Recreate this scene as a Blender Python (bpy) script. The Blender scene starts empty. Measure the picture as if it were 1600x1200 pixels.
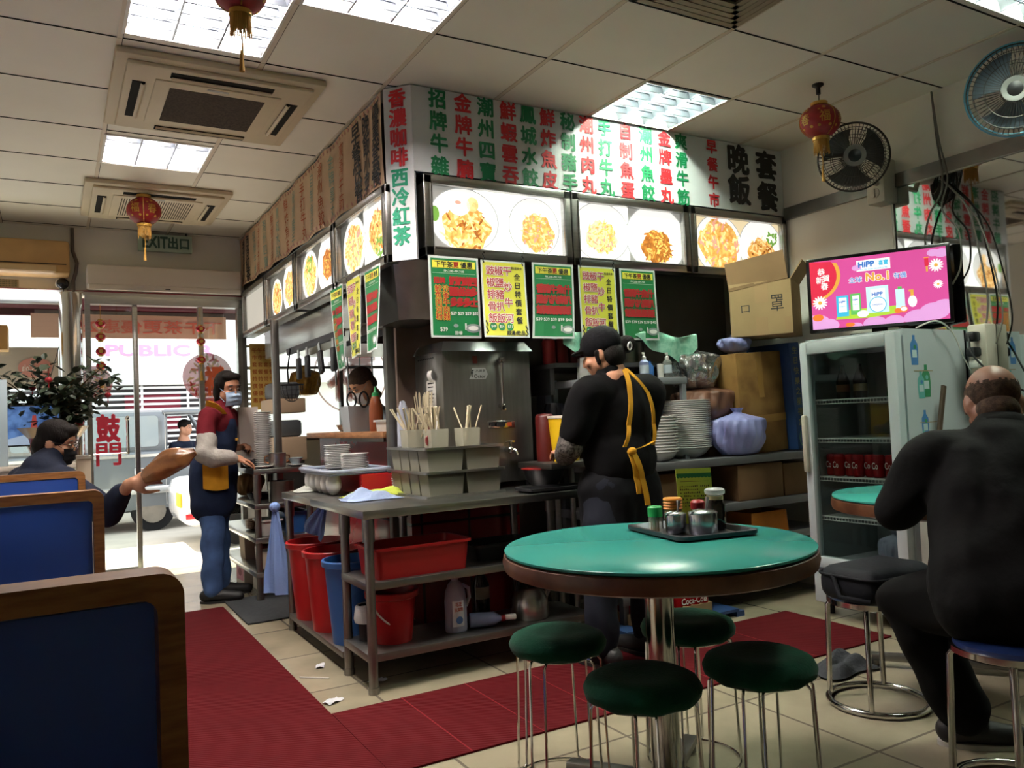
import bpy, bmesh, math, random
from mathutils import Vector as V, Matrix as Mx
S = bpy.context.scene
COL = S.collection
R0 = random.Random(7)
PI = math.pi
# ---------------------------------------------------------------- camera
_y, _p, _r, _f = 0.52213136, 0.04159959, -0.04375765, 1252.4
_fw = V((math.sin(_y)*math.cos(_p), math.cos(_y)*math.cos(_p), math.sin(_p)))
_rt = V((math.cos(_y), -math.sin(_y), 0)); _up = _rt.cross(_fw)
_r2 = math.cos(_r)*_rt + math.sin(_r)*_up; _u2 = -math.sin(_r)*_rt + math.cos(_r)*_up
cam = bpy.data.objects.new('camera', bpy.data.cameras.new('camera'))
COL.objects.link(cam)
cam.matrix_world = Mx(((_r2.x, _u2.x, -_fw.x, 0), (_r2.y, _u2.y, -_fw.y, 0), (_r2.z, _u2.z, -_fw.z, 1.18), (0, 0, 0, 1)))
cam.data.sensor_width = 36; cam.data.lens = 36*_f/1600; cam.data.clip_start = 0.05
S.camera = cam
# ---------------------------------------------------------------- light
S.view_settings.view_transform = 'Standard'; S.view_settings.look = 'None'
S.view_settings.gamma = 1; S.view_settings.use_curve_mapping = False
S.view_settings.exposure = 0.5
S.cycles.use_denoising = True
S.cycles.max_bounces = 8; S.cycles.diffuse_bounces = 4; S.cycles.glossy_bounces = 4
S.cycles.transparent_max_bounces = 12; S.cycles.sample_clamp_indirect = 4; S.cycles.caustics_reflective = False
W = bpy.data.worlds.new('sky'); S.world = W; W.use_nodes = True
W.node_tree.nodes['Background'].inputs[0].default_value = (0.86, 0.93, 1, 1)
W.node_tree.nodes['Background'].inputs[1].default_value = 2.0
sun = bpy.data.objects.new('sun', bpy.data.lights.new('sun', 'SUN')); COL.objects.link(sun)
sun.data.energy = 12; sun.data.angle = 0.01; sun.data.color = (1, .95, .86)
sun.rotation_euler = V((0.25, -0.55, -1.0)).to_track_quat('-Z', 'Y').to_euler()
TUBE = (340, 340, 330, 250, 210)        # strength of the tubes, light by light
BOX = 1.25         # strength of the light boxes
# ---------------------------------------------------------------- materials
def lin(h):
    if not isinstance(h, str): return (*h, 1)
    c = [int(h[i:i+2], 16)/255 for i in (0, 2, 4)]
    return (*[x/12.92 if x <= .04045 else ((x+.055)/1.055)**2.4 for x in c], 1)
MATS = {}
def mat(name, col, rough=.5, metal=0, var=0, scale=8, bump=0, bscale=60, emit=0, col2=None, alpha=1, coat=0, sheen=0, trans=0, stretch=None):
    if name in MATS: return MATS[name]
    m = bpy.data.materials.new(name); m.use_nodes = True; MATS[name] = m
    nt = m.node_tree; b = nt.nodes['Principled BSDF']; c = lin(col)
    b.inputs['Base Color'].default_value = c; b.inputs['Roughness'].default_value = rough
    b.inputs['Metallic'].default_value = metal; b.inputs['Coat Weight'].default_value = coat
    b.inputs['Sheen Weight'].default_value = sheen; b.inputs['Transmission Weight'].default_value = trans
    b.inputs['Alpha'].default_value = alpha
    if rough >= .7: b.inputs['Specular IOR Level'].default_value = .15
    tc = nt.nodes.new('ShaderNodeTexCoord'); src = tc.outputs['Object']
    if stretch:
        mp = nt.nodes.new('ShaderNodeMapping'); mp.inputs['Scale'].default_value = stretch
        nt.links.new(src, mp.inputs['Vector']); src = mp.outputs['Vector']
    if var or col2:
        n = nt.nodes.new('ShaderNodeTexNoise'); n.inputs['Scale'].default_value = scale; n.inputs['Detail'].default_value = 5
        nt.links.new(src, n.inputs['Vector'])
        r = nt.nodes.new('ShaderNodeValToRGB'); d = lin(col2) if col2 else tuple(x*(1-var) for x in c[:3])+(1,)
        r.color_ramp.elements[0].color = d; r.color_ramp.elements[1].color = c
        r.color_ramp.elements[0].position = .35; r.color_ramp.elements[1].position = .62
        nt.links.new(n.outputs['Fac'], r.inputs['Fac']); nt.links.new(r.outputs['Color'], b.inputs['Base Color'])
        if emit: nt.links.new(r.outputs['Color'], b.inputs['Emission Color'])
    if emit:
        b.inputs['Emission Strength'].default_value = emit
        b.inputs['Emission Color'].default_value = c
        if not (var or col2): b.inputs['Base Color'].default_value = tuple(x*.5 for x in c[:3])+(1,)
    if bump:
        n2 = nt.nodes.new('ShaderNodeTexNoise'); n2.inputs['Scale'].default_value = bscale; n2.inputs['Detail'].default_value = 3
        nt.links.new(src, n2.inputs['Vector'])
        bp = nt.nodes.new('ShaderNodeBump'); bp.inputs['Strength'].default_value = bump; bp.inputs['Distance'].default_value = .01
        nt.links.new(n2.outputs['Fac'], bp.inputs['Height']); nt.links.new(bp.outputs['Normal'], b.inputs['Normal'])
    return m
def glass(name, tint='ffffff', mixf=.9, rough=.02):
    m = bpy.data.materials.new(name); m.use_nodes = True; nt = m.node_tree; nt.nodes.clear()
    o = nt.nodes.new('ShaderNodeOutputMaterial'); mx = nt.nodes.new('ShaderNodeMixShader')
    t = nt.nodes.new('ShaderNodeBsdfTransparent'); g = nt.nodes.new('ShaderNodeBsdfGlossy')
    t.inputs[0].default_value = lin(tint); g.inputs['Roughness'].default_value = rough
    mx.inputs[0].default_value = 1-mixf
    nt.links.new(t.outputs[0], mx.inputs[1]); nt.links.new(g.outputs[0], mx.inputs[2]); nt.links.new(mx.outputs[0], o.inputs[0])
    return m
def brick(name, c1, c2, mortar, w, h, ms=.01, rough=.35, offset=0, M='obj', rot=None, bump=.15, var=.1):
    m = bpy.data.materials.new(name); m.use_nodes = True; nt = m.node_tree; b = nt.nodes['Principled BSDF']
    tc = nt.nodes.new('ShaderNodeTexCoord'); mp = nt.nodes.new('ShaderNodeMapping')
    if rot: mp.inputs['Rotation'].default_value = rot
    br = nt.nodes.new('ShaderNodeTexBrick'); br.offset = offset; br.squash = 1
    br.inputs['Color1'].default_value = lin(c1); br.inputs['Color2'].default_value = lin(c2); br.inputs['Mortar'].default_value = lin(mortar)
    br.inputs['Scale'].default_value = 1; br.inputs['Mortar Size'].default_value = ms; br.inputs['Brick Width'].default_value = w; br.inputs['Row Height'].default_value = h
    nt.links.new(tc.outputs['Object'], mp.inputs['Vector']); nt.links.new(mp.outputs['Vector'], br.inputs['Vector'])
    n = nt.nodes.new('ShaderNodeTexNoise'); n.inputs['Scale'].default_value = 3; n.inputs['Detail'].default_value = 6
    nt.links.new(tc.outputs['Object'], n.inputs['Vector'])
    mx = nt.nodes.new('ShaderNodeMix'); mx.data_type = 'RGBA'; mx.blend_type = 'MULTIPLY'; mx.inputs[0].default_value = 1
    r = nt.nodes.new('ShaderNodeMapRange'); r.inputs['From Min'].default_value = .3; r.inputs['From Max'].default_value = .6; r.inputs['To Min'].default_value = 1-var*2; r.inputs['To Max'].default_value = 1
    nt.links.new(n.outputs['Fac'], r.inputs['Value']); nt.links.new(br.outputs['Color'], mx.inputs[6]); nt.links.new(r.outputs['Result'], mx.inputs[7])
    nt.links.new(mx.outputs[2], b.inputs['Base Color']); b.inputs['Roughness'].default_value = rough
    bp = nt.nodes.new('ShaderNodeBump'); bp.inputs['Strength'].default_value = bump; bp.inputs['Distance'].default_value = .004; bp.invert = True
    nt.links.new(br.outputs['Fac'], bp.inputs['Height']); nt.links.new(bp.outputs['Normal'], b.inputs['Normal'])
    MATS[name] = m; return m
STEEL = mat('stainless steel', 'b8b8b4', .28, 1, var=.12, scale=5, stretch=(1, 1, 14))
STEELD = mat('dull steel', '8c8a86', .38, 1, var=.2, scale=6)
CHROME = mat('chrome', 'd0cfcc', .14, 1)
WHITE = mat('white enamel', 'e2e0da', .4)
OFFW = mat('aged white plastic', 'cfc8ba', .5, var=.08)
BLACK = mat('black plastic', '17171a', .45)
DARK = mat('dark iron', '26262a', .5, .4, var=.2)
WOOD = mat('brown wood trim', '9a6b3c', .4, col2='7a4f28', scale=14, stretch=(1, 1, 6))
DWOOD = mat('dark wood edge', '6a452e', .38, col2='4a2c1c', scale=10)
REDP = mat('red plastic', 'a81a1e', .35)
BLUEP = mat('blue plastic', '2a5c9c', .4)
GREYP = mat('grey plastic', '9aa3b4', .45)
CARD = mat('cardboard', 'a58a66', .85, var=.12, scale=5)
CARDD = mat('dark cardboard', '7d6247', .88, var=.15, scale=5)
PORC = mat('white porcelain', 'dcdcd8', .2, coat=.3)
PINK = mat('skin', 'c08a6c', .55, var=.08, scale=14)
HAIR = mat('black hair', '120e0c', .75, bump=.4, bscale=160, stretch=(1, 1, .15))
NAVY = mat('navy cloth', '1e2434', .85, var=.2, scale=18, bump=.15)
BLACKC = mat('black cloth', '08080a', .9, var=.25, scale=12, bump=.2, bscale=40)
WTEXT = mat('white print', 'e8e8e4', .6)
RTEXT = mat('red print', 'c4202a', .6)
GTEXT = mat('green print', '0d7a4a', .6)
KTEXT = mat('black print', '191a1e', .6)
# ---------------------------------------------------------------- geometry collector
def frame(o, r, u):
    r = V(r).normalized(); u = V(u).normalized(); n = r.cross(u)
    return Mx(((r.x, u.x, n.x, o[0]), (r.y, u.y, n.y, o[1]), (r.z, u.z, n.z, o[2]), (0, 0, 0, 1)))
def rotm(o, e): 
    from mathutils import Euler
    return Mx.Translation(V(o)) @ Euler(e).to_matrix().to_4x4()
_txt = {}
def _text(s, bold):
    k = (s, bold)
    if k not in _txt:
        c = bpy.data.curves.new('lettering', 'FONT'); c.body = s; c.size = 1; c.offset = bold; c.resolution_u = 3
        c.offset = 0; o = bpy.data.objects.new('lettering', c); m = o.to_mesh()
        v0 = [tuple(v.co) for v in m.vertices]; f0 = [tuple(p.vertices) for p in m.polygons]; vs = []; fs = []
        # a heavier weight: the same strokes laid over one another a hair apart
        for q in ([(0, 0)] if bold < .004 else [(bold*math.cos(a), bold*math.sin(a)) for a in [PI/4+PI/2*i for i in range(4)]] if bold < .03 else [(bold*math.cos(a), bold*math.sin(a)) for a in [PI/4*i for i in range(8)]]):
            n = len(vs); vs += [(x+q[0], y+q[1], n*.002/max(1, len(v0))) for x, y, z in v0]; fs += [tuple(i+n for i in f) for f in f0]
        o.to_mesh_clear(); bpy.data.objects.remove(o); bpy.data.curves.remove(c)
        xs = [v[0] for v in vs] or [0]; ys = [v[1] for v in vs] or [0]
        _txt[k] = (vs, fs, (min(xs), max(xs), min(ys), max(ys)))
    return _txt[k]
class G:
    def __init__(s, M=None): s.v = []; s.f = []; s.m = []; s.mi = 0; s.M = M
    def add(s, vs, fs, M=None):
        M = (s.M @ M) if (s.M is not None and M is not None) else (M if M is not None else s.M); n = len(s.v)
        s.v += [tuple(M @ V(v)) for v in vs] if M is not None else [tuple(v) for v in vs]
        s.f += [tuple(i+n for i in f) for f in fs]; s.m += [s.mi]*len(fs); return s
    def box(s, x0, x1, y0, y1, z0, z1, bev=0, M=None, seg=2):
        vs = [(x, y, z) for z in (z0, z1) for y in (y0, y1) for x in (x0, x1)]
        fs = [(0, 2, 3, 1), (4, 5, 7, 6), (0, 1, 5, 4), (2, 6, 7, 3), (0, 4, 6, 2), (1, 3, 7, 5)]
        if bev:
            bm = bmesh.new(); q = [bm.verts.new(v) for v in vs]
            for f in fs: bm.faces.new([q[i] for i in f])
            bmesh.ops.bevel(bm, geom=bm.edges[:], offset=min(bev, .49*min(abs(x1-x0), abs(y1-y0), abs(z1-z0))), segments=seg, affect='EDGES', profile=.5)
            bm.verts.index_update(); vs = [tuple(v.co) for v in bm.verts]; fs = [[v.index for v in f.verts] for f in bm.faces]; bm.free()
        return s.add(vs, fs, M)
    def cb(s, c, d, bev=0, e=(0, 0, 0), M=None):
        m = rotm(c, e)
        return s.box(-d[0]/2, d[0]/2, -d[1]/2, d[1]/2, -d[2]/2, d[2]/2, bev, (M @ m) if M is not None else m)
    def taper(s, x0, x1, y0, y1, z0, z1, k, open_=False, th=0, M=None):
        cx, cy = (x0+x1)/2, (y0+y1)/2; hx, hy = (x1-x0)/2, (y1-y0)/2
        def ring(z, f, t): return [(cx+a*(hx*f-t), cy+b*(hy*f-t), z) for a, b in ((-1, -1), (1, -1), (1, 1), (-1, 1))]
        rs = [ring(z0, k, 0), ring(z1, 1, 0)]
        if open_: rs += [ring(z1, 1, th), ring(z0+th, k, th)]
        vs = [p for r in rs for p in r]; fs = [(3, 2, 1, 0)]
        for r in range(len(rs)-1):
            for i in range(4): fs.append((r*4+i, r*4+(i+1) % 4, r*4+4+(i+1) % 4, r*4+4+i))
        n = 4*(len(rs)-1); fs.append((n, n+1, n+2, n+3)); return s.add(vs, fs, M)
    def lathe(s, prof, n=24, c=(0, 0, 0), M=None, sx=1, sy=1):
        vs = []; fs = []; k = len(prof)
        for i in range(n):
            a = 2*PI*i/n
            vs += [(c[0]+r*math.cos(a)*sx, c[1]+r*math.sin(a)*sy, c[2]+z) for r, z in prof]
        for i in range(n):
            j = (i+1) % n
            for t in range(k-1): fs.append((i*k+t, j*k+t, j*k+t+1, i*k+t+1))
        if prof[0][0] > 1e-5: fs.append(tuple(i*k for i in range(n))[::-1])
        if prof[-1][0] > 1e-5: fs.append(tuple(i*k+k-1 for i in range(n)))
        return s.add(vs, fs, M)
    def cyl(s, p, q, r, r2=None, n=16):
        p, q = V(p), V(q); d = q-p; L = d.length
        if L < 1e-7: return s
        M = Mx.Translation(p) @ d.to_track_quat('Z', 'Y').to_matrix().to_4x4()
        return s.lathe([(r, 0), (r if r2 is None else r2, L)], n, M=M)
    def tube(s, pts, r, n=8, closed=False):
        P = [V(p) for p in pts]; N = len(P); vs = []; fs = []; u = None
        for i in range(N):
            a = P[(i-1) % N] if closed or i > 0 else P[i]; b = P[(i+1) % N] if closed or i < N-1 else P[i]
            t = (b-a).normalized()
            if u is None: u = t.orthogonal().normalized()
            u = (u - t*u.dot(t)); u = u.normalized() if u.length > 1e-6 else t.orthogonal().normalized()
            w = t.cross(u); rr = r[i] if isinstance(r, (list, tuple)) else r
            vs += [tuple(P[i]+rr*(math.cos(2*PI*k/n)*u+math.sin(2*PI*k/n)*w)) for k in range(n)]
        for i in range(N if closed else N-1):
            j = (i+1) % N
            for k in range(n): fs.append((i*n+k, i*n+(k+1) % n, j*n+(k+1) % n, j*n+k))
        if not closed: fs += [tuple(range(n))[::-1], tuple((N-1)*n+k for k in range(n))]
        return s.add(vs, fs)
    def ell(s, c, r, n=16, m=10, e=None, M=None):
        if not isinstance(r, (tuple, list)): r = (r, r, r)
        T = rotm(c, e) if e is not None else Mx.Translation(V(c))
        if M is not None: T = M @ T
        pr = [(math.sin(PI*i/m), -math.cos(PI*i/m)) for i in range(m+1)]; pr[0] = (0, -1); pr[-1] = (0, 1)
        vs = [(0, 0, -r[2]), (0, 0, r[2])]; fs = []
        for i in range(1, m): vs += [(r[0]*pr[i][0]*math.cos(2*PI*k/n), r[1]*pr[i][0]*math.sin(2*PI*k/n), r[2]*pr[i][1]) for k in range(n)]
        for k in range(n):
            k2 = (k+1) % n; fs.append((0, 2+k2, 2+k)); fs.append((1, 2+(m-2)*n+k, 2+(m-2)*n+k2))
            for i in range(m-2): fs.append((2+i*n+k, 2+i*n+k2, 2+(i+1)*n+k2, 2+(i+1)*n+k))
        return s.add(vs, fs, T)
    def prism(s, poly, h, M=None):
        n = len(poly); vs = [(x, y, 0) for x, y in poly]+[(x, y, h) for x, y in poly]
        fs = [tuple(range(n))[::-1], tuple(range(n, 2*n))]+[(i, (i+1) % n, n+(i+1) % n, n+i) for i in range(n)]
        return s.add(vs, fs, M)
    def flat(s, poly, M=None, z=0): return s.add([(x, y, z) for x, y in poly], [tuple(range(len(poly)))], M)
    def disc(s, x, y, rx, ry=None, n=28, M=None, z=0, a0=0):
        ry = rx if ry is None else ry
        return s.flat([(x+rx*math.cos(2*PI*i/n)*math.cos(a0)-ry*math.sin(2*PI*i/n)*math.sin(a0), y+rx*math.cos(2*PI*i/n)*math.sin(a0)+ry*math.sin(2*PI*i/n)*math.cos(a0)) for i in range(n)], M, z)
    def rect(s, x0, x1, y0, y1, M=None, z=0): return s.flat([(x0, y0), (x1, y0), (x1, y1), (x0, y1)], M, z)
    def sheet(s, fn, nu, nv, th=0, M=None):
        P = [[V(fn(i/nu, j/nv)) for j in range(nv+1)] for i in range(nu+1)]; w = nv+1
        vs = [p for r in P for p in r]; fs = [(i*w+j, (i+1)*w+j, (i+1)*w+j+1, i*w+j+1) for i in range(nu) for j in range(nv)]
        if th:
            nn = [V() for _ in vs]
            for f in fs:
                q = (vs[f[1]]-vs[f[0]]).cross(vs[f[3]]-vs[f[0]])
                for i in f: nn[i] += q
            k = len(vs); vs = vs+[v-(q.normalized()*th if q.length else V()) for v, q in zip(vs, nn)]
            fs = fs+[tuple(i+k for i in f[::-1]) for f in fs]
            e = [i*w for i in range(nu+1)]; bd = e+[nu*w+j for j in range(1, w)]+[i*w+nv for i in range(nu-1, -1, -1)]+[j for j in range(nv-1, 0, -1)]
            fs += [(bd[i], bd[i]+k, bd[(i+1) % len(bd)]+k, bd[(i+1) % len(bd)]) for i in range(len(bd))]
        return s.add(vs, fs, M)
    def text(s, t, x, y, w=None, h=None, M=None, bold=.012, z=0, al='c'):
        """one string, its bounding box w wide and/or h tall, centred at x, y"""
        vs, fs, (a, b, c, d) = _text(t, bold)
        if not vs: return s
        kx = w/(b-a) if w else h/(d-c); ky = h/(d-c) if h else kx
        ox = x-(a+b)/2*kx if al == 'c' else (x-a*kx if al == 'l' else x-b*kx)
        return s.add([(ox+v[0]*kx, y+(v[1]-(c+d)/2)*ky, z+v[2]*ky) for v in vs], fs, M)
    def col(s, t, x, ys, size, M=None, bold=.02, z=0):
        """a column of characters of one size, top to bottom"""
        for ch, y in zip(t, ys):
            vs, fs, bb = _text(ch, bold)
            s.add([(x+(v[0]-.5)*size, y+(v[1]-.38)*size, z+v[2]*size) for v in vs], fs, M)
        return s
    def limb(s, pts, rs, n=14):
        for i in range(len(pts)):
            s.ell(pts[i], rs[i], n, 8)
            if i < len(pts)-1: s.cyl(pts[i], pts[i+1], rs[i], rs[i+1], n)
        return s
    def organic(s, voxel=.01, it=6, fac=.5):
        me = bpy.data.meshes.new('tmp'); me.from_pydata(s.v, [], s.f); ob = bpy.data.objects.new('tmp', me); COL.objects.link(ob)
        r = ob.modifiers.new('r', 'REMESH'); r.mode = 'VOXEL'; r.voxel_size = voxel
        k = ob.modifiers.new('s', 'SMOOTH'); k.iterations = it; k.factor = fac
        dg = bpy.context.evaluated_depsgraph_get(); dg.update(); e = ob.evaluated_get(dg); m = e.to_mesh()
        s.v = [tuple(v.co) for v in m.vertices]; s.f = [tuple(p.vertices) for p in m.polygons]; s.m = [0]*len(s.f)
        e.to_mesh_clear(); bpy.data.objects.remove(ob); bpy.data.meshes.remove(me); return s
    def ob(s, name, mats, parent=None, smooth=True, ang=40, world=True, fix=True):
        """link as one mesh object; coordinates are world ones unless world=False"""
        if not isinstance(mats, (list, tuple)): mats = [mats]
        vs = s.v
        if parent is not None and world:
            iv = wm(parent).inverted(); vs = [tuple(iv @ V(v)) for v in vs]
            o_loc = V()
        else: o_loc = V()
        me = bpy.data.meshes.new(name); me.from_pydata(vs, [], s.f)
        for m in mats: me.materials.append(m)
        me.polygons.foreach_set('material_index', s.m)
        if smooth:
            me.polygons.foreach_set('use_smooth', [True]*len(me.polygons)); me.set_sharp_from_angle(angle=math.radians(ang))
        me.update(); o = bpy.data.objects.new(name, me); COL.objects.link(o)
        if parent is not None: o.parent = parent
        return o
def wm(o):
    m = o.matrix_basis.copy()
    return (wm(o.parent) @ m) if o.parent else m
def tag(o, label, cat, group=None):
    o['label'] = label; o['category'] = cat
    if group: o['group'] = group
    return o
def thing(name, label, cat, loc=(0, 0, 0), rz=0, group=None):
    o = bpy.data.objects.new(name, None); COL.objects.link(o); o.empty_display_size = .1
    o.location = loc; o.rotation_euler = (0, 0, rz); return tag(o, label, cat, group)
def struct(g, name, m, **k):
    o = g.ob(name, m, **k); o['kind'] = 'structure'; return o
def dup(o, loc=None, rz=None, label=None, parent=None, group=None):
    c = o.copy(); COL.objects.link(c)
    if parent is not None: c.parent = parent
    if loc is not None: c.location = loc
    if rz is not None: c.rotation_euler = (0, 0, rz)
    if label: c['label'] = label
    if group: c['group'] = group
    for ch in list(o.children): dup(ch, parent=c)
    return c
def arc(c, r, a0, a1, n, pl='xy'):
    o = []
    for i in range(n+1):
        a = a0+(a1-a0)*i/n; u, v = r*math.cos(a), r*math.sin(a)
        o.append((c[0]+u, c[1]+v, c[2]) if pl == 'xy' else (c[0]+u, c[1], c[2]+v) if pl == 'xz' else (c[0], c[1]+u, c[2]+v))
    return o
def rrect(x0, x1, y0, y1, r, n=5):
    P = []
    for cx, cy, a in ((x1-r, y1-r, 0), (x0+r, y1-r, PI/2), (x0+r, y0+r, PI), (x1-r, y0+r, 1.5*PI)):
        P += [(cx+r*math.cos(a+PI/2*i/n), cy+r*math.sin(a+PI/2*i/n)) for i in range(n+1)]
    return P
# ================================================================ the setting
CEIL = mat('painted ceiling tile', 'f2eee2', .6, var=.07, scale=1.2)
WALLM = mat('cream wall paint', 'f0eee4', .6, var=.08, scale=1.5, bump=.05)
FLOORM = brick('beige floor tile', 'a39b84', '999079', '6f675a', .6, .6, .006, .25, var=.14)
REDT = brick('red wall tile', '8e1a1e', '7c1519', '3c1014', .3, .3, .008, .25, rot=(PI/2, 0, 0))
REDT2 = brick('red wall tile side', '8e1a1e', '7c1519', '3c1014', .3, .3, .008, .25, rot=(PI/2, 0, PI/2))
g = G(); g.box(-1.2, 4.5, -2.5, 7.6, -.12, 0); struct(g, 'floor', FLOORM)
# ceiling: tiles and the visible grid seams in one lay-in ceiling, open where fixtures sit
LIGHTS = [(.287, .88, 3.12, 3.715), (.9, 1.495, 2.575, 3.165), (.287, .88, 5.03, 5.58), (2.715, 3.31, 3.175, 3.695), (3.325, 3.92, 1.35, 1.94)]
g = G(); g.box(-1.2, 4.5, -2.5, 7.6, 3.03, 3.1)
ex = sorted({-1.2, 4.45, *[v for l in LIGHTS for v in l[:2]]}); ey = sorted({-2.5, 7.6, *[v for l in LIGHTS for v in l[2:]]})
for i in range(len(ex)-1):
    for j in range(len(ey)-1):
        cx, cy = (ex[i]+ex[i+1])/2, (ey[j]+ey[j+1])/2
        if not any(l[0] < cx < l[1] and l[2] < cy < l[3] for l in LIGHTS): g.box(ex[i], ex[i+1], ey[j], ey[j+1], 2.9, 2.91)
def clear(x0, x1, y0, y1): return not any(x0 < l[1]-.02 and x1 > l[0]+.02 and y0 < l[3]-.02 and y1 > l[2]+.02 for l in LIGHTS)
sx = [.283+.6075*i for i in range(-2, 7)]; sy = [2.568+.6*i for i in range(-8, 9)]
g.mi = 1
for x in sx:
    for y in sy: g.box(x-.011, x+.011, y+.002, y+.598, 2.896, 2.9)
g.mi = 2
for x in sx:
    for y in sy:
        if clear(x+.011, x+.59, y-.004, y+.004): g.box(x+.011, x+.597, y-.004, y+.004, 2.8975, 2.9)
    g.box(x+.011, x+.014, -2.5, 7.45, 2.8975, 2.9)
struct(g, 'ceiling', [CEIL, mat('ceiling grid bar', 'd8ccb8', .5), mat('dark ceiling seam', '1c1a18', .9)])
g = G(); g.box(4.31, 4.45, -2.5, 7.6, 0, 2.9); struct(g, 'wall_right', WALLM)
g = G(); g.box(-1.2, -1.06, -2.5, 7.6, 0, 2.9); struct(g, 'wall_left', WALLM)
g = G(); g.box(-1.2, 4.5, -2.62, -2.5, 0, 2.9); struct(g, 'wall_back', WALLM)
# front wall: lintel, sill under the left window, sill under the kitchen window
g = G(); g.box(-1.2, 4.5, 7.45, 7.6, 2.34, 2.9); g.box(-1.2, .1, 7.45, 7.6, 0, .75); g.box(1.5, 4.5, 7.45, 7.6, 0, 1.05); g.box(3.3, 4.5, 7.45, 7.6, 1.05, 2.34)
struct(g, 'wall_front', WALLM)
GLS = glass('window glass', 'fbfffd', .95)
g = G(); g.box(-1.06, .1, 7.5, 7.508, .78, 2.27); g.box(-.35, -.345, 7.5, 7.508, .8, 2.2)
w1 = struct(G().box(-1.06, .08, 7.46, 7.54, .75, .79).box(-1.06, .08, 7.46, 7.54, 2.27, 2.34).box(-.62, -.57, 7.47, 7.53, .79, 2.27), 'window_1', STEEL)
G().box(-1.06, .08, 7.5, 7.506, .79, 2.27).ob('pane', GLS, w1)
w2 = struct(G().box(1.5, 3.3, 7.46, 7.54, 1.05, 1.09).box(1.5, 3.3, 7.46, 7.54, 2.3, 2.34).box(1.5, 1.54, 7.46, 7.54, 1.09, 2.3).box(3.26, 3.3, 7.46, 7.54, 1.09, 2.3).box(2.4, 2.43, 7.47, 7.53, 1.09, 2.3).box(1.54, 3.26, 7.48, 7.52, 1.72, 1.745).box(1.54, 3.26, 7.48, 7.52, 1.92, 1.94), 'window_2', STEELD)
G().box(1.54, 3.26, 7.5, 7.506, 1.09, 2.3).ob('pane', GLS, w2)
# glass shop door
g = G()
g.box(.25, 1.5, 7.42, 7.52, 2.27, 2.34); g.box(.25, .29, 7.44, 7.52, 0, 2.27); g.box(1.13, 1.17, 7.44, 7.52, 0, 2.27); g.box(1.46, 1.5, 7.44, 7.52, 0, 2.27)
d1 = struct(g, 'door_1', STEEL)
G().box(.29, .6, 7.475, 7.483, .08, 2.27).box(1.17, 1.46, 7.475, 7.483, .02, 2.27).ob('pane', GLS, d1)
G().box(.605, .645, 7.45, 7.5, 0, 2.27, .004).box(.29, .605, 7.455, 7.5, 0, .07).ob('door_stile', STEEL, d1)
h = G(); h.tube([(.545, 7.39, 1.31), (.545, 7.39, 1.02), (.545, 7.475, 1.02)], .012); h.tube([(.545, 7.475, 1.29), (.545, 7.39, 1.29)], .009); h.tube([(.29, 7.43, 1.025), (.545, 7.43, 1.025)], .007); h.ell((.545, 7.385, 1.315), .02)
h.ob('door_handle', CHROME, d1)
g = G()
STK = mat('red door sticker', 'f8405c', .5, alpha=.85)
Mg = frame((0, 7.47, 0), (1, 0, 0), (0, 0, 1))
g.text('鼓', .405, 1.235, .185, .24, Mg, .05); g.text('門', .405, 1.02, .19, .19, Mg, .028)
g.ob('sticker_lettering', STK, d1)
g = G(); g.text('福', 1.255, 1.62, .17, .27, Mg, .05); g.text('日', 1.25, 1.3, .15, .3, Mg, .05)
g.ob('sticker_lettering', mat('orange door sticker', 'ff7a48', .5, alpha=.85), d1)
# chrome-clad column at the door and the low partition at the left edge
g = G(); g.lathe([(.085, 0), (.085, 2.34)], 28, (.145, 7.36, 0)); struct(g, 'trim_1', CHROME)
# red mat strips and tiles under the counter are floor coverings
MATM = mat('red ribbed mat', '4e0b11', .95, var=.1, scale=9)
_nt = MATM.node_tree; _w = _nt.nodes.new('ShaderNodeTexWave'); _w.wave_type = 'BANDS'; _w.inputs['Scale'].default_value = 28; _w.bands_direction = 'DIAGONAL'
_tc = _nt.nodes.new('ShaderNodeTexCoord'); _bp = _nt.nodes.new('ShaderNodeBump'); _bp.inputs['Strength'].default_value = .35; _bp.inputs['Distance'].default_value = .004
_nt.links.new(_tc.outputs['Object'], _w.inputs['Vector']); _nt.links.new(_w.outputs['Fac'], _bp.inputs['Height']); _nt.links.new(_bp.outputs['Normal'], _nt.nodes['Principled BSDF'].inputs['Normal'])
o = G().box(.05, .965, -1.2, 5.66, .001, .008).ob('floor_mat', MATM); tag(o, 'red ribbed rubber mat running to the door beside the booths', 'mat')
g = G(); g.box(.967, 3.62, 2.6, 3.27, .001, .008); g.mi = 1
for x in (1.27, 1.57, 1.87, 2.17, 2.47, 2.77, 3.07): g.box(x-.003, x+.003, 2.6, 3.27, .008, .0088)
tag(g.ob('floor_mat', [MATM, mat('mat seam', '742228', .9)]), 'red ribbed rubber mat running across in front of the fridge', 'mat')
tag(G().box(1.0, 1.5, 5.05, 5.85, .001, .012, .004).ob('doormat', mat('dark grey mat', '3a3d3f', .95, var=.2, scale=40)), 'dark grey doormat on the floor beside the worktable', 'mat')
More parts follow.
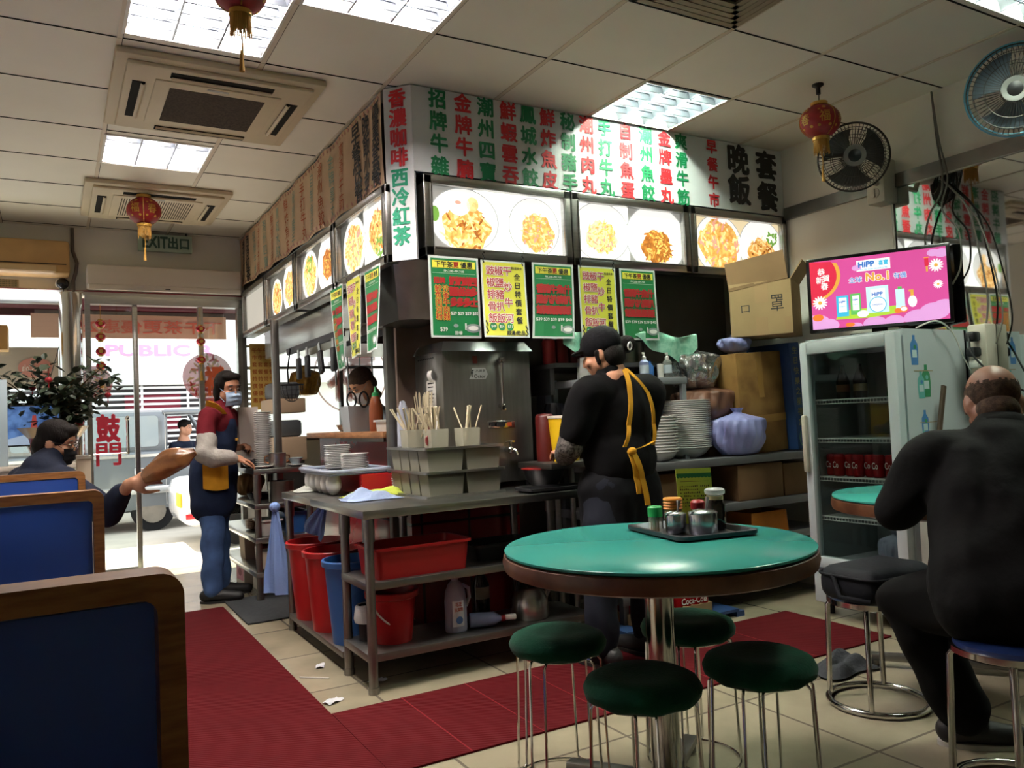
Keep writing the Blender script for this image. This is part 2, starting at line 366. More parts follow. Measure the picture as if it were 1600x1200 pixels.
# ---------------------------------------------------------------- outside
GR = mat('sunlit paving', 'cfc6b6', .85, var=.15, scale=2)
g = G(); g.box(-9, 12, 7.6, 24, -.3, -.15); g.box(-9, 12, 7.6, 8.6, -.15, -.03); struct(g, 'ground', GR)
g = G(); g.box(-9, 12, 15.5, 15.8, -.15, 9); struct(g, 'wall_street', mat('pale street facade', 'e6e2d8', .8, var=.06))
g = G(); g.box(-3, 4.4, 7.62, 8.5, 2.36, 2.42); g.box(-3, 4.4, 8.44, 8.5, 2.3, 2.36); struct(g, 'trim_2', mat('maroon canopy', '3a0f1a', .8))  # maroon front edge; the slab behind it is added to keep sun out
b = thing('street_banner', 'pale orange cloth banner hung outside above the shop door', 'banner', (.75, 8.3, 2.1))
G().box(-.15, 1.52, 8.3, 8.306, 2.08, 2.3).ob('cloth', mat('pale orange banner', 'f4c9ae', .8, emit=.0, alpha=.9), b)
Mb = frame((1.46, 8.296, 0), (-1, 0, 0), (0, 0, 1))
G(Mb).text('下午茶更優惠2:00', .68, 2.19, 1.4, .13, None, .02).ob('lettering', mat('banner red', 'f08a78', .7), b)
G().box(-.12, 1.5, 8.29, 8.31, 2.3, 2.33).ob('rail', STEELD, b)
b = thing('shop_sign', 'big white street sign with pink letters on the building opposite', 'sign', (2.2, 15.3, 1.9))
G().box(-.2, 5.6, 15.2, 15.5, 2.02, 3.9, .02).ob('panel', mat('white sign panel', 'f6f4f0', .6), b)
g = G(frame((0, 15.19, 0), (1, 0, 0), (0, 0, 1)))
for ch, x in zip('公眾食', (1.03, 1.6, 2.3)): g.text(ch, x, 3.05, .38, .38, None, .02)
g.text('PUBLIC R', 1.68, 2.62, 1.75, .2, None, .03)
g.ob('lettering', mat('pink sign letters', 'f0a0c4', .6), b)
b = thing('roller_grille', 'white barred roller grille on the shop opposite behind the van', 'grille', (1, 15.3, 0))
G().box(-2.5, 3.3, 15.42, 15.49, .0, 2.0).ob('backing', mat('dark shop interior', '5a5456', .7), b)
g = G()
for i in range(20): g.box(-2.5, 3.3, 15.3, 15.33, .15+i*.095, .19+i*.095)
for i in range(8): g.box(-2.4+i*.75, -2.36+i*.75, 15.33, 15.36, 0, 2.02)
g.ob('slats', mat('white grille', 'ecebe8', .5), b)
G().box(1.1, 2.0, 15.37, 15.42, 1.2, 1.85).ob('poster', mat('maroon poster', '93263c', .6), b)
# van
VANM = mat('silver van paint', '6f7478', .3, .3, coat=.5); TIRE = mat('tyre rubber', '1b1b1c', .8); VG = mat('dark car glass', '8f999c', .08, coat=.5)
TV = Mx.Translation((.43, 0, 0))
v = thing('van', 'silver van parked across the street outside the door', 'van', (-.2, 12.0, -.15))
g = G(TV); g.box(-2.9, 1.75, 12.0, 13.6, .12, .95, .08); g.box(-2.85, .97, 12.06, 13.54, .9, 1.5, .1); g.box(.9, 1.45, 12.06, 13.54, 1.43, 1.5, .03)
for p, q in (((1.44, 12.09, 1.46), (1.72, 12.05, .93)), ((1.44, 13.5, 1.46), (1.72, 13.5, .93))): g.limb([p, q], [.03, .04], 10)
g.ob('body', VANM, v)
g = G(TV @ Mx(((1, 0, 0, 0), (0, 0, 1, 12.055), (0, 1, 0, 0), (0, 0, 0, 1))))
g.prism(rrect(-.9, .84, 1.0, 1.42, .05), -.012); g.prism(rrect(-2.7, -.98, 1.0, 1.42, .05), -.012)
g.ob('side_window', VG, v)
g = G(TV); g.box(-2.9, 1.46, 11.985, 12.0, .86, .9); g.box(-2.9, 1.46, 11.98, 12.0, .36, .46, .005); g.box(.915, .925, 11.992, 12, .2, 1.45); g.box(-.955, -.945, 11.992, 12, .2, 1.45)
g.ob('trim', mat('chrome car trim', 'd6d8d8', .25, .8), v)
g = G(TV); g.box(.52, .74, 11.965, 12.0, .62, .72, .02); g.ob('door_handle', CHROME, v)
for x in (.75, -2.1):
    g = G(TV); g.cyl((x, 12.02, .12), (x, 12.22, .12), .27, n=24); w = g.ob('wheel', TIRE, v); G(TV).cyl((x, 12.005, .12), (x, 12.03, .12), .16, n=20).ob('hubcap', STEELD, w)
TC = Mx.Translation((.13, 0, 0))
# white car
v = thing('car', 'white car seen past the apron of the standing waitress', 'car', (1.7, 10.2, -.15))
g = G(TC); g.box(1.13, 3.6, 9.6, 11.1, .1, .62, .12); g.box(1.5, 3.2, 9.75, 10.95, .55, .98, .16); g.ob('body', mat('white car paint', 'dedfe0', .2, coat=.6), v)
G(TC).box(1.105, 1.13, 9.78, 10.1, .32, .48, .01).ob('number_plate', mat('yellow plate', 'e8b62e', .5), v)
G(TC).box(1.14, 1.34, 9.585, 9.6, .2, .26, .005).ob('tail_lamp', mat('red lamp', 'b3202c', .3), v)
for x in (1.7, 3.1): G(TC).cyl((x, 9.6, .12), (x, 9.85, .12), .25, n=22).ob('wheel', TIRE, v)

b = thing('street_notice', 'faded beige drink advertisement seen through the window beside the cashier counter', 'sign', (-.2, 8.2, 1.5))
G().box(-.75, .06, 8.2, 8.21, 1.62, 1.98).ob('board', mat('faded beige board', 'c9b8a6', .8, var=.2, scale=3), b); g = G(frame((0, 8.195, 0), (1, 0, 0), (0, 0, 1))); g.disc(-.12, 1.8, .13, .09); g.mi = 1; g.text('學', -.33, 1.52, .12, .12); G(Mx.Translation((0, 0, 0))); g.ob('print', [mat('faded red disc', 'd08c80', .8), mat('faded green print', '7f9c90', .8)], b)
G(frame((0, 8.19, 0), (-1, 0, 0), (0, 0, 1))).text('Coca-Cola', .12, 1.8, .2, .06).ob('lettering', mat('pale lettering', 'efe0d6', .8), b)
# ================================================================ kitchen kiosk shell
SIGNW = mat('white sign board', 'd5d9dc', .35, var=.05, scale=2)
DSTEEL = mat('dark steel panel', '5b5a58', .4, .7, var=.2, scale=3)
g = G(); g.box(1.64, 4.31, 3.74, 4.3, 2.44, 2.9); g.box(1.53, 1.95, 4.0, 7.45, 2.44, 2.9); g.flat([(1.53, 3.84), (1.62, 3.74), (1.62, 4.1), (1.53, 4.1)], z=2.44)
struct(g, 'trim_3', DSTEEL)
g = G(); g.add([(1.53, 3.82, 2.0), (1.63, 3.72, 2.0), (1.9, 3.72, 2.0), (1.9, 4.3, 2.0), (1.53, 4.3, 2.0), (1.6, 3.95, 1.72), (1.66, 3.9, 1.72), (1.85, 3.9, 1.72), (1.85, 4.3, 1.72), (1.6, 4.3, 1.72)], [(0, 1, 2, 3, 4)[::-1], (5, 6, 7, 8, 9), (0, 5, 6, 1)[::-1], (1, 6, 7, 2)[::-1], (2, 7, 8, 3)[::-1], (4, 3, 8, 9)[::-1], (0, 4, 9, 5)]); struct(g, 'trim_7', STEELD)
g = G(); g.box(2.44, 4.31, 4.3, 4.35, 0, 2.44); struct(g, 'wall_inner', mat('dark kitchen panel', '77726c', .5, .3, var=.25, scale=2))
g = G(); g.box(3.3, 3.36, 4.35, 7.45, 0, 2.9); struct(g, 'wall_inner_right', mat('kitchen wall', 'b9ac9c', .6, var=.2, scale=2))
g = G(); g.box(1.74, 1.8, 4.22, 5.95, 0, 1.09); struct(g, 'wall_low_side', REDT2)
g = G(); g.box(1.8, 2.44, 4.22, 4.28, 0, 1.09); struct(g, 'wall_low_front', REDT)
g = G(); g.box(1.72, 2.44, 4.3, 4.34, 1.09, 2.44); struct(g, 'trim_4', mat('greasy wood panel', '9a8272', .6, var=.25, scale=6))
# steel posts of the kiosk
tag(G().box(1.43, 1.48, 6.03, 6.08, .0, 1.985, .003).ob('post', STEELD), 'slim steel post carrying the far end of the kiosk light boxes', 'post')
tag(G().box(1.635, 1.685, 4.24, 4.29, 0, 2.44, .003).ob('post', STEELD), 'steel post at the near corner of the kiosk above the counter', 'post')
# ---------------------------------------------------------------- signs
def sign_cols(root, M, cols, size, step, z0, mats):
    out = {}
    for x, t, k, sz, st in cols:
        g = out.setdefault(k, G(M)); g.col(t, x, [z0-st*i for i in range(len(t))], sz, None, .034)
    for k, g in out.items(): g.ob(k+'_lettering', mats[k], root)
LM = dict(green=GTEXT, red=RTEXT, black=KTEXT)
s = thing('menu_sign', 'white menu board with green and red characters above the front light boxes', 'sign', (2.9, 3.72, 2.45))
G().box(1.612, 4.3, 3.7, 3.735, 2.45, 2.893).ob('board', SIGNW, s)
Mf = frame((0, 3.698, 0), (1, 0, 0), (0, 0, 1))
fc = ['招牌牛雜', '金牌牛腩', '潮州四寶', '鮮蝦雲吞', '鳳城水餃', '鮮炸魚皮', '秘制豬手', '潮州肉丸', '手打牛丸', '自制魚蛋', '潮州魚餃', '金牌墨丸', '爽滑牛筋']
xs = [1.757, 1.902, 2.038, 2.176, 2.302, 2.43, 2.565, 2.695, 2.825, 2.976, 3.131, 3.276, 3.409]
rows = [(x, t, 'green' if i % 2 == 0 else 'red', .104, .117) for i, (x, t) in enumerate(zip(xs, fc))]+[(3.666, '早餐午市', 'red', .095, .114)]
sign_cols(s, Mf, rows, .11, .117, 2.843, LM)
g = G(Mf); g.col('晚飯', 3.893, [2.79, 2.59], .2, None, .04); g.col('套餐', 4.15, [2.78, 2.57], .2, None, .04); g.ob('black_lettering', KTEXT, s)
s = thing('corner_sign', 'narrow white strip sign with coffee and tea characters at the kiosk corner', 'sign', (1.56, 3.77, 2.0))
a = V((1.505, 3.815, 0)); b = V((1.61, 3.7, 0)); d = (b-a).normalized(); Mc = frame((a.x, a.y, 0), d, (0, 0, 1)); L = (b-a).length
G(Mc).box(0, L, 2.0, 2.893, -.02, 0).ob('board', SIGNW, s)
G(Mc).col('香濃咖啡', L/2, [2.835-.102*i for i in range(4)], .1, None, .034, .002).ob('red_lettering', RTEXT, s)
G(Mc).col('西冷紅茶', L/2, [2.425-.1*i for i in range(4)], .1, None, .034, .002).ob('green_lettering', mat('teal print', '0f8a66', .6), s)
s = thing('menu_banner', 'yellowed cloth menu banner with handwritten style characters on the kiosk side', 'banner', (1.5, 5.6, 2.4))
CLOTH = mat('yellowed cloth', 'c9ad90', .9, var=.15, scale=4, bump=.3, bscale=9)
def ban(u, v, off=0):
    y = 3.82+(7.42-3.82)*u; zb = 2.40+.05*u; zt = 2.885-.012*math.sin(u*34)**2
    return (1.497-off-.012*math.sin(u*42+v*2)*(.4+.6*(1-v)), y, zb+(zt-zb)*v)
G().sheet(ban, 90, 6, -.002).ob('cloth', CLOTH, s)
lc = [('優惠套餐', 3.9, 'b', .125), ('晚飯小菜', 4.07, 'b', .125), ('早餐快餐', 4.225, 'b', .125), ('爽滑牛筋', 4.48, 'r', .1), ('金牌墨丸', 4.7, 'g', .1), ('潮州魚餃', 4.9, 'r', .1), ('自制魚蛋', 5.12, 'g', .1), ('手打牛丸', 5.33, 'r', .1), ('秘制豬手', 5.55, 'g', .1), ('鮮炸魚皮', 5.78, 'r', .1), ('鳳城水餃', 6.0, 'g', .1), ('鮮蝦雲吞', 6.22, 'r', .1), ('潮州四寶', 6.44, 'g', .1), ('金牌牛腩', 6.65, 'r', .1), ('招牌牛雜', 6.84, 'g', .1), ('西冷紅茶', 7.06, 'b', .12), ('香濃咖啡', 7.26, 'b', .12)]
gs = dict(b=G(), r=G(), g=G())
for t, y, k, sz in lc:
    q = G(); q.col(t, 0, [2.8-(.105 if sz > .11 else .1)*i-(.012 if k != 'b' else 0) for i in range(4)], sz, None, .022 if k == 'b' else .0)
    # laid over the rippled cloth, read from the aisle
    q.v = [ban((y-p[0]-3.82)/3.6, (p[1]-2.42)/.465, .004) for p in q.v]
    gs[k].add(q.v, q.f)
gs['b'].ob('black_lettering', KTEXT, s); gs['r'].ob('red_lettering', mat('faded red print', 'a8583c', .8), s); gs['g'].ob('green_lettering', mat('faded green print', '55705a', .8), s)
g = G()
for i in range(60):
    for v_, in ((.955,), (.045,)):
        u = (i+.5)/60; c = ban(u, v_, .004); g.cb(c, (.002, .022, .014), 0, (.8, 0, 0))
g.ob('border_pattern', mat('faded pink print', 'b98a80', .8), s)
# ---------------------------------------------------------------- light boxes
FP = [mat('photo plate white', 'f4f1ea', .5, emit=BOX*.64), mat('photo noodle', 'e8b765', .5, col2='c98a3c', scale=40, emit=BOX*.58),
      mat('photo pale food', 'f5d9a0', .5, col2='e6b670', scale=40, emit=BOX*.66), mat('photo brown food', 'b8742c', .5, col2='8a4a18', scale=50, emit=BOX*.45),
      mat('photo green', '7cae4a', .5, emit=BOX*.5), mat('photo pink', 'e9a58e', .5, emit=BOX*.6), mat('photo grey rim', 'aeb0ae', .5, emit=BOX*.55), mat('photo grey backdrop', 'a9a79f', .5, emit=BOX*.42), mat('photo dark backdrop', '77776f', .5, emit=BOX*.28), mat('photo cream backdrop', 'ead6ac', .5, emit=BOX*.6)]
def dish(g, cx, cy, rx, ry, kind, seed=0, fx=0, fy=0, fr=.72):
    r = random.Random(seed); g.mi = 6; g.disc(cx, cy, rx*1.03, ry*1.03, z=.0010); g.mi = 0; g.disc(cx, cy, rx, ry, z=.0014)
    fx += cx; fy += cy; a, b = rx*fr, ry*fr
    base, hi, lo = dict(noodle=(1, 2, 3), pale=(2, 1, 5), brown=(3, 1, 3), soup=(3, 1, 2), mix=(1, 2, 5))[kind]
    g.mi = base
    g.flat([(fx+a*.9*math.cos(t)*(1+.1*math.sin(5*t+seed)), fy+b*.9*math.sin(t)*(1+.1*math.cos(7*t))) for t in [2*PI*i/30 for i in range(30)]], z=.0018)
    for i in range(110):
        t, q = r.uniform(0, 2*PI), math.sqrt(r.random())*.92; x, y = fx+a*q*math.cos(t), fy+b*q*math.sin(t)
        g.mi = r.choice((hi, hi, lo, base)); g.disc(x, y, a*r.uniform(.06, .2), a*r.uniform(.025, .06), 10, z=.0021+i*2e-6, a0=r.uniform(0, PI))
GARN = {13: (0, .07, .05), 6: (.1, .07, .04), 12: (.03, -.09, .05)}
def light_box(label, M, w, h, dishes, dim=1, white=None, back=()):
    """frame w by h; the local plane is x right, y up, z towards the viewer"""
    t = thing('light_box', label, 'light box', tuple(M @ V((w/2, 0, -.05))), 0, 'light boxes of dish photographs')
    g = G(M); b = .05
    g.box(0, w, 0, b, -.09, .012, .006); g.box(0, w, h-b, h, -.09, .012, .006); g.box(0, b, 0, h, -.09, .012, .006); g.box(w-b, w, 0, h, -.09, .012, .006)
    g.box(b*.8, w-b*.8, b*.8, h-b*.8, -.1, -.085)
    for x in (b-.012, w-b+.004): g.box(x, x+.008, b, h-b, .0, .016)
    for y in (b-.012, h-b+.004): g.box(b, w-b, y, y+.008, .0, .016)
    g.ob('frame', STEEL, t)
    G(M).rect(b, w-b, b, h-b, z=-.02).ob('photo_panel', white or mat('photo panel white', 'fffdf6', .5, emit=BOX), t)
    g = G(M @ Mx.Translation((0, 0, -.019)))
    for x0_, x1_, k_ in back: g.mi = k_; g.rect(x0_, x1_, 0, h, z=.0006)
    for d in dishes:
        dish(g, *d[:5], **d[5])
        if d[5]['seed'] in GARN: gx, gy, gr = GARN[d[5]['seed']]; r_ = random.Random(5); g.mi = 4; [g.disc(d[0]+gx+r_.uniform(-gr, gr), d[1]+gy+r_.uniform(-gr, gr), gr*.45, gr*.2, 8, z=.0028+i_*2e-6, a0=r_.uniform(0, 3)) for i_ in range(16)]
        if d[5]['seed'] == 1: g.mi = 0; g.disc(d[0]-.03, d[1]+.075, .065, .055, z=.003); g.mi = 5; g.disc(d[0]-.035, d[1]+.09, .018, .01, z=.0032); g.mi = 2; g.disc(d[0]+.05, d[1]+.085, .035, .04, z=.003); g.mi = 4; g.disc(d[0]-.17, d[1]+.02, .025, .04, z=.003)
    x0, x1, y0, y1 = b, w-b, b, h-b
    # trim the print at the frame opening
    bm = bmesh.new(); vv = [bm.verts.new(p) for p in g.v]
    for f, mi in zip(g.f, g.m):
        q = bm.faces.new([vv[i] for i in f]); q.material_index = mi
    for co, no in (((x0, 0, 0), (-1, 0, 0)), ((x1, 0, 0), (1, 0, 0)), ((0, y0, 0), (0, -1, 0)), ((0, y1, 0), (0, 1, 0))):
        bmesh.ops.bisect_plane(bm, geom=bm.verts[:]+bm.edges[:]+bm.faces[:], plane_co=M @ V(co), plane_no=M.to_3x3() @ V(no), clear_outer=True)
    bm.verts.index_update(); g2 = G(); g2.v = [tuple(v.co) for v in bm.verts]; g2.f = [tuple(v.index for v in f.verts) for f in bm.faces]; g2.m = [f.material_index for f in bm.faces]; bm.free()
    g2.ob('dish_photo', FP, t, smooth=False)
    return t
def Fb(x): return frame((x, 3.7, 2.02), (1, 0, 0), (0, 0, 1))
DIMP = mat('photo panel grey', 'cfc9bc', .5, emit=BOX*.45)
light_box('front light box with a plate of noodles and egg, beside the corner strip sign', Fb(1.655), .9, .42, [(.24, .205, .2, .165, 'noodle', dict(seed=1, fy=-.045, fx=.01, fr=.78)), (.67, .2, .16, .16, 'mix', dict(seed=2, fr=.72, fx=.02, fy=-.03))], back=((0, .3, 7),))
light_box('front light box with two pale plates, middle one of the front row', Fb(2.562), .875, .42, [(.22, .21, .2, .17, 'pale', dict(seed=3, fr=.6, fy=-.03)), (.63, .2, .23, .2, 'brown', dict(seed=4, fr=.55, fy=-.05))], back=((.42, .875, 7),))
light_box('front light box with a big round dish, behind the open cardboard box', Fb(3.445), .86, .42, [(.26, .2, .2, .19, 'mix', dict(seed=5, fr=.92)), (.64, .2, .2, .19, 'noodle', dict(seed=6, fr=.68, fy=-.05))], back=((0, .86, 9),))
def Lb(y): return frame((1.5, y, 1.99), (0, -1, 0), (0, 0, 1))
DK = mat('photo panel dark', '8d8a80', .5, emit=BOX*.26)
light_box('side light box with toast and noodle photos next to the corner strip sign', Lb(4.66), .86, .41, [(.28, .2, .19, .17, 'pale', dict(seed=11, fr=.85)), (.66, .21, .19, .18, 'noodle', dict(seed=12, fr=.7))], back=((0, .45, 8),))
light_box('side light box with a green topped bowl, second from the corner strip sign', Lb(5.55), .88, .41, [(.26, .2, .18, .165, 'noodle', dict(seed=13, fr=.88)), (.66, .2, .21, .19, 'brown', dict(seed=14, fr=.55))], white=DK)
light_box('side light box with two small bowls, third from the corner strip sign', Lb(6.45), .88, .41, [(.25, .18, .16, .15, 'noodle', dict(seed=15, fr=.9)), (.64, .2, .2, .18, 'mix', dict(seed=16, fr=.75))], white=DK)
light_box('blank faded side light box at the shop door end of the row', Lb(7.36), .89, .41, [], white=DIMP)
# ---------------------------------------------------------------- posters
PG = mat('poster green', '1d7a45', .45); PY = mat('poster yellow', 'd8d84a', .45); PWH = mat('poster border', 'cfd8d6', .45); PR = mat('poster red', 'b02a2c', .5); PYT = mat('poster yellow print', 'e4e04e', .5); PGY = mat('poster grey photo', '8c9a96', .5)
PM = [PWH, PG, PY, PR, WTEXT, KTEXT, PYT, PGY]
def green_poster(w, h, first):
    g = G(); g.mi = 1; g.rect(.012, w-.012, .012, h-.012, z=.0006)
    g.mi = 6; g.rect(.02, w-.02, h*.855, h*.945, z=.0012)
    g.mi = 5; g.text('下午茶', w*.3, h*.9, w*.36, z=.0018, bold=.02); g.text('優惠', w*.75, h*.9, w*.24, z=.0018, bold=.02); g.mi = 3; g.text('更', w*.54, h*.9, w*.115, z=.0018, bold=.03)
    g.mi = 4; g.text('PM.2:00~PM.7:00', w*.5, h*.82, w*.4, z=.0012); g.rect(.02, w-.02, h*.79, h*.793, z=.0012)
    if first:
        g.mi = 6; g.col('鮫魚肉河粉', w*.17, [h*(.6-.085*i) for i in range(5)], w*.14, None, .06, .0012); g.col('沙爹牛肉麵', w*.32, [h*(.6-.085*i) for i in range(5)], w*.14, None, .06, .0012)
        g.mi = 3; g.col('鮫魚肉河粉', w*.17, [h*(.6-.085*i) for i in range(5)], w*.14, None, .02, .0018); g.col('沙爹牛肉麵', w*.32, [h*(.6-.085*i) for i in range(5)], w*.14, None, .02, .0018)
        for k, t in enumerate(('奶醬多', '奶油多', '鮮油多', '西多士')): g.col(t, w*(.47+.135*k), [h*(.7-.13*i) for i in range(3)], w*.17, None, .06, .0018)
        g.text('招牌', w*.2, h*.7, w*.24, z=.0018, bold=.05)
        g.mi = 4; g.text('$29 $29 $29 $32', w*.68, h*.3, w*.55, h*.045, z=.0018, bold=.02); g.text('$39', w*.25, h*.1, w*.15, z=.0018); g.text('跟餐', w*.55, h*.06, w*.15, z=.0018)
    else:
        g.mi = 3
        for k, t in enumerate(('香雞飯', '豬扒飯', '牛扒飯', '魚柳飯', '什扒飯')): g.col(t, w*(.17+.165*k), [h*(.66-.14*i) for i in range(3)], w*.19, None, .06, .0018)
        g.mi = 4; g.text('$39 $39 $39 $39 $40', w*.5, h*.25, w*.86, h*.045, z=.0018, bold=.02)
    g.mi = 7; g.disc(w*.84, h*.12, w*.15, h*.055, z=.0016); g.disc(w*.5, h*.15, w*.05, h*.022, z=.0016); g.mi = 4; g.disc(w*.84, h*.12, w*.1, h*.03, z=.002); g.rect(w*.68, w*.71, h*.1, h*.18, z=.0016)
    return g
def yellow_poster(w, h):
    g = G(); g.mi = 2; g.rect(.01, w-.01, .01, h-.01, z=.0006)
    for k, t in enumerate(('豉椒排骨飯', '椒鹽豬扒飯', '干炒牛河')):
        n = len(t); x = w*(.2+.19*k)
        for m_, bd, z in ((4, .07, .0012), (3, .02, .0018)):
            g.mi = m_; g.col(t, x, [h*(.87-.155*i*(4/(n-1))) for i in range(n)], w*.2, None, bd, z)
    g.mi = 5; g.col('全日特價套餐', w*.8, [h*(.8-.115*i) for i in range(6)], w*.15, None, .02, .0015); g.text('精選美食', w*.8, h*.91, w*.24, z=.0015); g.text('跟湯/飲品', w*.7, h*.06, w*.4, z=.0015, bold=.03)
    for k, t in enumerate(('$49', '$54', '$51')): g.mi = 1; g.disc(w*(.2+.19*k), h*.14, w*.08, w*.08, z=.0015); g.mi = 4; g.text(t, w*(.2+.19*k), h*.14, w*.1, z=.002)
    g.mi = 5
    for i in range(14): g.disc(w*.05+(i % 3)*.004, h*(.06+.9*(i % 2))+(i*.005), .004, .007, 6, z=.0015); g.disc(w*.93+(i % 3)*.004, h*(.92*(i % 2)+.03)+(i*.004), .004, .007, 6, z=.0015)
    return g
def poster(label, g, w, h, fn, nu=8, nv=24):
    """fn maps sheet coordinates (x, y, lift) to the room"""
    o = thing('poster', label, 'poster', fn(w/2, h, 0), 0, 'menu posters hanging under the light boxes')
    q = G(); q.sheet(lambda u, v: fn(u*w, v*h, 0), nu, nv, .0008); q.ob('paper', PWH, o)
    # cut the print finely enough to follow the curl
    bm = bmesh.new(); vv = [bm.verts.new(p) for p in g.v]
    for f, mi in zip(g.f, g.m):
        try: k = bm.faces.new([vv[i] for i in f]); k.material_index = mi
        except ValueError: pass
    for i in range(1, nv): bmesh.ops.bisect_plane(bm, geom=bm.verts[:]+bm.edges[:]+bm.faces[:], plane_co=(0, h*i/nv, 0), plane_no=(0, 1, 0))
    for i in range(1, nu): bmesh.ops.bisect_plane(bm, geom=bm.verts[:]+bm.edges[:]+bm.faces[:], plane_co=(w*i/nu, 0, 0), plane_no=(1, 0, 0))
    bm.verts.index_update(); p = G(); p.v = [fn(*v.co) for v in bm.verts]; p.f = [tuple(v.index for v in f.verts) for f in bm.faces]; p.m = [f.material_index for f in bm.faces]; bm.free()
    p.ob('print', PM, o, smooth=False); return o
def front_fn(x0, zt, h, curl):
    def f(x, y, z):
        d = 1-y/h; return (x0+x+curl[1]*d*d, 3.69-z*1.6-curl[0]*d*d-.004*math.sin(x*30)*d, zt-h+y)
    return f
poster('green afternoon tea poster with yellow edged red columns, hanging beside the corner strip sign', green_poster(.285, .42, 1), .285, .42, front_fn(1.665, 2.02, .42, (.0, .0)))
poster('yellow rice plate poster with curled lower edge, hanging whole between two green posters', yellow_poster(.27, .415), .27, .415, front_fn(1.965, 2.015, .415, (.05, -.02)))
poster('green poster with five red columns, between the two yellow posters', green_poster(.27, .42, 0), .27, .42, front_fn(2.28, 2.02, .42, (.03, -.035)))
poster('yellow rice plate poster partly behind the head of the black capped woman', yellow_poster(.26, .43), .26, .43, front_fn(2.585, 2.02, .43, (.02, -.01)))
poster('green poster with five red columns, last before the open cardboard box', green_poster(.265, .42, 0), .265, .42, front_fn(2.875, 2.02, .42, (.01, 0)))
def side_fn(y0, zt, h, sway, lean):
    def f(x, y, z):
        d = 1-y/h; c = x-.13
        return (1.488-z*1.6+lean*d*d-.02*d*math.sin(c*14), y0-x-sway*d*d, zt-h+y)
    return f
poster('green poster on the kiosk side with a straight sheet, towards the knives', green_poster(.25, .5, 1), .25, .5, side_fn(4.77, 2.01, .5, .0, .02))
poster('twisted yellow poster on the kiosk side between two green ones', yellow_poster(.26, .46), .26, .46, side_fn(4.46, 2.01, .46, .12, -.04))
poster('curled green poster on the kiosk side beside the corner strip sign', green_poster(.25, .46, 0), .25, .46, side_fn(4.15, 2.01, .46, .12, -.06))
# ================================================================ ceiling and wall fittings
LOUV = mat('louvre aluminium', '7c828c', .3, .85); TUBEM = [mat('fluorescent tube %d' % i, 'fff3ea' if i < 3 else 'f2ffe8', .5, emit=k) for i, k in enumerate(TUBE)]
def ceiling_light(x0, x1, y0, y1, label, k):
    t = thing('ceiling_light', label, 'ceiling light', ((x0+x1)/2, (y0+y1)/2, 2.9), 0, 'recessed fluorescent ceiling lights')
    g = G(); b = .012
    for a in ((x0, x0+b, y0, y1), (x1-b, x1, y0, y1), (x0+b, x1-b, y0, y0+b), (x0+b, x1-b, y1-b, y1)): g.box(*a, 2.893, 3.02)
    g.box(x0, x1, y0, y1, 3.02, 3.026); g.ob('housing', WHITE, t)
    w = (x1-x0-2*b)/3; g = G()
    for i in (1, 2): X = x0+b+w*i; g.box(X-.004, X+.004, y0+b, y1-b, 2.898, 2.94)
    for i in range(3):
        X = x0+b+w*i
        for s in (0, 1):
            xx = X+s*w; sg = 1 if s == 0 else -1
            g.sheet(lambda u, v: (xx+sg*(.003+.055*(u*u)), y0+b+(y1-y0-2*b)*v, 2.9+.075*u), 5, 1)
    n = round((y1-y0)/.1)
    for j in range(1, n):
        Y = y0+(y1-y0)*j/n; g.box(x0+b, x1-b, Y-.009, Y+.009, 2.935, 2.937); g.box(x0+b, x1-b, Y-.003, Y+.003, 2.9, 2.935)
    g.ob('louvre', LOUV, t)
    for i in range(3): X = x0+b+w*(i+.5); G().cyl((X, y0+.03, 2.975), (X, y1-.03, 2.975), .014, n=10).ob('tube', TUBEM[k], t)
for k, (l, n) in enumerate(zip(LIGHTS, ('bright louvred ceiling light behind the red lantern that the picture edge cuts', 'bright louvred ceiling light cut by the picture edge above the kiosk corner', 'smaller looking louvred ceiling light between the two air conditioners', 'louvred ceiling light touching the top of the white menu board', 'louvred ceiling light beyond the stepped air diffuser, above the blue rimmed fan'))): ceiling_light(*l, n, k)
# air conditioner cassettes
ACW = mat('yellowed plastic', 'cdbfa4', .5, var=.08, scale=3)
def cassette(cx, cy, h, label, grille):
    t = thing('ceiling_air_conditioner', label, 'air conditioner', (cx, cy, 2.9), 0, 'ceiling cassette air conditioners')
    g = G(); g.box(cx-h, cx+h, cy-h, cy+h, 2.865, 2.9, .012); g.box(cx-h+.05, cx+h-.05, cy-h+.05, cy+h-.05, 2.845, 2.87, .02)
    g.ob('panel', ACW, t)
    q = h*.62; g = G(); g.box(cx-q, cx+q, cy-q, cy+q, 2.838, 2.85, .012); fr = g.ob('intake_grille', ACW, t)
    g = G()
    if grille == 'mesh':
        g.box(cx-q+.07, cx+q-.07, cy-q+.07, cy+q-.07, 2.8365, 2.8385)
    else:
        for i in range(30): X = cx-q+.06+(2*q-.12)*i/29; g.box(X-.0028, X+.0028, cy-q+.05, cy+q-.05, 2.8365, 2.8385)
    g.ob('slots', mat('intake mesh', '4a4038', .8, var=.5, scale=90, stretch=(1, 1, 1)), fr)
    for k in range(4):
        M = Mx.Translation((cx, cy, 0)) @ Mx.Rotation(k*PI/2, 4, 'Z')
        o = G(M).box(-q*.8, q*.8, h*.7, h*.82, 2.842, 2.8455).ob('air_outlet', mat('dark slot', '14110f', .8), t)
        f = G(M); f.sheet(lambda u, v: (-q*.78+1.56*q*u, h*.7+.018*v, 2.84-.008*math.sin(v*3)), 8, 4, .003); f.ob('flap', ACW, o)
    G().box(cx-.06, cx+.04, cy-q+.015, cy-q+.035, 2.8365, 2.8385).ob('badge', mat('grey badge', '8e8a86', .4, .5), t)
cassette(.745, 4.31, .475, 'large ceiling air conditioner with dark mesh intake between two bright ceiling lights', 'mesh')
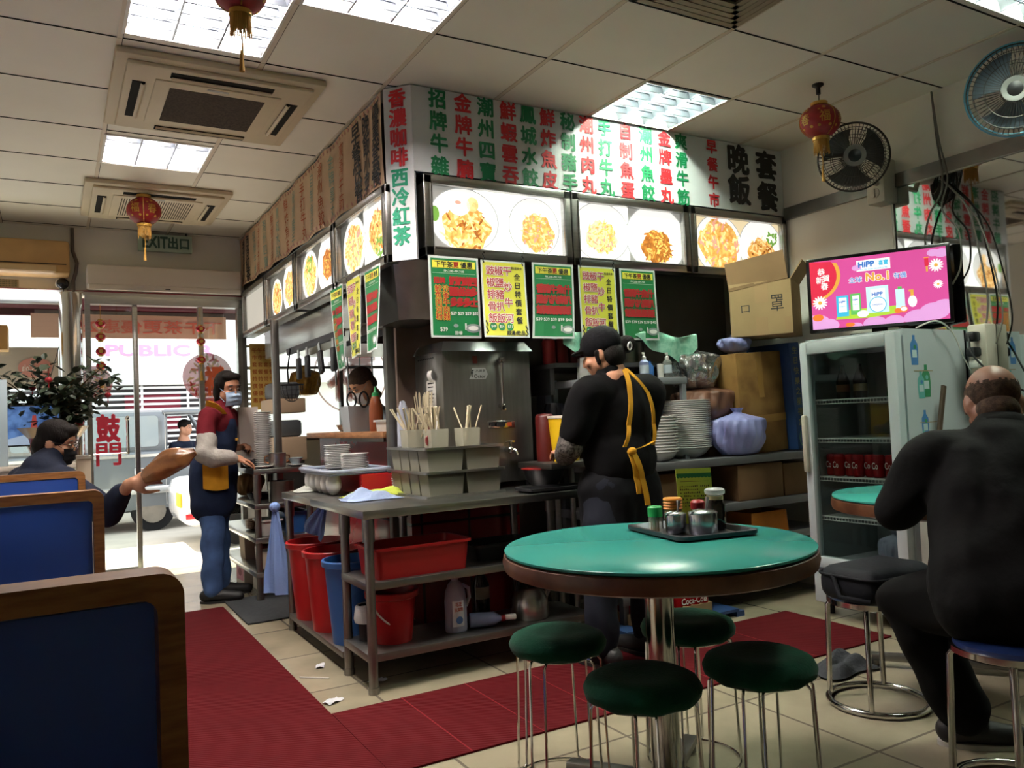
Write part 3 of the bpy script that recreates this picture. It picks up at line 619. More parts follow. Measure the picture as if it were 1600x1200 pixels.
cassette(.69, 6.41, .475, 'ceiling air conditioner with slotted intake near the shop door', 'slots')
# stepped air diffuser
t = thing('air_diffuser', 'stepped square air diffuser in the ceiling between two louvred lights', 'vent', (2.41, 2.25, 2.9))
OL = mat('olive painted metal', '8d8168', .5, var=.15)
g = G()
for i in range(5):
    h = .295-.05*i; z = 2.888-.012*i; b = .028
    for a in ((-h, h, -h, -h+b), (-h, h, h-b, h), (-h, -h+b, -h, h), (h-b, h, -h, h)): g.box(2.41+a[0], 2.41+a[1], 2.25+a[2], 2.25+a[3], z, z+.012)
g.ob('rings', OL, t); G().box(2.13, 2.69, 1.97, 2.53, 2.892, 2.899).ob('throat', mat('dark duct', '2a2620', .9), t)
# lanterns
LR = mat('red lantern silk', '9a131b', .5, var=.25, scale=30); GOLD = mat('gold print', 'c79a45', .4, .5); TAS = mat('gold tassel', 'b98f4a', .8)
def lantern(x, y, zt, r, label, drop=.1):
    t = thing('lantern', label, 'lantern', (x, y, zt), 0, 'red lanterns hung from the ceiling')
    zc = zt-drop-.03-r*.85
    g = G(); g.lathe([(r*math.sin(a)*1.0 if .3 < a < 2.84 else r*.34, -r*.86*math.cos(a)) for a in [.32+2.5*i/14 for i in range(15)]], 28, (x, y, zc)); g.ob('body', LR, t)
    g = G(); g.lathe([(r*.36, .8*r), (r*.42, .82*r), (r*.42, r*.98), (r*.3, r*.98)], 20, (x, y, zc)); g.lathe([(r*.3, -r*.98), (r*.42, -r*.98), (r*.42, -.82*r), (r*.36, -.8*r)], 20, (x, y, zc)); g.ob('cap', GOLD, t)
    g = G()
    for k in range(6):
        a = k*PI/3+.4
        for j in range(26):
            q = .5+2.1*j/25
            if k % 2 == 0: g.cb((x+r*1.005*math.sin(q)*math.cos(a), y+r*1.005*math.sin(q)*math.sin(a), zc-r*.865*math.cos(q)), (.004, .004, .006), 0, (0, 0, a))
        qs = G(); qs.text('福' if k % 2 else '春', 0, 0, r*.55, r*.6, None, .01)
        for dx, dy, dr in ((-.3*r, -.45*r, .09*r), (.3*r, -.45*r, .1*r), (0, .5*r, .12*r), (-.28*r, .38*r, .07*r)): qs.disc(dx, dy, dr, dr*.7, 8)
        a += PI/6
        def on(px, py, a=a):
            lo = a+px/r; la = math.asin(max(-.95, min(.95, py/(r*.9)))); return (x+r*1.012*math.cos(la)*math.cos(lo), y+r*1.012*math.cos(la)*math.sin(lo), zc+r*.87*math.sin(la))
        g.add([on(v[0], v[1]) for v in qs.v], qs.f)
    g.ob('gold_pattern', GOLD, t)
    g = G()
    for k in range(34): a = 2*PI*k/34; l = r*R0.uniform(.55, .85); g.cyl((x+r*.34*math.cos(a), y+r*.34*math.sin(a), zc-r*.96), (x+r*.38*math.cos(a), y+r*.38*math.sin(a), zc-r*.96-l), .0035, .002, 5)
    g.tube([(x, y, zc-r), (x+.004, y, zc-r*2.4), (x, y+.003, zc-r*3.1)], .003); g.cyl((x, y, zc-r*2.3), (x, y, zc-r*3.1), .004, .009, 8)
    g.ob('tassel', TAS, t)
    g = G(); g.tube([(x, y, zc+r*.9), (x+.004, y, zt-.05), (x, y, zt-.02)], .0025); g.ob('string', DARK, t)
    G().lathe([(.03, 0), (.03, .008), (.012, .02), (.01, .05)][::-1], 14, (x, y, zt), Mx.Diagonal((1, 1, 1, 1))).ob('hook', DARK, t) if 0 else G().lathe([(.012, -.055), (.012, -.02), (.03, -.008), (.03, 0)], 14, (x, y, zt)).ob('hook', DARK, t)
lantern(3.61, 2.83, 2.9, .105, 'dark red gold printed lantern hanging in front of the dark wall fan', .085)
lantern(.54, 2.56, 2.899, .085, 'red lantern cut by the top edge, hanging against the bright ceiling light', .225)
lantern(.58, 6.03, 2.9, .112, 'red lantern hanging below the far air conditioner, in front of the exit sign', .05)
# fans
CAGE = mat('dusty fan wire', '3a3733', .5, .5)
def fan(c, aim, r, wall, label, blade, rim=None):
    t = thing('wall_fan', label, 'fan', c); d = V(aim).normalized(); M = Mx.Translation(V(c)) @ d.to_track_quat('Z', 'Y').to_matrix().to_4x4()
    g = G()
    for s in (1, -1):
        for k in range(56):
            a = 2*PI*k/56; pts = [M @ V((q*math.cos(a+s*.15*(1-q/r)), q*math.sin(a+s*.15*(1-q/r)), s*.07*math.sqrt(max(0, 1-(q/r)**2))*1.0)) for q in [r*(.22+.78*i/6) for i in range(7)]]
            g.tube(pts, .0016, 4)
        for q in (.3, .62, .85): g.tube([M @ V((r*q*math.cos(a), r*q*math.sin(a), s*.072*math.sqrt(1-q*q))) for a in [2*PI*i/40 for i in range(40)]], .0018, 4, True)
    g.tube([M @ V((r*math.cos(a), r*math.sin(a), 0)) for a in [2*PI*i/48 for i in range(48)]], .006, 6, True)
    g.ob('cage', CAGE, t)
    g = G(); g.lathe([(.0, .066), (.03, .066), (.05, .074), (.058, .074), (.058, .064), (.0, .062)][::-1], 24, M=M); g.ob('front_badge', mat('fan badge grey', '8f928f', .4, .4), t)
    g = G(); g.lathe([(0, .076), (.02, .074), (.038, .066)][::-1], 20, M=M); g.ob('badge_centre', BLACK, t)
    g = G(); g.lathe([(.05, -.02), (.05, .03), (.035, .045), (0, .045)], 20, M=M)
    hub = g.ob('hub', blade, t)
    for k in range(3):
        a0 = k*2*PI/3+.3
        g = G(); g.sheet(lambda u, v: M @ V(((.045+(r*.86-.045)*u)*math.cos(a0+(v-.5)*(1.0+.6*u)), (.045+(r*.86-.045)*u)*math.sin(a0+(v-.5)*(1.0+.6*u)), -.02+.045*v*(.4+.6*u))), 8, 8, .003); g.ob('blade', blade, t)
    g = G(); g.lathe([(0, -.2), (.05, -.19), (.065, -.14), (.06, -.075)], 20, M=M)
    g.tube([M @ V((0, 0, -.15)), V(c)*.4+V(wall)*.6+V((0, 0, -.05)), V(wall)], .016); g.ob('motor', OFFW, t)
    w = V(wall); G().box(w.x-.06, 4.309, w.y-.06, w.y+.06, w.z-.12, w.z+.14, .015).ob('bracket', OFFW, t)
    k = G(); k.cyl((w.x-.065, w.y, w.z-.06), (w.x-.06, w.y, w.z-.06), .03, n=20); k.box(w.x-.075, w.x-.064, w.y-.005, w.y+.005, w.z-.085, w.z-.035); k.ob('knob', OFFW, t)
    if rim: G().tube([M @ V((r*1.0*math.cos(a), r*1.0*math.sin(a), -.005)) for a in [2*PI*i/48 for i in range(48)]], .011, 6, True).ob('rim', rim, t)
fan((3.87, 2.83, 2.535), (-.72, -.66, -.14), .185, (4.24, 2.93, 2.45), 'dusty dark wall fan beside the hanging lantern', mat('dark grey blade', '2b2927', .5))
fan((4.04, 2.05, 2.645), (-.85, -.4, -.2), .21, (4.24, 2.1, 2.6), 'wall fan with a blue rim and grey centre high above the mirror', mat('blue grey blade', '4a5a66', .5), mat('light blue rim', '59a5c4', .4))
# mirror wall
m = thing('wall_mirror', 'large wall mirror behind the hanging cables reflecting the menu board', 'mirror', (4.3, 1.2, 1.6))
G().box(4.3, 4.309, -1.2, 2.895, .9, 2.42).ob('mirror_glass', mat('mirror', 'c9cdca', .03, 1), m)
G().box(4.29, 4.309, 2.895, 2.91, .9, 2.42).ob('frame', STEELD, m)
g = G(); g.box(4.285, 4.309, -2.5, 3.69, 2.425, 2.5); g.box(4.28, 4.309, -2.5, 3.69, 2.42, 2.428); struct(g, 'trim_5', STEELD)
# TV
c = V((4.047, 2.862, 1.81)); r_ = V((.382, -.621, 0)).normalized(); Mt = frame(c, r_, (0, 0, 1))
t = thing('television', 'flat television showing a pink festive advertisement, on top of the fridge', 'television', (c.x, c.y, 1.556))
G(Mt).box(-.372, .372, -.218, .218, -.05, 0, .006).ob('casing', mat('glossy black', '0b0b0d', .15), t)
g = G(Mt); g.box(-.15, .15, -.252, -.243, -.12, .06, .004); g.box(-.04, .04, -.245, -.2, -.04, -.02); g.ob('stand', mat('glossy black', '0b0b0d', .15), t)
E_ = .68
def em(n, c, k=1): return mat('screen '+n, c, .4, emit=E_*k)
SM = [em('pink', 'cc4a92'), em('red', 'cf2744'), em('gold', 'd9a040'), em('white', 'f2f0ee'), em('cyan', '3fb2d6'), em('pale blue', 'c5e6ee'), em('lime', 'a9cc3c'), em('lilac', 'd79ad2'), em('orange', 'e8772e'), em('deep red', 'b01f3a'), em('green', '5cb25a'), em('blue', '2e6fc0')]
g = G(Mt); w, h = .352, .198; g.rect(-w, w, -h, h, z=.0006)
g.mi = 2; g.flat([(-w, h*.98)]+[(-w+.165*math.cos(a), .11+.15*math.sin(a)) for a in [PI/2-PI*i/20*1.0 for i in range(20)] if .11+.15*math.sin(a) < h]+[(-w, -.06)], z=.0010)
g.mi = 1; g.flat([(-w, h)]+[(-w+.145*math.cos(a), .11+.135*math.sin(a)) for a in [PI/2-PI*i/20*1.0 for i in range(20)] if .11+.135*math.sin(a) < h]+[(-w, -.06)], z=.0013)
g.mi = 3
for ch, x, y in (('恭', -.29, .135), ('賀', -.265, .095), ('新', -.3, .088), ('春', -.275, .05)): g.text(ch, x, y, .04, .042, z=.0018, bold=.02)
g.mi = 3; g.rect(-.1, .075, .112, .175, z=.001); g.mi = 11; g.text('HiPP', -.048, .15, .085, .034, z=.0016, bold=.05); g.mi = 4; g.text('喜寶', .04, .15, .05, .03, z=.0016, bold=.03); g.text('For the most valuable in life', -.01, .122, .14, z=.0014)
g.mi = 3; g.text('全球', -.11, .068, .075, .036, z=.001, bold=.06); g.text('有機', .12, .068, .07, .036, z=.001, bold=.06); g.text('No.1', .005, .075, .125, .055, z=.001, bold=.08)
g.mi = 11; g.text('全球', -.11, .068, .07, .032, z=.0014, bold=.02); g.text('有機', .12, .068, .065, .032, z=.0014, bold=.02); g.mi = 2; g.text('No.1', .005, .075, .12, .05, z=.0014, bold=.04)
for x, y, rr in ((-.33, -.16, .06), (-.27, -.18, .05), (-.12, -.2, .03), (-.02, -.19, .05), (.08, -.185, .04), (.2, -.18, .06), (.28, -.15, .06), (.33, -.13, .05), (.33, .165, .03), (.29, .17, .025), (-.1, .135, .02)):
    g.mi = 7; P = [(max(-w, min(w, x+rr*1.25*math.cos(a))), max(-h, min(h, y+rr*.8*math.sin(a)))) for a in [2*PI*i/20 for i in range(20)]]; g.flat(P, z=.0012+abs(x)*.001)
g.mi = 6; g.flat([(-.225, -.15), (-.2, -.1), (.1, -.1), (.12, -.14), (-.05, -.155)], z=.0022)
for x, y, ww, hh, k in ((-.185, -.075, .065, .12, 4), (-.115, -.07, .055, .12, 10), (0, -.055, .115, .15, 5), (.115, -.06, .045, .1, 5)):
    g.mi = k; g.rect(x-ww/2, x+ww/2, y-hh/2, y+hh/2, z=.0026); g.mi = 3; g.rect(x-ww*.3, x+ww*.35, y-hh*.3, y+hh*.4, z=.003); g.mi = 11; g.text('HiPP', x, y+hh*.2, ww*.5, z=.0034, bold=.04); g.mi = 4; g.text('organic', x, y-hh*.02, ww*.5, z=.0034)
g.mi = 4; g.disc(.0, -.085, .045, z=.0036); g.mi = 3; g.disc(.0, -.085, .04, z=.004); g.mi = 11; g.text('ORGANIC', 0, -.085, .055, z=.0044, bold=.02)
g.mi = 5; g.flat([(.09, -.13), (.095, -.05), (.105, -.01), (.125, -.01), (.135, -.05), (.14, -.13)], z=.0038); g.mi = 10; g.rect(.105, .125, -.012, .004, z=.0042); g.mi = 3; g.disc(.175, -.085, .022, .032, z=.0038); g.mi = 2; g.rect(.167, .183, -.055, -.02, z=.004); g.rect(.158, .172, -.03, -.02, z=.0042)
g.mi = 8; g.disc(.1, -.13, .018, .015, z=.0044); g.disc(.13, -.125, .02, .018, z=.0044); g.mi = 3; g.disc(.13, -.123, .016, .012, z=.0048); g.disc(-.08, -.13, .03, .02, z=.0044)
def flower(x, y, rr):
    g.mi = 3
    for k in range(14): a = k*2*PI/14; g.disc(x+rr*.55*math.cos(a), y+rr*.55*math.sin(a), rr*.45, rr*.12, 10, z=.005+k*1e-5, a0=a)
    g.mi = 2; g.disc(x, y, rr*.25, z=.0055)
for q in ((-.305, -.045, .042), (.3, .1, .038), (.305, -.005, .025)): flower(*q)
g.mi = 1; g.rect(.245, .265, .1, .145, z=.002); g.mi = 2; g.rect(.243, .267, .145, .15, z=.002); g.rect(.25, .26, .07, .1, z=.002); g.mi = 8; flower_ = g.disc(-.32, -.13, .03, .02, z=.003); g.disc(-.15, -.185, .025, .012, z=.004)
g.ob('screen_picture', SM, t, smooth=False)
# power sockets and hanging cables
t = thing('power_strip', 'two stacked grey power sockets with plugs on the mirror beside the fridge', 'socket', (4.27, 2.4, 1.4))
G().box(4.2, 4.3, 2.36, 2.46, 1.3, 1.56, .01).ob('body', OFFW, t)
g = G(); 
for z in (1.5, 1.42): g.box(4.13, 4.2, 2.385, 2.435, z-.03, z+.02, .012)
g.ob('plug', BLACK, t); G().box(4.15, 4.2, 2.385, 2.435, 1.33, 1.375, .012).ob('plug', WHITE, t)
CB = mat('grey cable', '5d5a54', .6); CBK = mat('black cable', '17171a', .5)
def cable(label, pts, r, m, name='cable'):
    P = [V(p) for p in pts]; out = []
    for i in range(len(P)-1):
        a, b, c, d = P[max(i-1, 0)], P[i], P[i+1], P[min(i+2, len(P)-1)]
        for k in range(8):
            s = k/8; out.append(.5*((2*b)+(c-a)*s+(2*a-5*b+4*c-d)*s*s+(3*b-a-3*c+d)*s**3))
    out.append(P[-1]); return tag(G().tube(out, r, 6).ob(name, m), label, 'cable')
cable('grey cable hanging from the ceiling and looping down behind the television', [(4.29, 2.62, 2.89), (4.275, 2.6, 2.65), (4.27, 2.58, 2.35), (4.26, 2.66, 2.2), (4.27, 2.7, 2.05), (4.28, 2.66, 1.9), (4.28, 2.6, 1.8)], .006, CB)
cable('grey cable loop hanging beside the television and tied with black tape', [(4.28, 2.615, 2.89), (4.265, 2.58, 2.6), (4.255, 2.54, 2.38), (4.25, 2.58, 2.22), (4.255, 2.5, 2.08), (4.26, 2.5, 1.9), (4.27, 2.56, 1.8)], .005, CB)
cable('pale cable running straight down the mirror to the power sockets', [(4.285, 2.6, 2.4), (4.26, 2.45, 2.2), (4.26, 2.4, 1.95), (4.255, 2.37, 1.7), (4.25, 2.39, 1.52)], .005, CB)
cable('thin grey cable on the mirror, hanging loosest beside the straight pale one', [(4.285, 2.56, 2.35), (4.26, 2.4, 2.12), (4.26, 2.33, 1.85), (4.255, 2.3, 1.6), (4.25, 2.34, 1.45)], .004, CB)
cable('black cable drooping from the power sockets towards the seated man', [(4.13, 2.41, 1.49), (4.1, 2.38, 1.4), (4.15, 2.3, 1.28), (4.22, 2.2, 1.2), (4.28, 2.05, 1.12)], .005, CBK)
cable('white cable lying over the top of the fridge', [(3.98, 2.6, 1.56), (4.0, 2.5, 1.585), (4.1, 2.48, 1.53), (4.17, 2.47, 1.4), (4.2, 2.45, 1.32)], .004, WHITE)
# wall air conditioner, air curtain, exit sign, camera, tube lamp, pipe
t = thing('wall_air_conditioner', 'long yellowed wall air conditioner above the window beside the shop door', 'air conditioner', (-.35, 7.35, 2.46))
G().box(-.95, .145, 7.2, 7.449, 2.47, 2.735, .025).ob('body', mat('tan plastic', 'c29a63', .5, var=.1), t)
g = G(); g.box(-.9, .05, 7.185, 7.2, 2.48, 2.53, .005); g.ob('flap', mat('tan plastic light', 'd2b384', .5), t); G().box(-.93, .12, 7.196, 7.2, 2.54, 2.546).ob('seam', DARK, t)
t = thing('air_curtain', 'long cream air curtain box mounted above the shop door', 'air curtain', (.86, 7.33, 2.35))
G().box(.262, 1.46, 7.2, 7.449, 2.385, 2.56, .02).ob('body', mat('cream enamel', 'd9cfc4', .4), t); G().box(.275, 1.45, 7.19, 7.21, 2.352, 2.4, .008).ob('nozzle', mat('cream enamel', 'd9cfc4', .4), t)
G().box(.84, .88, 7.186, 7.19, 2.37, 2.378).ob('badge', DARK, t)
t = thing('exit_sign', 'green and white EXIT sign with Chinese characters above the air curtain', 'sign', (.87, 7.38, 2.73))
G().box(.655, 1.085, 7.36, 7.4, 2.725, 2.875, .006).ob('case', mat('pale green case', '9fb3a4', .4), t)
g = G(frame((0, 7.358, 0), (1, 0, 0), (0, 0, 1))); g.text('EXIT', .79, 2.805, .2, .105, bold=.035); g.text('出口', .975, 2.805, .17, .105, bold=.035); g.ob('lettering', mat('exit green', '33564a', .5), t)
g = G()
for x in (.7, 1.04): g.cyl((x, 7.38, 2.87), (x, 7.38, 2.9), .006, n=8)
g.ob('hanger', DARK, t)
t = thing('security_camera', 'small dome security camera with a dangling wire below the wall air conditioner', 'camera', (.09, 7.42, 2.43))
Mq = frame((.095, 7.44, 2.425), (1, 0, 0), (0, 0, 1)); g = G(Mq); g.lathe([(.055, -.0), (.055, .02), (.048, .035)], 24); g.ob('housing', OFFW, t); G(Mq).ell((0, 0, .035), (.045, .045, .03), 20, 10).ob('lens_dome', mat('dark lens', '1a1a1c', .1), t)
g = G(); g.tube([(.1, 7.4, 2.38), (.09, 7.39, 2.2), (.06, 7.38, 2.0), (.07, 7.39, 1.95), (-.02, 7.38, 1.6)], .003, 5); g.ob('wire', CBK, t)
t = thing('tube_lamp', 'bright fluorescent tube lamp fixed under the wall air conditioner', 'lamp', (-.4, 7.42, 2.34))
G().box(-1.0, .24, 7.4, 7.448, 2.345, 2.37).ob('batten', WHITE, t); G().cyl((-.98, 7.39, 2.325), (.22, 7.39, 2.325), .014, n=12).ob('tube', mat('far tube', 'f6f8ff', .5, emit=9), t)
o = G().box(-1.06, 1.52, 7.436, 7.449, 2.373, 2.38).ob('trim_6', mat('red trim strip', 'a02438', .5)); o['kind'] = 'structure'
g = G(); g.tube([(.17, 7.42, 2.89), (.17, 7.42, 2.7), (.2, 7.41, 2.6), (.19, 7.4, 2.52), (.17, 7.41, 2.45), (.17, 7.41, 2.15)], .014); tag(g.ob('drain_pipe', mat('grey pipe', '6a5f58', .6)), 'grey drain pipe running down the wall beside the air curtain', 'pipe')
t = thing('wall_notice', 'small green printed notice under the wall air conditioner', 'notice', (-.3, 7.44, 2.42))
G().box(-.42, -.21, 7.444, 7.449, 2.385, 2.45).ob('paper', mat('notice paper', 'b5a58e', .7), t); g = G(frame((0, 7.443, 0), (1, 0, 0), (0, 0, 1)))
for i in range(4): g.text('歡迎光臨請多多指教', -.315, 2.442-.015*i, .19, .01)
g.ob('lettering', mat('notice green', '3a5a48', .7), t)
# festive lantern strings in the door
def lantern_string(x, zs, label):
    t = thing('lantern_string', label, 'decoration', (x, 7.4, zs[0]+.06))
    g = G(); g.tube([(x, 7.4, 2.26), (x, 7.4, zs[-1]-.1)], .002, 5); g.ob('string', GOLD, t)
    for z in zs:
        b = G().ell((x, 7.4, z), (.04, .04, .032), 18, 10).ob('lantern', mat('shiny red foil', 'b5182c', .25, .3), t)
        g = G(); g.lathe([(.018, -.038), (.022, -.03), (.022, -.026)], 14, (x, 7.4, z)); g.lathe([(.022, .026), (.022, .03), (.018, .038)], 14, (x, 7.4, z)); g.disc(0, 0, .016, M=frame((x, 7.358, z), (1, 0, 0), (0, 0, 1))); g.ob('gold_band', GOLD, b)
    G().cyl((x, 7.4, zs[-1]-.1), (x, 7.4, zs[-1]-.18), .008, .016, 8).ob('tassel', TAS, t)
lantern_string(.36, (2.1, 1.99, 1.87, 1.75), 'string of four small red foil lanterns hanging beside the chrome column')
lantern_string(1.14, (2.07, 1.96, 1.8), 'string of small red foil lanterns hanging on the door post by the orange characters')
# round plate signs stuck in the door
def plate_sign(x, z, r, label):
    t = thing('round_plate_decoration', label, 'decoration', (x, 7.52, z)); M = frame((x, 7.52, z), (1, 0, 0), (0, 0, 1))
    G(M).lathe([(r, -.006), (r, .0), (r*.9, .004)], 36).ob('disc', mat('pale red disc', 'e59098', .6, alpha=.6), t)
    g = G(M); rr = random.Random(int(x*100))
    for i in range(70):
        a, q = rr.uniform(0, 2*PI), r*.85*math.sqrt(rr.random()); g.mi = rr.randrange(3); g.disc(q*math.cos(a), q*math.sin(a), r*.14, r*.05, 8, z=.0055+i*1e-5, a0=rr.uniform(0, 3))
    g.ob('picture', [mat('print red', 'd0303c', .6, alpha=.7), mat('print cream', 'f8e6c0', .6, alpha=.7), mat('print gold', 'e3b867', .6, alpha=.7)], t)
plate_sign(1.21, 1.66, .21, 'round red and cream disc sticker behind the orange door characters'); plate_sign(.31, 1.62, .14, 'round red disc sticker behind the green pot plant')
# ================================================================ furniture
MINT = mat('mint green glass top', '3a9086', .2); MINT.node_tree.nodes['Principled BSDF'].inputs['Specular IOR Level'].default_value = .12; MINTE = mat('mint glass edge', '79dcc0', .1)
def round_table(cx, cy, r, label):
    t = thing('round_table', label, 'table', (cx, cy, 0), 0, 'round mint green tables')
    G().lathe([(0, .757), (r-.006, .757), (r, .761), (r, .767), (r-.004, .77), (0, .77)], 72, (cx, cy, 0)).ob('glass_top', MINT, t)
    G().lathe([(0, .7), (r-.02, .7), (r, .708), (r+.006, .73), (r+.002, .752), (r-.008, .757), (0, .757)], 72, (cx, cy, 0)).ob('wood_edge', DWOOD, t)
    G().lathe([(.14, .685), (.14, .7)], 24, (cx, cy, 0)).lathe([(.045, .04), (.045, .69)], 28, (cx, cy, 0)).ob('pedestal', CHROME, t)
    for k in range(4):
        a = k*PI/2+.62; g = G(Mx.Translation((cx, cy, 0)) @ Mx.Rotation(a, 4, 'Z')); g.box(.02, .33, -.025, .025, .03, .06, .008); g.cyl((.31, 0, .009), (.31, 0, .03), .022, n=14); g.ob('foot', STEELD, t)
    return t
round_table(1.63, 1.975, .475, 'large round mint green table carrying the condiment tray, among green stools'); round_table(3.35, 2.12, .445, 'round mint green table in front of the white cabinet where the man sits')
VELV = mat('dark green velvet', '0a4230', .95, var=.35, scale=10, sheen=.08, bump=.2, bscale=120)
def green_stool(cx, cy, rz, label):
    t = thing('stool', label, 'stool', (cx, cy, 0), rz, 'green velvet covered stools')
    g = G(); r = .155
    g.lathe([(0, .418), (r-.012, .418), (r, .428), (r+.004, .446), (r-.006, .466), (r-.035, .48), (r-.08, .478), (.03, .472), (0, .472)], 48); g.v = [(x, y, z+.003*math.sin(9*math.atan2(y, x))*(1 if z < .43 else 0)) for x, y, z in g.v]
    g.ob('cushion', VELV, t, world=False)
    for k in range(4):
        a = k*PI/2; g = G(Mx.Rotation(a, 4, 'Z')); w = .026
        pts = [(.09, -w*1.2, .412), (.128, -w, .41), (.14, -w, .395), (.153, -w, .02)]+[(.154, -w*math.cos(q), .02-.012*math.sin(q)) for q in [PI*i/6 for i in range(1, 6)]]+[(.153, w, .02), (.14, w, .395), (.128, w, .41), (.09, w*1.2, .412)]
        g.tube(pts, .0042, 7); g.ob('leg', CHROME, t, world=False)
    G().tube([(.12*math.cos(q), .12*math.sin(q), .412) for q in [2*PI*i/32 for i in range(32)]], .005, 6, True).ob('seat_ring', CHROME, t, world=False)
    G().tube([(.153*math.cos(q), .153*math.sin(q), .008) for q in [2*PI*i/40 for i in range(40)]], .0035, 6, True).ob('foot_ring', CHROME, t, world=False)
    return t
s0 = green_stool(1.415, 2.235, .5, 'green velvet stool beside the steel worktable shelves')
dup(s0, (1.36, 1.735, 0), .95, 'green velvet stool right in front of the table pedestal')
dup(s0, (1.735, 1.675, 0), .62, 'green velvet stool standing on bare tiles towards the chrome stools')
dup(s0, (1.86, 2.11, 0), .8, 'green velvet stool half hidden behind the table pedestal, on the red mat')
VIN = mat('dark blue vinyl', '1b2a55', .3, coat=.3)
def chrome_stool(cx, cy, z, label):
    t = thing('chrome_stool', label, 'stool', (cx, cy, 0), 0, 'chrome stools with dark vinyl seats'); r = .165
    G().lathe([(0, z-.03), (r-.012, z-.03), (r-.004, z-.02), (r-.01, z-.004), (r-.05, z+.006), (0, z+.008)], 40).ob('seat', VIN, t, world=False)
    G().lathe([(r-.004, z-.04), (r+.004, z-.034), (r+.004, z-.016), (r-.006, z-.014)], 40).ob('rim', CHROME, t, world=False)
    for k in range(4):
        a = k*PI/2+.5; G().tube([((r-.02)*math.cos(a), (r-.02)*math.sin(a), z-.03), (r*1.02*math.cos(a), r*1.02*math.sin(a), z-.06), (r*1.08*math.cos(a), r*1.08*math.sin(a), .02)], .0105, 10).ob('leg', CHROME, t, world=False)
    G().tube([(r*1.1*math.cos(q), r*1.1*math.sin(q), .014) for q in [2*PI*i/40 for i in range(40)]], .0125, 10, True).ob('base_ring', CHROME, t, world=False)
    return t
chrome_stool(2.79, 2.08, .43, 'chrome stool holding the black bag beside the seated man'); chrome_stool(2.48, 1.38, .45, 'chrome stool with blue vinyl seat under the seated man')
# booth benches
BV = mat('blue booth vinyl', '27499a', .32, coat=.25, bump=.12, bscale=6)
def booth(y, label, seat_side):
    t = thing('booth_bench', label, 'bench', (-.45, y, 0), 0, 'blue vinyl booth benches with brown wood frames')
    x0, x1, zt = -1.05, .145, 1.0; d = .034
    w = .032; P = [(x0, zt)]+[(x1-.03+.03*math.sin(q), zt-.03+.03*math.cos(q)) for q in [PI/2*i/8 for i in range(9)]]+[(x1, 0), (x1-w, 0)]+[(x1-w-.02+.02*math.cos(q), zt-w-.02+.02*math.sin(q)) for q in [PI/2*i/5 for i in range(6)]]+[(x0, zt-w)]
    g = G(); g.prism(P[::-1], 2*d, frame((0, y+d, 0), (1, 0, 0), (0, 0, 1))); g.box(x0, x1-.036, y-d+.004, y+d-.004, .06, .12)
    g.ob('frame', WOOD, t)
    g = G(); g.sheet(lambda u, v: (x0+(x1-.036-x0)*u, y-d+.006-.022*(min(1, 9*u*(1-u)))*(min(1, 9*v*(1-v))), .12+(zt-.155)*v), 24, 16)
    g.sheet(lambda u, v: (x1-.036-(x1-.036-x0)*u, y+d-.006+.022*(min(1, 9*u*(1-u)))*(min(1, 9*v*(1-v))), .12+(zt-.155)*v), 24, 16)
    g.box(x0, x1-.036, y-d+.008, y+d-.008, .12, zt-.035); g.ob('back_cushion', BV, t)
    s = seat_side; ya, yb = (y+d+.005, y+d+.43) if s > 0 else (y-d-.43, y-d-.005)
    G().box(x0, x1-.01, ya, yb, .36, .45, .03, seg=3).ob('seat_cushion', BV, t); G().box(x0, x1-.03, ya+.02, yb-.02, .0, .36, .004).ob('seat_box', WOOD, t)
booth(1.16, 'blue booth bench back in the near corner with a brown wood top rail', 1); booth(3.03, 'second blue booth bench back, in front of the outstretched arm', 1); booth(4.78, 'far blue booth bench with the masked man sitting behind it', 1)
# big steel worktable (front bay with two shelves, side bay open over the buckets)
t = thing('steel_worktable', 'big stainless worktable with two low shelves wrapped round the kiosk corner', 'table', (1.7, 3.8, 0))
g = G(); g.box(1.165, 2.4, 3.375, 4.2, .762, .8, .004); g.box(1.165, 1.72, 4.2, 4.8, .762, .8, .004); g.ob('worktop', STEEL, t)
G().box(1.18, 2.38, 3.4, 3.76, .445, .48, .004).ob('shelf', STEELD, t); G().box(1.18, 2.38, 3.4, 3.76, .135, .17, .004).ob('shelf', STEELD, t)
for x, y in ((1.2, 3.41), (1.2, 3.745), (2.36, 3.41), (2.36, 3.745), (1.2, 4.77), (1.66, 4.77), (2.36, 4.15), (1.66, 4.15)):
    g = G(); g.cyl((x, y, 0), (x, y, .76), .021, n=16); g.cyl((x, y, .66), (x, y, .76), .027, n=16); g.cyl((x, y, 0), (x, y, .03), .025, n=16); g.ob('leg', STEELD, t)
g = G(); g.box(1.18, 1.7, 3.78, 4.76, .07, .1, .003); g.ob('bottom_shelf', STEELD, t)
t = thing('side_table', 'small steel stand beside the water boiler holding the yellow bucket', 'table', (2.42, 3.62, 0))
G().box(2.2, 2.56, 3.46, 3.8, .905, .935, .004).ob('tabletop', STEELD, t)
for x, y in ((2.46, 3.49), (2.53, 3.49), (2.53, 3.77), (2.43, 3.77)): G().cyl((x, y, 0), (x, y, .905), .016).ob('leg', STEEL, t)
# wire-shelved rack behind the waitress
t = thing('storage_rack', 'four level steel storage rack beside the standing waitress', 'shelf', (1.37, 6.2, 0))
for z in (.195, .43, .66, .9): G().box(1.19, 1.6, 5.66, 6.95, z-.035, z, .003).ob('shelf', STEEL, t)
for x, y in ((1.215, 5.685), (1.575, 5.685), (1.215, 6.92), (1.575, 6.92)):
    g = G(); g.cyl((x, y, 0), (x, y, .87), .022); g.cyl((x, y, .7), (x, y, .865), .028); g.cyl((x, y, 0), (x, y, .06), .026); g.ob('post', STEELD, t)
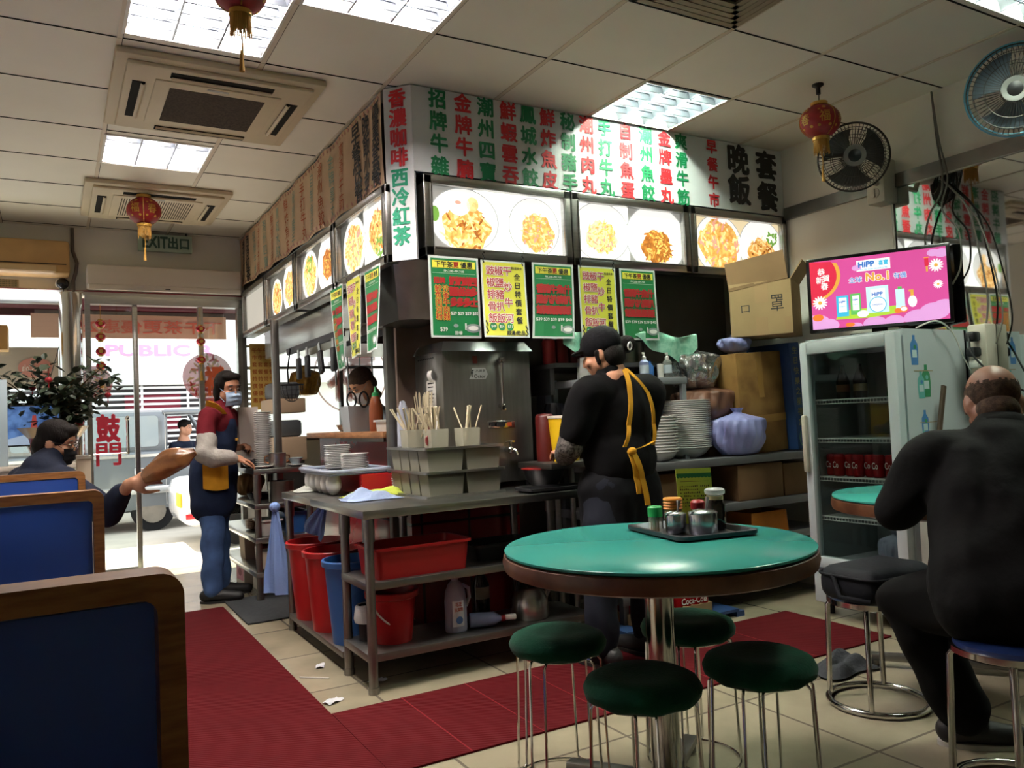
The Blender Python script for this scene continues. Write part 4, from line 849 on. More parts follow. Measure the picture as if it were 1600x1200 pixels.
# counter board of the serving hatch
t = thing('serving_counter', 'thick wooden counter board of the kitchen serving hatch', 'counter', (1.85, 5.1, 1.09)); G().box(1.64, 2.15, 4.36, 5.95, 1.092, 1.13, .006).ob('board', mat('worn wood board', 'a3734a', .5, col2='7d5230', scale=9, stretch=(6, 1, 6)), t)
G().box(1.66, 2.1, 4.4, 5.2, 1.07, 1.092).ob('edge_strip', STEELD, t)
# cooking hood with rail, knives and strainer
t = thing('cooker_hood', 'stainless cooker hood hanging inside the kitchen above the knife rail', 'hood', (2.2, 5.7, 1.85))
g = G(); g.sheet(lambda u, v: (1.62+.35*v, 4.55+2.6*u, 1.9-.22*(1-v) if False else 2.0-.2*v), 12, 3, .006); g.box(1.62, 1.66, 4.55, 7.1, 1.78, 2.05, .004); g.box(1.97, 3.2, 4.55, 7.1, 1.8, 1.84); g.ob('canopy', STEEL, t)
G().box(1.6, 1.62, 4.9, 6.3, 1.74, 1.79, .003).ob('rail', DARK, t)
for k, y in enumerate((5.95, 5.72, 5.42, 5.1)):
    n = ('kitchen knife on the hood rail beside the wire strainer', 'kitchen knife on the hood rail, second from the wire strainer', 'tilted kitchen knife on the hood rail, second from the hanging posters', 'kitchen knife on the hood rail beside the hanging posters')[k]
    q = thing('kitchen_knife', n, 'knife', (1.6, y, 1.75), 0, 'knives hanging under the hood')
    e = (.25 if k == 2 else .03)
    M = Mx.Translation((1.6, y, 1.75)) @ Mx.Rotation(-e, 4, 'X')
    G(M).box(-.015, .015, -.034, .034, -.22, -.06, .01).ob('handle', BLACK, q); G(M).box(-.004, .004, -.022, .022, -.065, .0).ob('blade', STEEL, q)
q = thing('wire_strainer', 'round wire strainer hanging from the hood rail', 'strainer', (1.58, 6.1, 1.75))
g = G(); 
for k in range(7): a = k*PI/7; g.tube([(1.58+.085*math.cos(a)*math.sin(b), 6.1+.085*math.sin(a)*math.sin(b), 1.5-.13*math.cos(b)) for b in [-PI/2+PI*i/12 for i in range(13)]], .0016, 4)
for q_ in (.35, .6, .8, .95): g.tube([(1.58+.085*q_*math.cos(a), 6.1+.085*q_*math.sin(a), 1.5-.13*math.sqrt(1-q_*q_)) for a in [2*PI*i/24 for i in range(24)]], .0014, 4, True)
g.ob('basket', DARK, q); g = G(); g.tube([(1.58+.087*math.cos(a), 6.1+.087*math.sin(a), 1.5) for a in [2*PI*i/28 for i in range(28)]], .004, 6, True); g.tube([(1.58, 6.185, 1.5), (1.58, 6.2, 1.62), (1.59, 6.14, 1.78)], .006, 6); g.ob('handle', DARK, q)
# fridge, built hollow behind its glass door
t = thing('display_fridge', 'white upright drinks fridge with a glass door under the television', 'fridge', (4.0, 2.83, 0))
FW = mat('fridge white', 'c6cdd2', .4, var=.06, scale=3, bump=.03)
g = G(); g.box(3.76, 4.29, 2.53, 2.57, .07, 1.545); g.box(3.76, 4.29, 3.1, 3.14, .07, 1.545); g.box(4.25, 4.29, 2.57, 3.1, .07, 1.545); g.box(3.76, 4.25, 2.57, 3.1, 1.47, 1.545); g.box(3.76, 4.25, 2.57, 3.1, .07, .3); g.ob('cabinet', FW, t)
FI = mat('fridge interior', '9aa0a0', .5)
g = G(); g.box(3.77, 4.25, 2.57, 2.575, .3, 1.47); g.box(3.77, 4.25, 3.095, 3.1, .3, 1.47); g.box(4.24, 4.25, 2.57, 3.1, .3, 1.47); g.ob('liner', FI, t)
g = G()
for a in ((2.535, 2.595, .27, 1.53), (3.085, 3.135, .27, 1.53), (2.595, 3.085, 1.46, 1.53), (2.595, 3.085, .27, .33)): g.box(3.7, 3.755, a[0], a[1], a[2], a[3], .006)
d = g.ob('door', FW, t); G().box(3.72, 3.73, 2.594, 3.086, .329, 1.461).ob('pane', glass('fridge glass', 'dfe5e4', .94), d); G().box(3.672, 3.7, 3.1, 3.128, .8, 1.12, .008).ob('door_handle', OFFW, d)
g = G(); g.box(3.71, 3.76, 2.54, 3.13, .075, .26, .005); k_ = g.ob('kick_panel', FW, t); g = G()
for i in range(6): g.box(3.706, 3.711, 2.62, 3.05, .1+i*.023, .108+i*.023)
g.ob('grille', STEELD, k_)
for x in (3.8, 4.2):
    for y in (2.57, 3.1): G().cyl((x, y, 0), (x, y, .07), .02).ob('foot', DARK, t)
for z in (1.2, .985, .77, .55):
    g = G(); g.box(3.765, 3.77, 2.575, 3.095, z-.012, z+.012) if False else None
    for i in range(26): y = 2.585+.02*i; g.box(3.765, 4.24, y-.0016, y+.0016, z-.002, z+.002); g.box(3.765, 3.768, y-.0016, y+.0016, z-.02, z)
    g.box(3.761, 3.767, 2.575, 3.095, z-.004, z+.004); g.box(3.763, 3.767, 2.575, 3.095, z-.023, z-.019); g.ob('wire_shelf', mat('wire white', 'e6e8e4', .4), t)
Ms = frame((0, 2.5295, 0), (1, 0, 0), (0, 0, 1)); g = G(Ms)
for (x, z, s, k) in ((3.845, 1.43, .055, 0), (3.93, 1.27, .06, 1), (3.885, 1.25, .05, 2), (3.9, 1.05, .05, 0), (3.885, .955, .045, 2)):
    g.mi = k; g.flat([(x-s*.5, z-s*1.3), (x+s*.5, z-s*1.3), (x+s*.6, z), (x+s*.55, z+s*.7), (x+s*.2, z+s*1.1), (x+s*.2, z+s*1.5), (x-s*.2, z+s*1.5), (x-s*.2, z+s*1.1), (x-s*.55, z+s*.7), (x-s*.6, z)], z=.0003*k); g.mi = 3; g.rect(x-s*.35, x+s*.35, z-s*.6, z+s*.1, z=.001+.0003*k); g.mi = (k+1) % 3; g.disc(x+.1*s, z+s*.4, s*.2, z=.0012)
g.mi = 4; g.rect(3.83, 3.99, 1.325, 1.33, z=.001); g.rect(3.85, 4.0, 1.06, 1.064, z=.001)
g.ob('bottle_stickers', [mat('sticker blue', '4f83c0', .4), mat('sticker green', '3f8f62', .4), mat('sticker teal', '6fb6b0', .4), mat('sticker pale', 'c9dde0', .4), mat('sticker tape', 'a8977a', .6)], t)
t = thing('white_cabinet', 'white cabinet with a lipped top between the fridge and the seated man', 'cabinet', (4.0, 2.3, 0)); G().box(3.75, 4.28, 2.12, 2.5, 0, .84, .006).ob('body', WHITE, t); G().box(3.71, 4.29, 2.1, 2.51, .845, .89, .008).ob('top', WHITE, t); G().box(3.72, 4.28, 2.11, 2.5, .8, .83).ob('trim', OFFW, t)
# open shelving in the alcove
SHM = mat('dark grey shelf metal', '6b6d6f', .45, .5)
t = thing('alcove_shelving', 'dark metal shelving full of bowls and boxes beside the fridge', 'shelf', (3.4, 3.75, 0))
for z in (.19, .41, .62, .89): G().box(2.62, 4.29, 3.47, 4.05, z-.045, z, .003).ob('shelf', SHM, t)
for x, y in ((2.65, 3.5), (2.65, 4.02), (4.26, 4.02), (4.26, 3.5)): G().box(x-.02, x+.02, y-.02, y+.02, 0, .845).ob('upright', SHM, t)
t = thing('steel_stand', 'grey steel stand on the alcove shelf with spray bottles on top', 'stand', (3.0, 3.75, .89)); G().box(2.55, 3.27, 3.6, 4.0, 1.335, 1.375, .003).ob('top', mat('grey painted steel', '8f9499', .4, .3), t)
for x in (2.58, 3.245):
    for y in (3.615, 3.985): G().box(x-.016, x+.016, y-.012, y+.012, .89, 1.335).ob('leg', MATS['grey painted steel'], t)
t = thing('wall_shelf', 'high wall shelf behind the capped woman under the hanging posters', 'shelf', (2.9, 4.1, 1.47)); G().box(2.46, 3.4, 3.78, 4.29, 1.45, 1.475).ob('board', SHM, t); [G().box(x, x+.03, 3.9, 4.29, 1.3, 1.45).ob('bracket', SHM, t) for x in (2.5, 3.3)]
# water boiler
t = thing('water_boiler', 'large stainless water boiler with a tap standing on the worktable', 'boiler', (2.05, 4.0, .8))
BS = mat('brushed boiler steel', '8e8c88', .33, .9, var=.12, scale=4, stretch=(14, 14, 1))
g = G(); g.box(1.79, 2.33, 3.84, 4.21, .83, 1.55, .006); g.ob('body', BS, t)
g = G(); g.add([(1.78, 3.82, 1.545), (2.34, 3.82, 1.545), (2.34, 4.215, 1.545), (1.78, 4.215, 1.545), (1.81, 3.86, 1.6), (2.31, 3.86, 1.6), (2.31, 4.19, 1.6), (1.81, 4.19, 1.6)], [(0, 1, 2, 3)[::-1], (4, 5, 6, 7), (0, 1, 5, 4), (1, 2, 6, 5), (2, 3, 7, 6), (3, 0, 4, 7)]); g.ob('lid', mat('bright steel', 'c9ccd0', .25, 1), t)
for x in (1.82, 2.3):
    for y in (3.87, 4.18): G().cyl((x, y, .8), (x, y, .83), .018).ob('foot', DARK, t)
g = G(); g.cyl((2.155, 3.84, 1.005), (2.155, 3.79, 1.005), .014); g.ell((2.155, 3.79, 1.005), .022); g.tube([(2.155, 3.79, 1.005), (2.17, 3.765, 1.005), (2.175, 3.755, .975)], .01, 10); g.cyl((2.155, 3.79, 1.005), (2.15, 3.785, 1.05), .008); g.box(2.12, 2.18, 3.78, 3.79, 1.045, 1.055, .003); g.ob('tap', CHROME, t)
g = G(); g.box(2.045, 2.215, 3.832, 3.84, 1.125, 1.165, .012); p = g.ob('control_panel', CHROME, t); G().box(2.06, 2.085, 3.829, 3.833, 1.135, 1.155).ob('switch', BLACK, p); G().box(2.165, 2.19, 3.829, 3.833, 1.135, 1.155).ob('switch', mat('orange switch', 'c2542c', .4), p); G().box(2.1, 2.15, 3.829, 3.833, 1.135, 1.155).ob('display', DARK, p)
g = G(); g.cyl((2.135, 3.815, 1.24), (2.135, 3.815, 1.5), .009, n=12); g.cyl((2.128, 3.84, 1.245), (2.128, 3.81, 1.245), .012); g.cyl((2.128, 3.84, 1.495), (2.128, 3.81, 1.495), .012); g.box(2.12, 2.15, 3.805, 3.825, 1.22, 1.255, .004); g.box(2.12, 2.15, 3.805, 3.825, 1.48, 1.51, .004); g.ob('sight_glass', CHROME, t)
Mo = frame((0, 3.8385, 0), (1, 0, 0), (0, 0, 1)); g = G(Mo); g.flat([(1.945, 1.395), (2.045, 1.395), (2.06, 1.42), (2.045, 1.455), (1.965, 1.455), (1.96, 1.42)], z=.0005); g.mi = 1; g.text('八達多', 2.015, 1.44, .06, .014, z=.001); g.text('Octor', 2.01, 1.41, .07, .02, z=.001); g.text('f', 1.965, 1.425, None, .04, z=.001); g.ob('maker_plate', [mat('plate silver', 'd0d3d4', .3), KTEXT], t)
G(Mo).rect(1.97, 1.998, 1.48, 1.52, z=.0004).ob('sticker', mat('dark red sticker', '6a2a20', .5), t)
Mp = frame((1.7885, 0, 0), (0, -1, 0), (0, 0, 1)); g = G(Mp); g.flat(rrect(-4.05, -3.93, 1.22, 1.4, .015), z=.0005); g.mi = 1
for i in range(6): g.rect(-4.03, -3.95-.01*(i % 3), 1.38-.02*i, 1.386-.02*i, z=.001)
g.ob('instruction_sticker', [WHITE, KTEXT], t)
G().sheet(lambda u, v: (1.78-.012*math.sin(3*v), 3.93+.05*u+.02*v, 1.39+.06*v), 4, 6, .001).ob('paper_tag', WHITE, t)
for i in range(9): 
    if i == 0: g = G()
    g.cyl((1.789, 3.95+.025*i, 1.52), (1.786, 3.95+.025*i, 1.52), .004, n=8)
g.ob('vent_holes', DARK, t)
# ================================================================ smaller things
def simple(name, label, cat, loc, m, build, group=None, **k):
    """a one-mesh thing: build(g) draws it around its own base point"""
    k.setdefault('ang', 62); g = G(); build(g); o = g.ob(name, m, **k); o.location = loc; return tag(o, label, cat, group)
def stack(name, label, group, cat, loc, n, dz, m, prof, seg=28, jig=.002):
    o = simple(name, label, cat, loc, m, lambda g: g.lathe(prof, seg), group); r = random.Random(int(loc[0]*1e4)+n)
    for i in range(1, n): dup(o, (loc[0]+r.uniform(-jig, jig), loc[1]+r.uniform(-jig, jig), loc[2]+dz*i), r.uniform(0, 6) if seg > 8 else None)
    return o
def plate_prof(r, h=.014): return [(0, 0), (r*.55, 0), (r*.62, .003), (r*.97, h), (r, h+.001), (r*.97, h+.003), (r*.6, .007), (0, .006)]
def bowl_prof(r, h): return [(0, 0), (r*.45, 0), (r*.48, .006), (r*.72, h*.35), (r*.88, h*.75), (r*.9, h-.009), (r, h-.006), (r, h), (r*.95, h), (r*.84, h*.74), (r*.66, h*.4), (r*.4, .012), (0, .01)]
def bucket(label, loc, r, h, m, handle, cat='bucket', hm=None, open_up=0):
    t = thing('bucket', label, cat, loc, 0, 'plastic buckets under the worktable')
    G().lathe([(0, 0), (r*.74, 0), (r*.95, h*.9), (r*.96, h-.035), (r*1.05, h-.03), (r*1.07, h-.005), (r*1.04, h), (r*.97, h), (r*.93, h-.02), (r*.7, .012), (0, .01)], 40).ob('body', m, t, world=False)
    if handle: 
        pts = [(r*1.05*math.cos(a), r*1.05*math.sin(a)*math.cos(handle), h-.06-abs(r*1.05*math.sin(a))*math.sin(handle)) for a in [PI+PI*i/20 for i in range(21)]]
        G().tube(pts, .0045, 7).ob('handle', hm or STEELD, t, world=False)
    return t
b = bucket('red bucket under the side bay, beside the hanging blue cloth', (1.295, 4.585, .1), .158, .43, REDP, 0)
bucket('red bucket between the other red one and the blue bucket', (1.295, 4.262, .1), .152, .42, REDP, 0)
bucket('blue bucket with a thin metal handle under the worktable corner', (1.3, 3.95, .1), .145, .41, BLUEP, 1.25).rotation_euler = (0, 0, -1.2)
bucket('small red bucket with a white handle on the lowest worktable shelf', (1.36, 3.575, .17), .118, .235, REDP, 1.0, hm=WHITE).rotation_euler = (0, 0, .5)
def tub(g, w, d, h, k, th=.006, r=.03):
    P = rrect(-w/2, w/2, -d/2, d/2, r); n = len(P); vs = []; fs = []
    rings = [(k, 0, 0), (1, h-.012, 0), (1, h-.012, .012), (1, h, .012), (1, h, -th), (k, th, -th)]
    for s, z, o in rings: vs += [(x*s*(1+o/(w/2)), y*s*(1+o/(d/2)), z) for x, y in P]
    for q in range(len(rings)-1): fs += [(q*n+i, q*n+(i+1) % n, (q+1)*n+(i+1) % n, (q+1)*n+i) for i in range(n)]
    fs += [tuple(range(n))[::-1], tuple((len(rings)-1)*n+i for i in range(n))]; g.add(vs, fs)
simple('plastic_tub', 'wide red plastic tub on the middle worktable shelf', 'tub', (1.47, 3.56, .48), REDP, lambda g: tub(g, .47, .27, .14, .94))
simple('plastic_tub', 'black shallow tub behind the tray on the middle worktable shelf', 'tub', (1.96, 3.63, .48), BLACK, lambda g: tub(g, .34, .2, .08, .9))
simple('metal_tray', 'narrow steel tray on the middle worktable shelf, beyond the black tub', 'tray', (2.16, 3.46, .48), STEELD, lambda g: tub(g, .34, .1, .03, .95, .003, .012))
# detergent bottle, lying bottle, kettle, oil bottle, small bin
t = thing('detergent_bottle', 'pale lilac detergent bottle with a pump standing on the lowest shelf', 'bottle', (1.665, 3.53, .17))
PB = mat('pale lilac plastic', 'a9a7bd', .4)
g = G(); g.lathe([(0, 0), (.052, 0), (.055, .01), (.055, .14), (.05, .19), (.034, .225), (.018, .24), (.018, .255), (0, .255)], 28, sx=1, sy=.8); g.tube([(.04, 0, .215), (.07, 0, .195), (.075, 0, .15), (.055, 0, .11)], .009, 8); g.ob('body', PB, t, world=False)
g = G(); g.lathe([(.02, .25), (.02, .275), (.008, .28), (.006, .305), (0, .305)], 16); g.box(-.03, .012, -.008, .008, .302, .314, .003); g.ob('pump', WHITE, t, world=False)
g = G(Mx.Translation((0, 0, 0))); 
for k in range(9): pass
g.sheet(lambda u, v: (.0565*math.sin(-.55+1.1*u)*1-.006, -.0455*math.cos(-.55+1.1*u)-.001, .03+.12*v), 8, 2); lb = g.ob('label', mat('detergent label', 'd9d6dc', .5), t, world=False)
g = G(); Md = frame((-.006, -.0475, 0), (1, 0, 0), (0, 0, 1)); g.text('花王', .0, .135, .035, .02, Md, .03); g.text('洗潔精', .0, .11, .045, .018, Md, .02); g.mi = 1; g.disc(.002, .06, .018, .018, M=Md, z=.0008); g.ob('print', [mat('label orange', 'c8604a', .5), mat('label blue', '5a78b0', .5)], lb) if 0 else g.ob('print', [mat('label orange', 'c8604a', .5), mat('label blue', '5a78b0', .5)], t, world=False)
t = thing('spray_bottle', 'pale blue bottle lying on its side with a red and white nozzle', 'bottle', (1.82, 3.5, .17), -.35); g = G(); M = Mx.Translation((0, 0, .036)) @ Mx.Rotation(PI/2, 4, 'Y'); g.lathe([(0, -.09), (.034, -.088), (.036, -.07), (.034, .03), (.016, .06), (.014, .07), (0, .07)], 20, M=M); g.ob('body', mat('pale blue plastic', '8f9bc4', .35), t, world=False)
g = G(); g.cyl((.066, 0, .036), (.085, 0, .036), .017); g.ob('collar', REDP, t, world=False); G().box(.085, .14, -.012, .012, .026, .052, .005).ob('nozzle', WHITE, t, world=False); 
t = thing('kettle', 'round steel kettle with a black lid on the lowest shelf', 'kettle', (2.08, 3.53, .17)); G().lathe([(0, 0), (.09, 0), (.096, .01), (.09, .09), (.065, .145), (.05, .155), (0, .158)], 32).ob('body', STEEL, t, world=False); G().lathe([(.05, .155), (.04, .168), (.012, .172), (.012, .19), (0, .192)], 24).ob('lid', BLACK, t, world=False)
g = G(); g.tube([(-.07, 0, .14), (-.075, 0, .19), (-.04, 0, .225), (.04, 0, .225), (.075, 0, .19), (.07, 0, .14)], .008, 8); g.ob('handle', BLACK, t, world=False); g = G(); g.tube([(.08, 0, .08), (.11, 0, .12), (.125, 0, .15)], [.02, .014, .01], 10); g.ob('spout', STEEL, t, world=False)
t = thing('oil_bottle', 'tall dark bottle with a pale label behind the kettle', 'bottle', (1.88, 3.68, .17)); G().lathe([(0, 0), (.042, 0), (.044, .01), (.044, .17), (.018, .23), (.016, .25), (0, .25)], 22).ob('body', mat('dark bottle glass', '1f1d1b', .12), t, world=False); G().sheet(lambda u, v: (.0448*math.sin(2.2*u-1.1), -.0448*math.cos(2.2*u-1.1), .1+.06*v), 8, 1).ob('label', mat('grey label', '9a9a94', .5), t, world=False)
t = thing('waste_bin', 'small dark bin lined with a white bag behind the small red bucket', 'bin', (1.27, 3.66, .17)); G().lathe([(0, 0), (.04, 0), (.05, .16), (.046, .16), (.036, .01), (0, .01)], 20).ob('body', DARK, t, world=False); G().lathe([(.047, .15), (.05, .165), (.058, .155), (.066, .1), (.062, .085)], 14).ob('bag', mat('white plastic bag', 'ccd0d2', .35, bump=.6, bscale=30), t, world=False)
# ---- on the worktop
BLT = mat('blue grey towel', '8fa0bf', .95, bump=.6, bscale=60); YGT = mat('yellow green cloth', 'b5c452', .95, bump=.6, bscale=60); GRT = mat('pale grey cloth', 'b7bcb4', .95, bump=.6, bscale=60); BLB = mat('blue kitchen cloth', '7f9ad0', .9, bump=.35, bscale=70)
def crumple(w, d, h, seed):
    r = random.Random(seed); ph = [r.uniform(0, 6) for _ in range(6)]
    def f(u, v):
        a, b = (u-.5)*2, (v-.5)*2; k = max(0, 1-(a*a)**1.5)*max(0, 1-(b*b)**1.5)
        return (a*w/2+.012*math.sin(7*v+ph[0]), b*d/2+.01*math.sin(8*u+ph[1]), .003+h*k*(.62+.25*math.sin(9*u+4*v+ph[2])+.2*math.sin(13*v-6*u+ph[3])))
    return f
simple('towel', 'crumpled blue grey towel at the near corner of the worktable', 'towel', (1.375, 3.885, .8), BLT, lambda g: g.sheet(crumple(.27, .2, .055, 3), 36, 30, -.002))
simple('towel', 'yellow green cloth under and behind the blue grey towel', 'cloth', (1.46, 4.03, .8), YGT, lambda g: g.sheet(crumple(.33, .12, .045, 5), 36, 24, -.002))
simple('towel', 'pale folded cloth lying at the far end of the worktable', 'cloth', (1.31, 4.69, .8), GRT, lambda g: g.sheet(crumple(.2, .17, .04, 9), 30, 24, -.002))
t = thing('plastic_basket', 'red perforated plastic basket under the grey tray on the worktable', 'basket', (1.57, 4.42, .8))
g = G(); g.taper(-.13, .13, -.25, .25, 0, .105, .92, True, .004)
g.ob('body', mat('bright red plastic', 'cf1f28', .35), t, world=False); g = G()
for i in range(16):
    for j in range(4): x, y, z = -.13+.0165*i, -.244, .028+.018*j; g.cb((x+.006, y+.0175-.017*(z/.105), z), (.008, .003, .009))
g.ob('holes', mat('pale hole', 'b98a8a', .6), t, world=False)
t = thing('egg_tray_caddy', 'grey plastic tray with rounded cups hanging below on the worktable', 'tray', (1.475, 4.5, .8)); G().box(-.2, .14, -.3, .28, .107, .118, .004).ob('floor', GREYP, t, world=False)
g = G(); P = rrect(-.205, .145, -.305, .285, .03); g.tube([(x, y, .13) for x, y in P], .011, 8, True); g.ob('rim', GREYP, t, world=False)
for i in range(5): G().ell((-.16, -.235+.105*i, .062), (.042, .045, .062), 18, 10).ob('cup', WHITE, t, world=False)
stack('plate', 'white side plate in the taller stack on the grey tray', 'side plates, taller stack', 'plate', (1.46, 4.64, .919), 14, .0098, PORC, plate_prof(.078))
stack('plate', 'white side plate in the shorter stack on the grey tray', 'side plates, shorter stack', 'plate', (1.5, 4.45, .919), 9, .0098, PORC, plate_prof(.08))
stack('plate', 'small white plate in the low stack wedged behind the cutlery bins', 'small plates behind the bins', 'plate', (1.655, 4.15, .8), 9, .01, PORC, plate_prof(.05))
# two storeys of clear cutlery bins on trays
CLR = mat('cloudy clear plastic', 'c3c2ae', .25, alpha=.5); 
for k, z in enumerate((.8, .918, 1.036)):
    lab = ('steel tray under the lower storey of cloudy bins', 'steel tray between the two storeys of cloudy bins', 'steel tray on top of the cloudy bins under the chopstick cups')[k]
    simple('metal_tray', lab, 'tray', (1.79, 3.86, z), STEEL, lambda g: tub(g, .43, .5, .012, .97, .003, .02))
for k, z in enumerate((.806, .924)):
    first = None
    for i in range(2):
        for j in range(4):
            loc = (1.685+.21*i, 3.675+.122*j, z)
            if first is None: first = simple('storage_bin', ('cloudy plastic bin in the lower storey on the worktable', 'cloudy plastic bin in the upper storey on the worktable')[k], 'bin', loc, CLR, lambda g: g.taper(-.1, .1, -.058, .058, 0, .109, .88, True, .003), 'cutlery bins, %s storey' % ('lower', 'upper')[k])
            else: dup(first, loc)
CHOP = mat('chopstick cream', 'cfc3a4', .5); r = random.Random(5)
def cup(label, x, y, w):
    simple('cutlery_cup', label, 'cup', (x, y, 1.042), CLR, lambda g: g.taper(-w/2, w/2, -.05, .05, 0, .095, .92, True, .003), 'square cutlery cups')
cup('square clear cup full of chopsticks, at the aisle end of the tray', 1.665, 3.98, .1); cup('square clear cup of spoons and chopsticks in the middle of the tray', 1.72, 3.8, .1); cup('square clear cup with few chopsticks beside the water boiler', 1.87, 3.74, .1)
def rod(label, name, a, b, r1, r2, m, group, cat):
    o = G().cyl(a, b, r1, r2, 8).ob(name, m); return tag(o, label, cat, group)
for cx, cy, n, lab, gr in ((1.665, 3.98, 17, 'cream chopstick in the cup at the aisle end', 'chopsticks, aisle end cup'), (1.72, 3.8, 14, 'cream chopstick in the middle cup', 'chopsticks, middle cup'), (1.87, 3.74, 6, 'cream chopstick in the cup by the boiler', 'chopsticks, boiler cup')):
    for i in range(n):
        a = (cx+r.uniform(-.03, .03), cy+r.uniform(-.03, .03), 1.047); b = (cx+r.uniform(-.09, .09), cy+r.uniform(-.11, .11), 1.047+.205); rod(lab, 'chopstick', a, b, .0032, .0045, CHOP, gr, 'chopstick')
def spoon(label, a, b, m, gr='spoons in the cups'):
    t = thing('spoon', label, 'spoon', a, 0, gr); G().cyl(a, b, .004, .004, 8).ob('handle', m, t); G().ell(a, (.018, .008, .028), 12, 8).ob('bowl', m, t)
spoon('white melamine spoon bowl down in the middle cup', (1.7, 3.765, 1.08), (1.73, 3.79, 1.22), PORC); spoon('dark red spoon in the middle cup', (1.675, 3.80, 1.08), (1.7, 3.82, 1.22), mat('dark red melamine', '6a1f1c', .4))
t = thing('chopstick_basket', 'wire basket of fresh chopsticks hung on the side of the boiler', 'basket', (1.77, 4.02, 1.2)); g = G()
for z in (1.12, 1.17, 1.22): g.tube([(1.745+x, 4.0+y, z) for x, y in rrect(-.035, .035, -.09, .09, .01, 2)], .002, 5, True)
g.ob('wire', CHROME, t)
for i in range(22): rod('pale chopstick in the wire basket on the boiler side', 'chopstick', (1.725+.04*r.random(), 3.925+.007*i, 1.115), (1.72+.05*r.random(), 3.92+.0078*i+r.uniform(-.02, .02), 1.33+r.uniform(-.015, .015)), .003, .003, CHOP, 'chopsticks, boiler basket', 'chopstick')
simple('paper_bag', 'white rounded paper bag standing behind the chopsticks', 'bag', (1.68, 4.14, .91), mat('white paper', 'b9c0d0', .7), lambda g: g.lathe([(0, 0), (.035, 0), (.04, .1), (.035, .32), (.015, .385), (0, .39)], 16, sy=.5))
t = thing('black_pot', 'black pot with a red rim on the worktable beside the boiler', 'pot', (2.28, 3.66, .8)); G().lathe([(0, 0), (.06, 0), (.1, .05), (.115, .1), (.11, .1), (.095, .05), (0, .01)], 32).ob('body', BLACK, t, world=False); G().lathe([(.108, .1), (.122, .1), (.122, .106), (0, .112)], 32).ob('red_lid', mat('dark red enamel', '7a1c1a', .3), t, world=False)
simple('metal_tray', 'black edged tray on the worktop in front of the black pot', 'tray', (2.22, 3.47, .8), DARK, lambda g: tub(g, .36, .14, .022, .96, .003, .015))
# side table bucket and neighbours
t = thing('yellow_bucket', 'bright yellow bucket on the small steel stand', 'bucket', (2.4, 3.62, .935)); G().lathe([(0, 0), (.07, 0), (.09, .235), (.086, .235), (.066, .008), (0, .008)], 30).ob('body', mat('yellow plastic', 'e0b81c', .4), t, world=False); G().lathe([(.086, .228), (.094, .23), (.094, .244), (.086, .244)], 30).ob('rim', OFFW, t, world=False)
simple('red_canister', 'dark red canister behind the yellow bucket', 'canister', (2.335, 3.72, .935), mat('deep red enamel', '4e100e', .4), lambda g: g.lathe([(0, 0), (.05, 0), (.05, .24), (.042, .255), (0, .26)], 26))
t = thing('thermos', 'black thermos jug standing on the shelf edge behind the yellow bucket', 'jug', (2.52, 3.9, .89)); G().lathe([(0, 0), (.06, 0), (.06, .33), (.05, .36), (0, .365)], 24).ob('body', mat('black thermos', '15171c', .25), t, world=False)
simple('carton', 'upright pale blue carton between the boiler and the capped woman', 'carton', (2.6, 4.1, .89), mat('pale blue carton', 'aab4c8', .6), lambda g: g.box(-.045, .045, -.05, .05, 0, .5, .003))
for i, x in enumerate((2.5, 2.585, 2.67, 2.755)):
    o = simple('red_jar', 'red enamel jar on the high wall shelf behind the hanging posters', 'jar', (x, 3.9, 1.475), mat('red enamel', '7e201e', .3), lambda g: g.lathe([(0, 0), (.036, 0), (.04, .01), (.04, .13), (.03, .15), (0, .152)], 20), 'red jars on the wall shelf') if i == 0 else dup(o, (x, 3.9, 1.475))
GL = mat('clear tumbler', 'c9cec8', .1, alpha=.35)
for i, (x, y, z) in enumerate(((2.58, 3.66, 1.375), (2.66, 3.66, 1.375), (2.62, 3.74, 1.375), (2.71, 3.72, 1.375))):
    o = simple('tumbler', 'clear plastic tumbler stood upside down beside the head of the capped woman', 'glass', (x, y, z), GL, lambda g: g.lathe([(.034, 0), (.036, 0), (.028, .12), (0, .122)], 18), 'tumblers on the steel stand') if i == 0 else dup(o, (x, y, z))
# ---- pots under the green sheet on the wall shelf
for i, (x, r_) in enumerate(((2.72, .1), (2.95, .1), (3.17, .1))):
    lab = ('steel pot under the green sheet, beside the red jars', 'steel pot under the green sheet, in the middle of the wall shelf', 'steel pot under the green sheet, at the free end of the wall shelf')[i]
    t = thing('steel_pot', lab, 'pot', (x, 4.02, 1.475), 0, 'pots under the green sheet'); G().lathe([(0, 0), (r_, 0), (r_, .14), (r_+.008, .145), (r_, .15), (0, .15)], 28).ob('body', STEEL, t, world=False); G().lathe([(r_*.98, .15), (r_*.9, .165), (0, .18)], 28).ob('lid', STEEL, t, world=False)
TEAL = mat('pale green sheet', 'a6dcc4', .6, col2='7cc4a8', scale=30, bump=.3, bscale=40)
def drape(u, v):
    x = 2.46+.98*u; s = v; y = 4.0-.3*min(1, s/.55); top = 1.64+.012*math.sin(12*u)
    hang = .035+.13*abs(math.sin(5.1*u+.5))**2+.02*math.sin(23*u)
    z = top if s < .55 else top-hang*((s-.55)/.45)
    return (x, y-.012*math.sin(26*u)*(1 if s > .6 else .3)-.012, z+.01*math.sin(17*u+6*v))
simple('plastic_sheet', 'pale green checked sheet draped over the row of steel pots', 'sheet', (0, 0, 0), TEAL, lambda g: g.sheet(drape, 80, 16, .001))
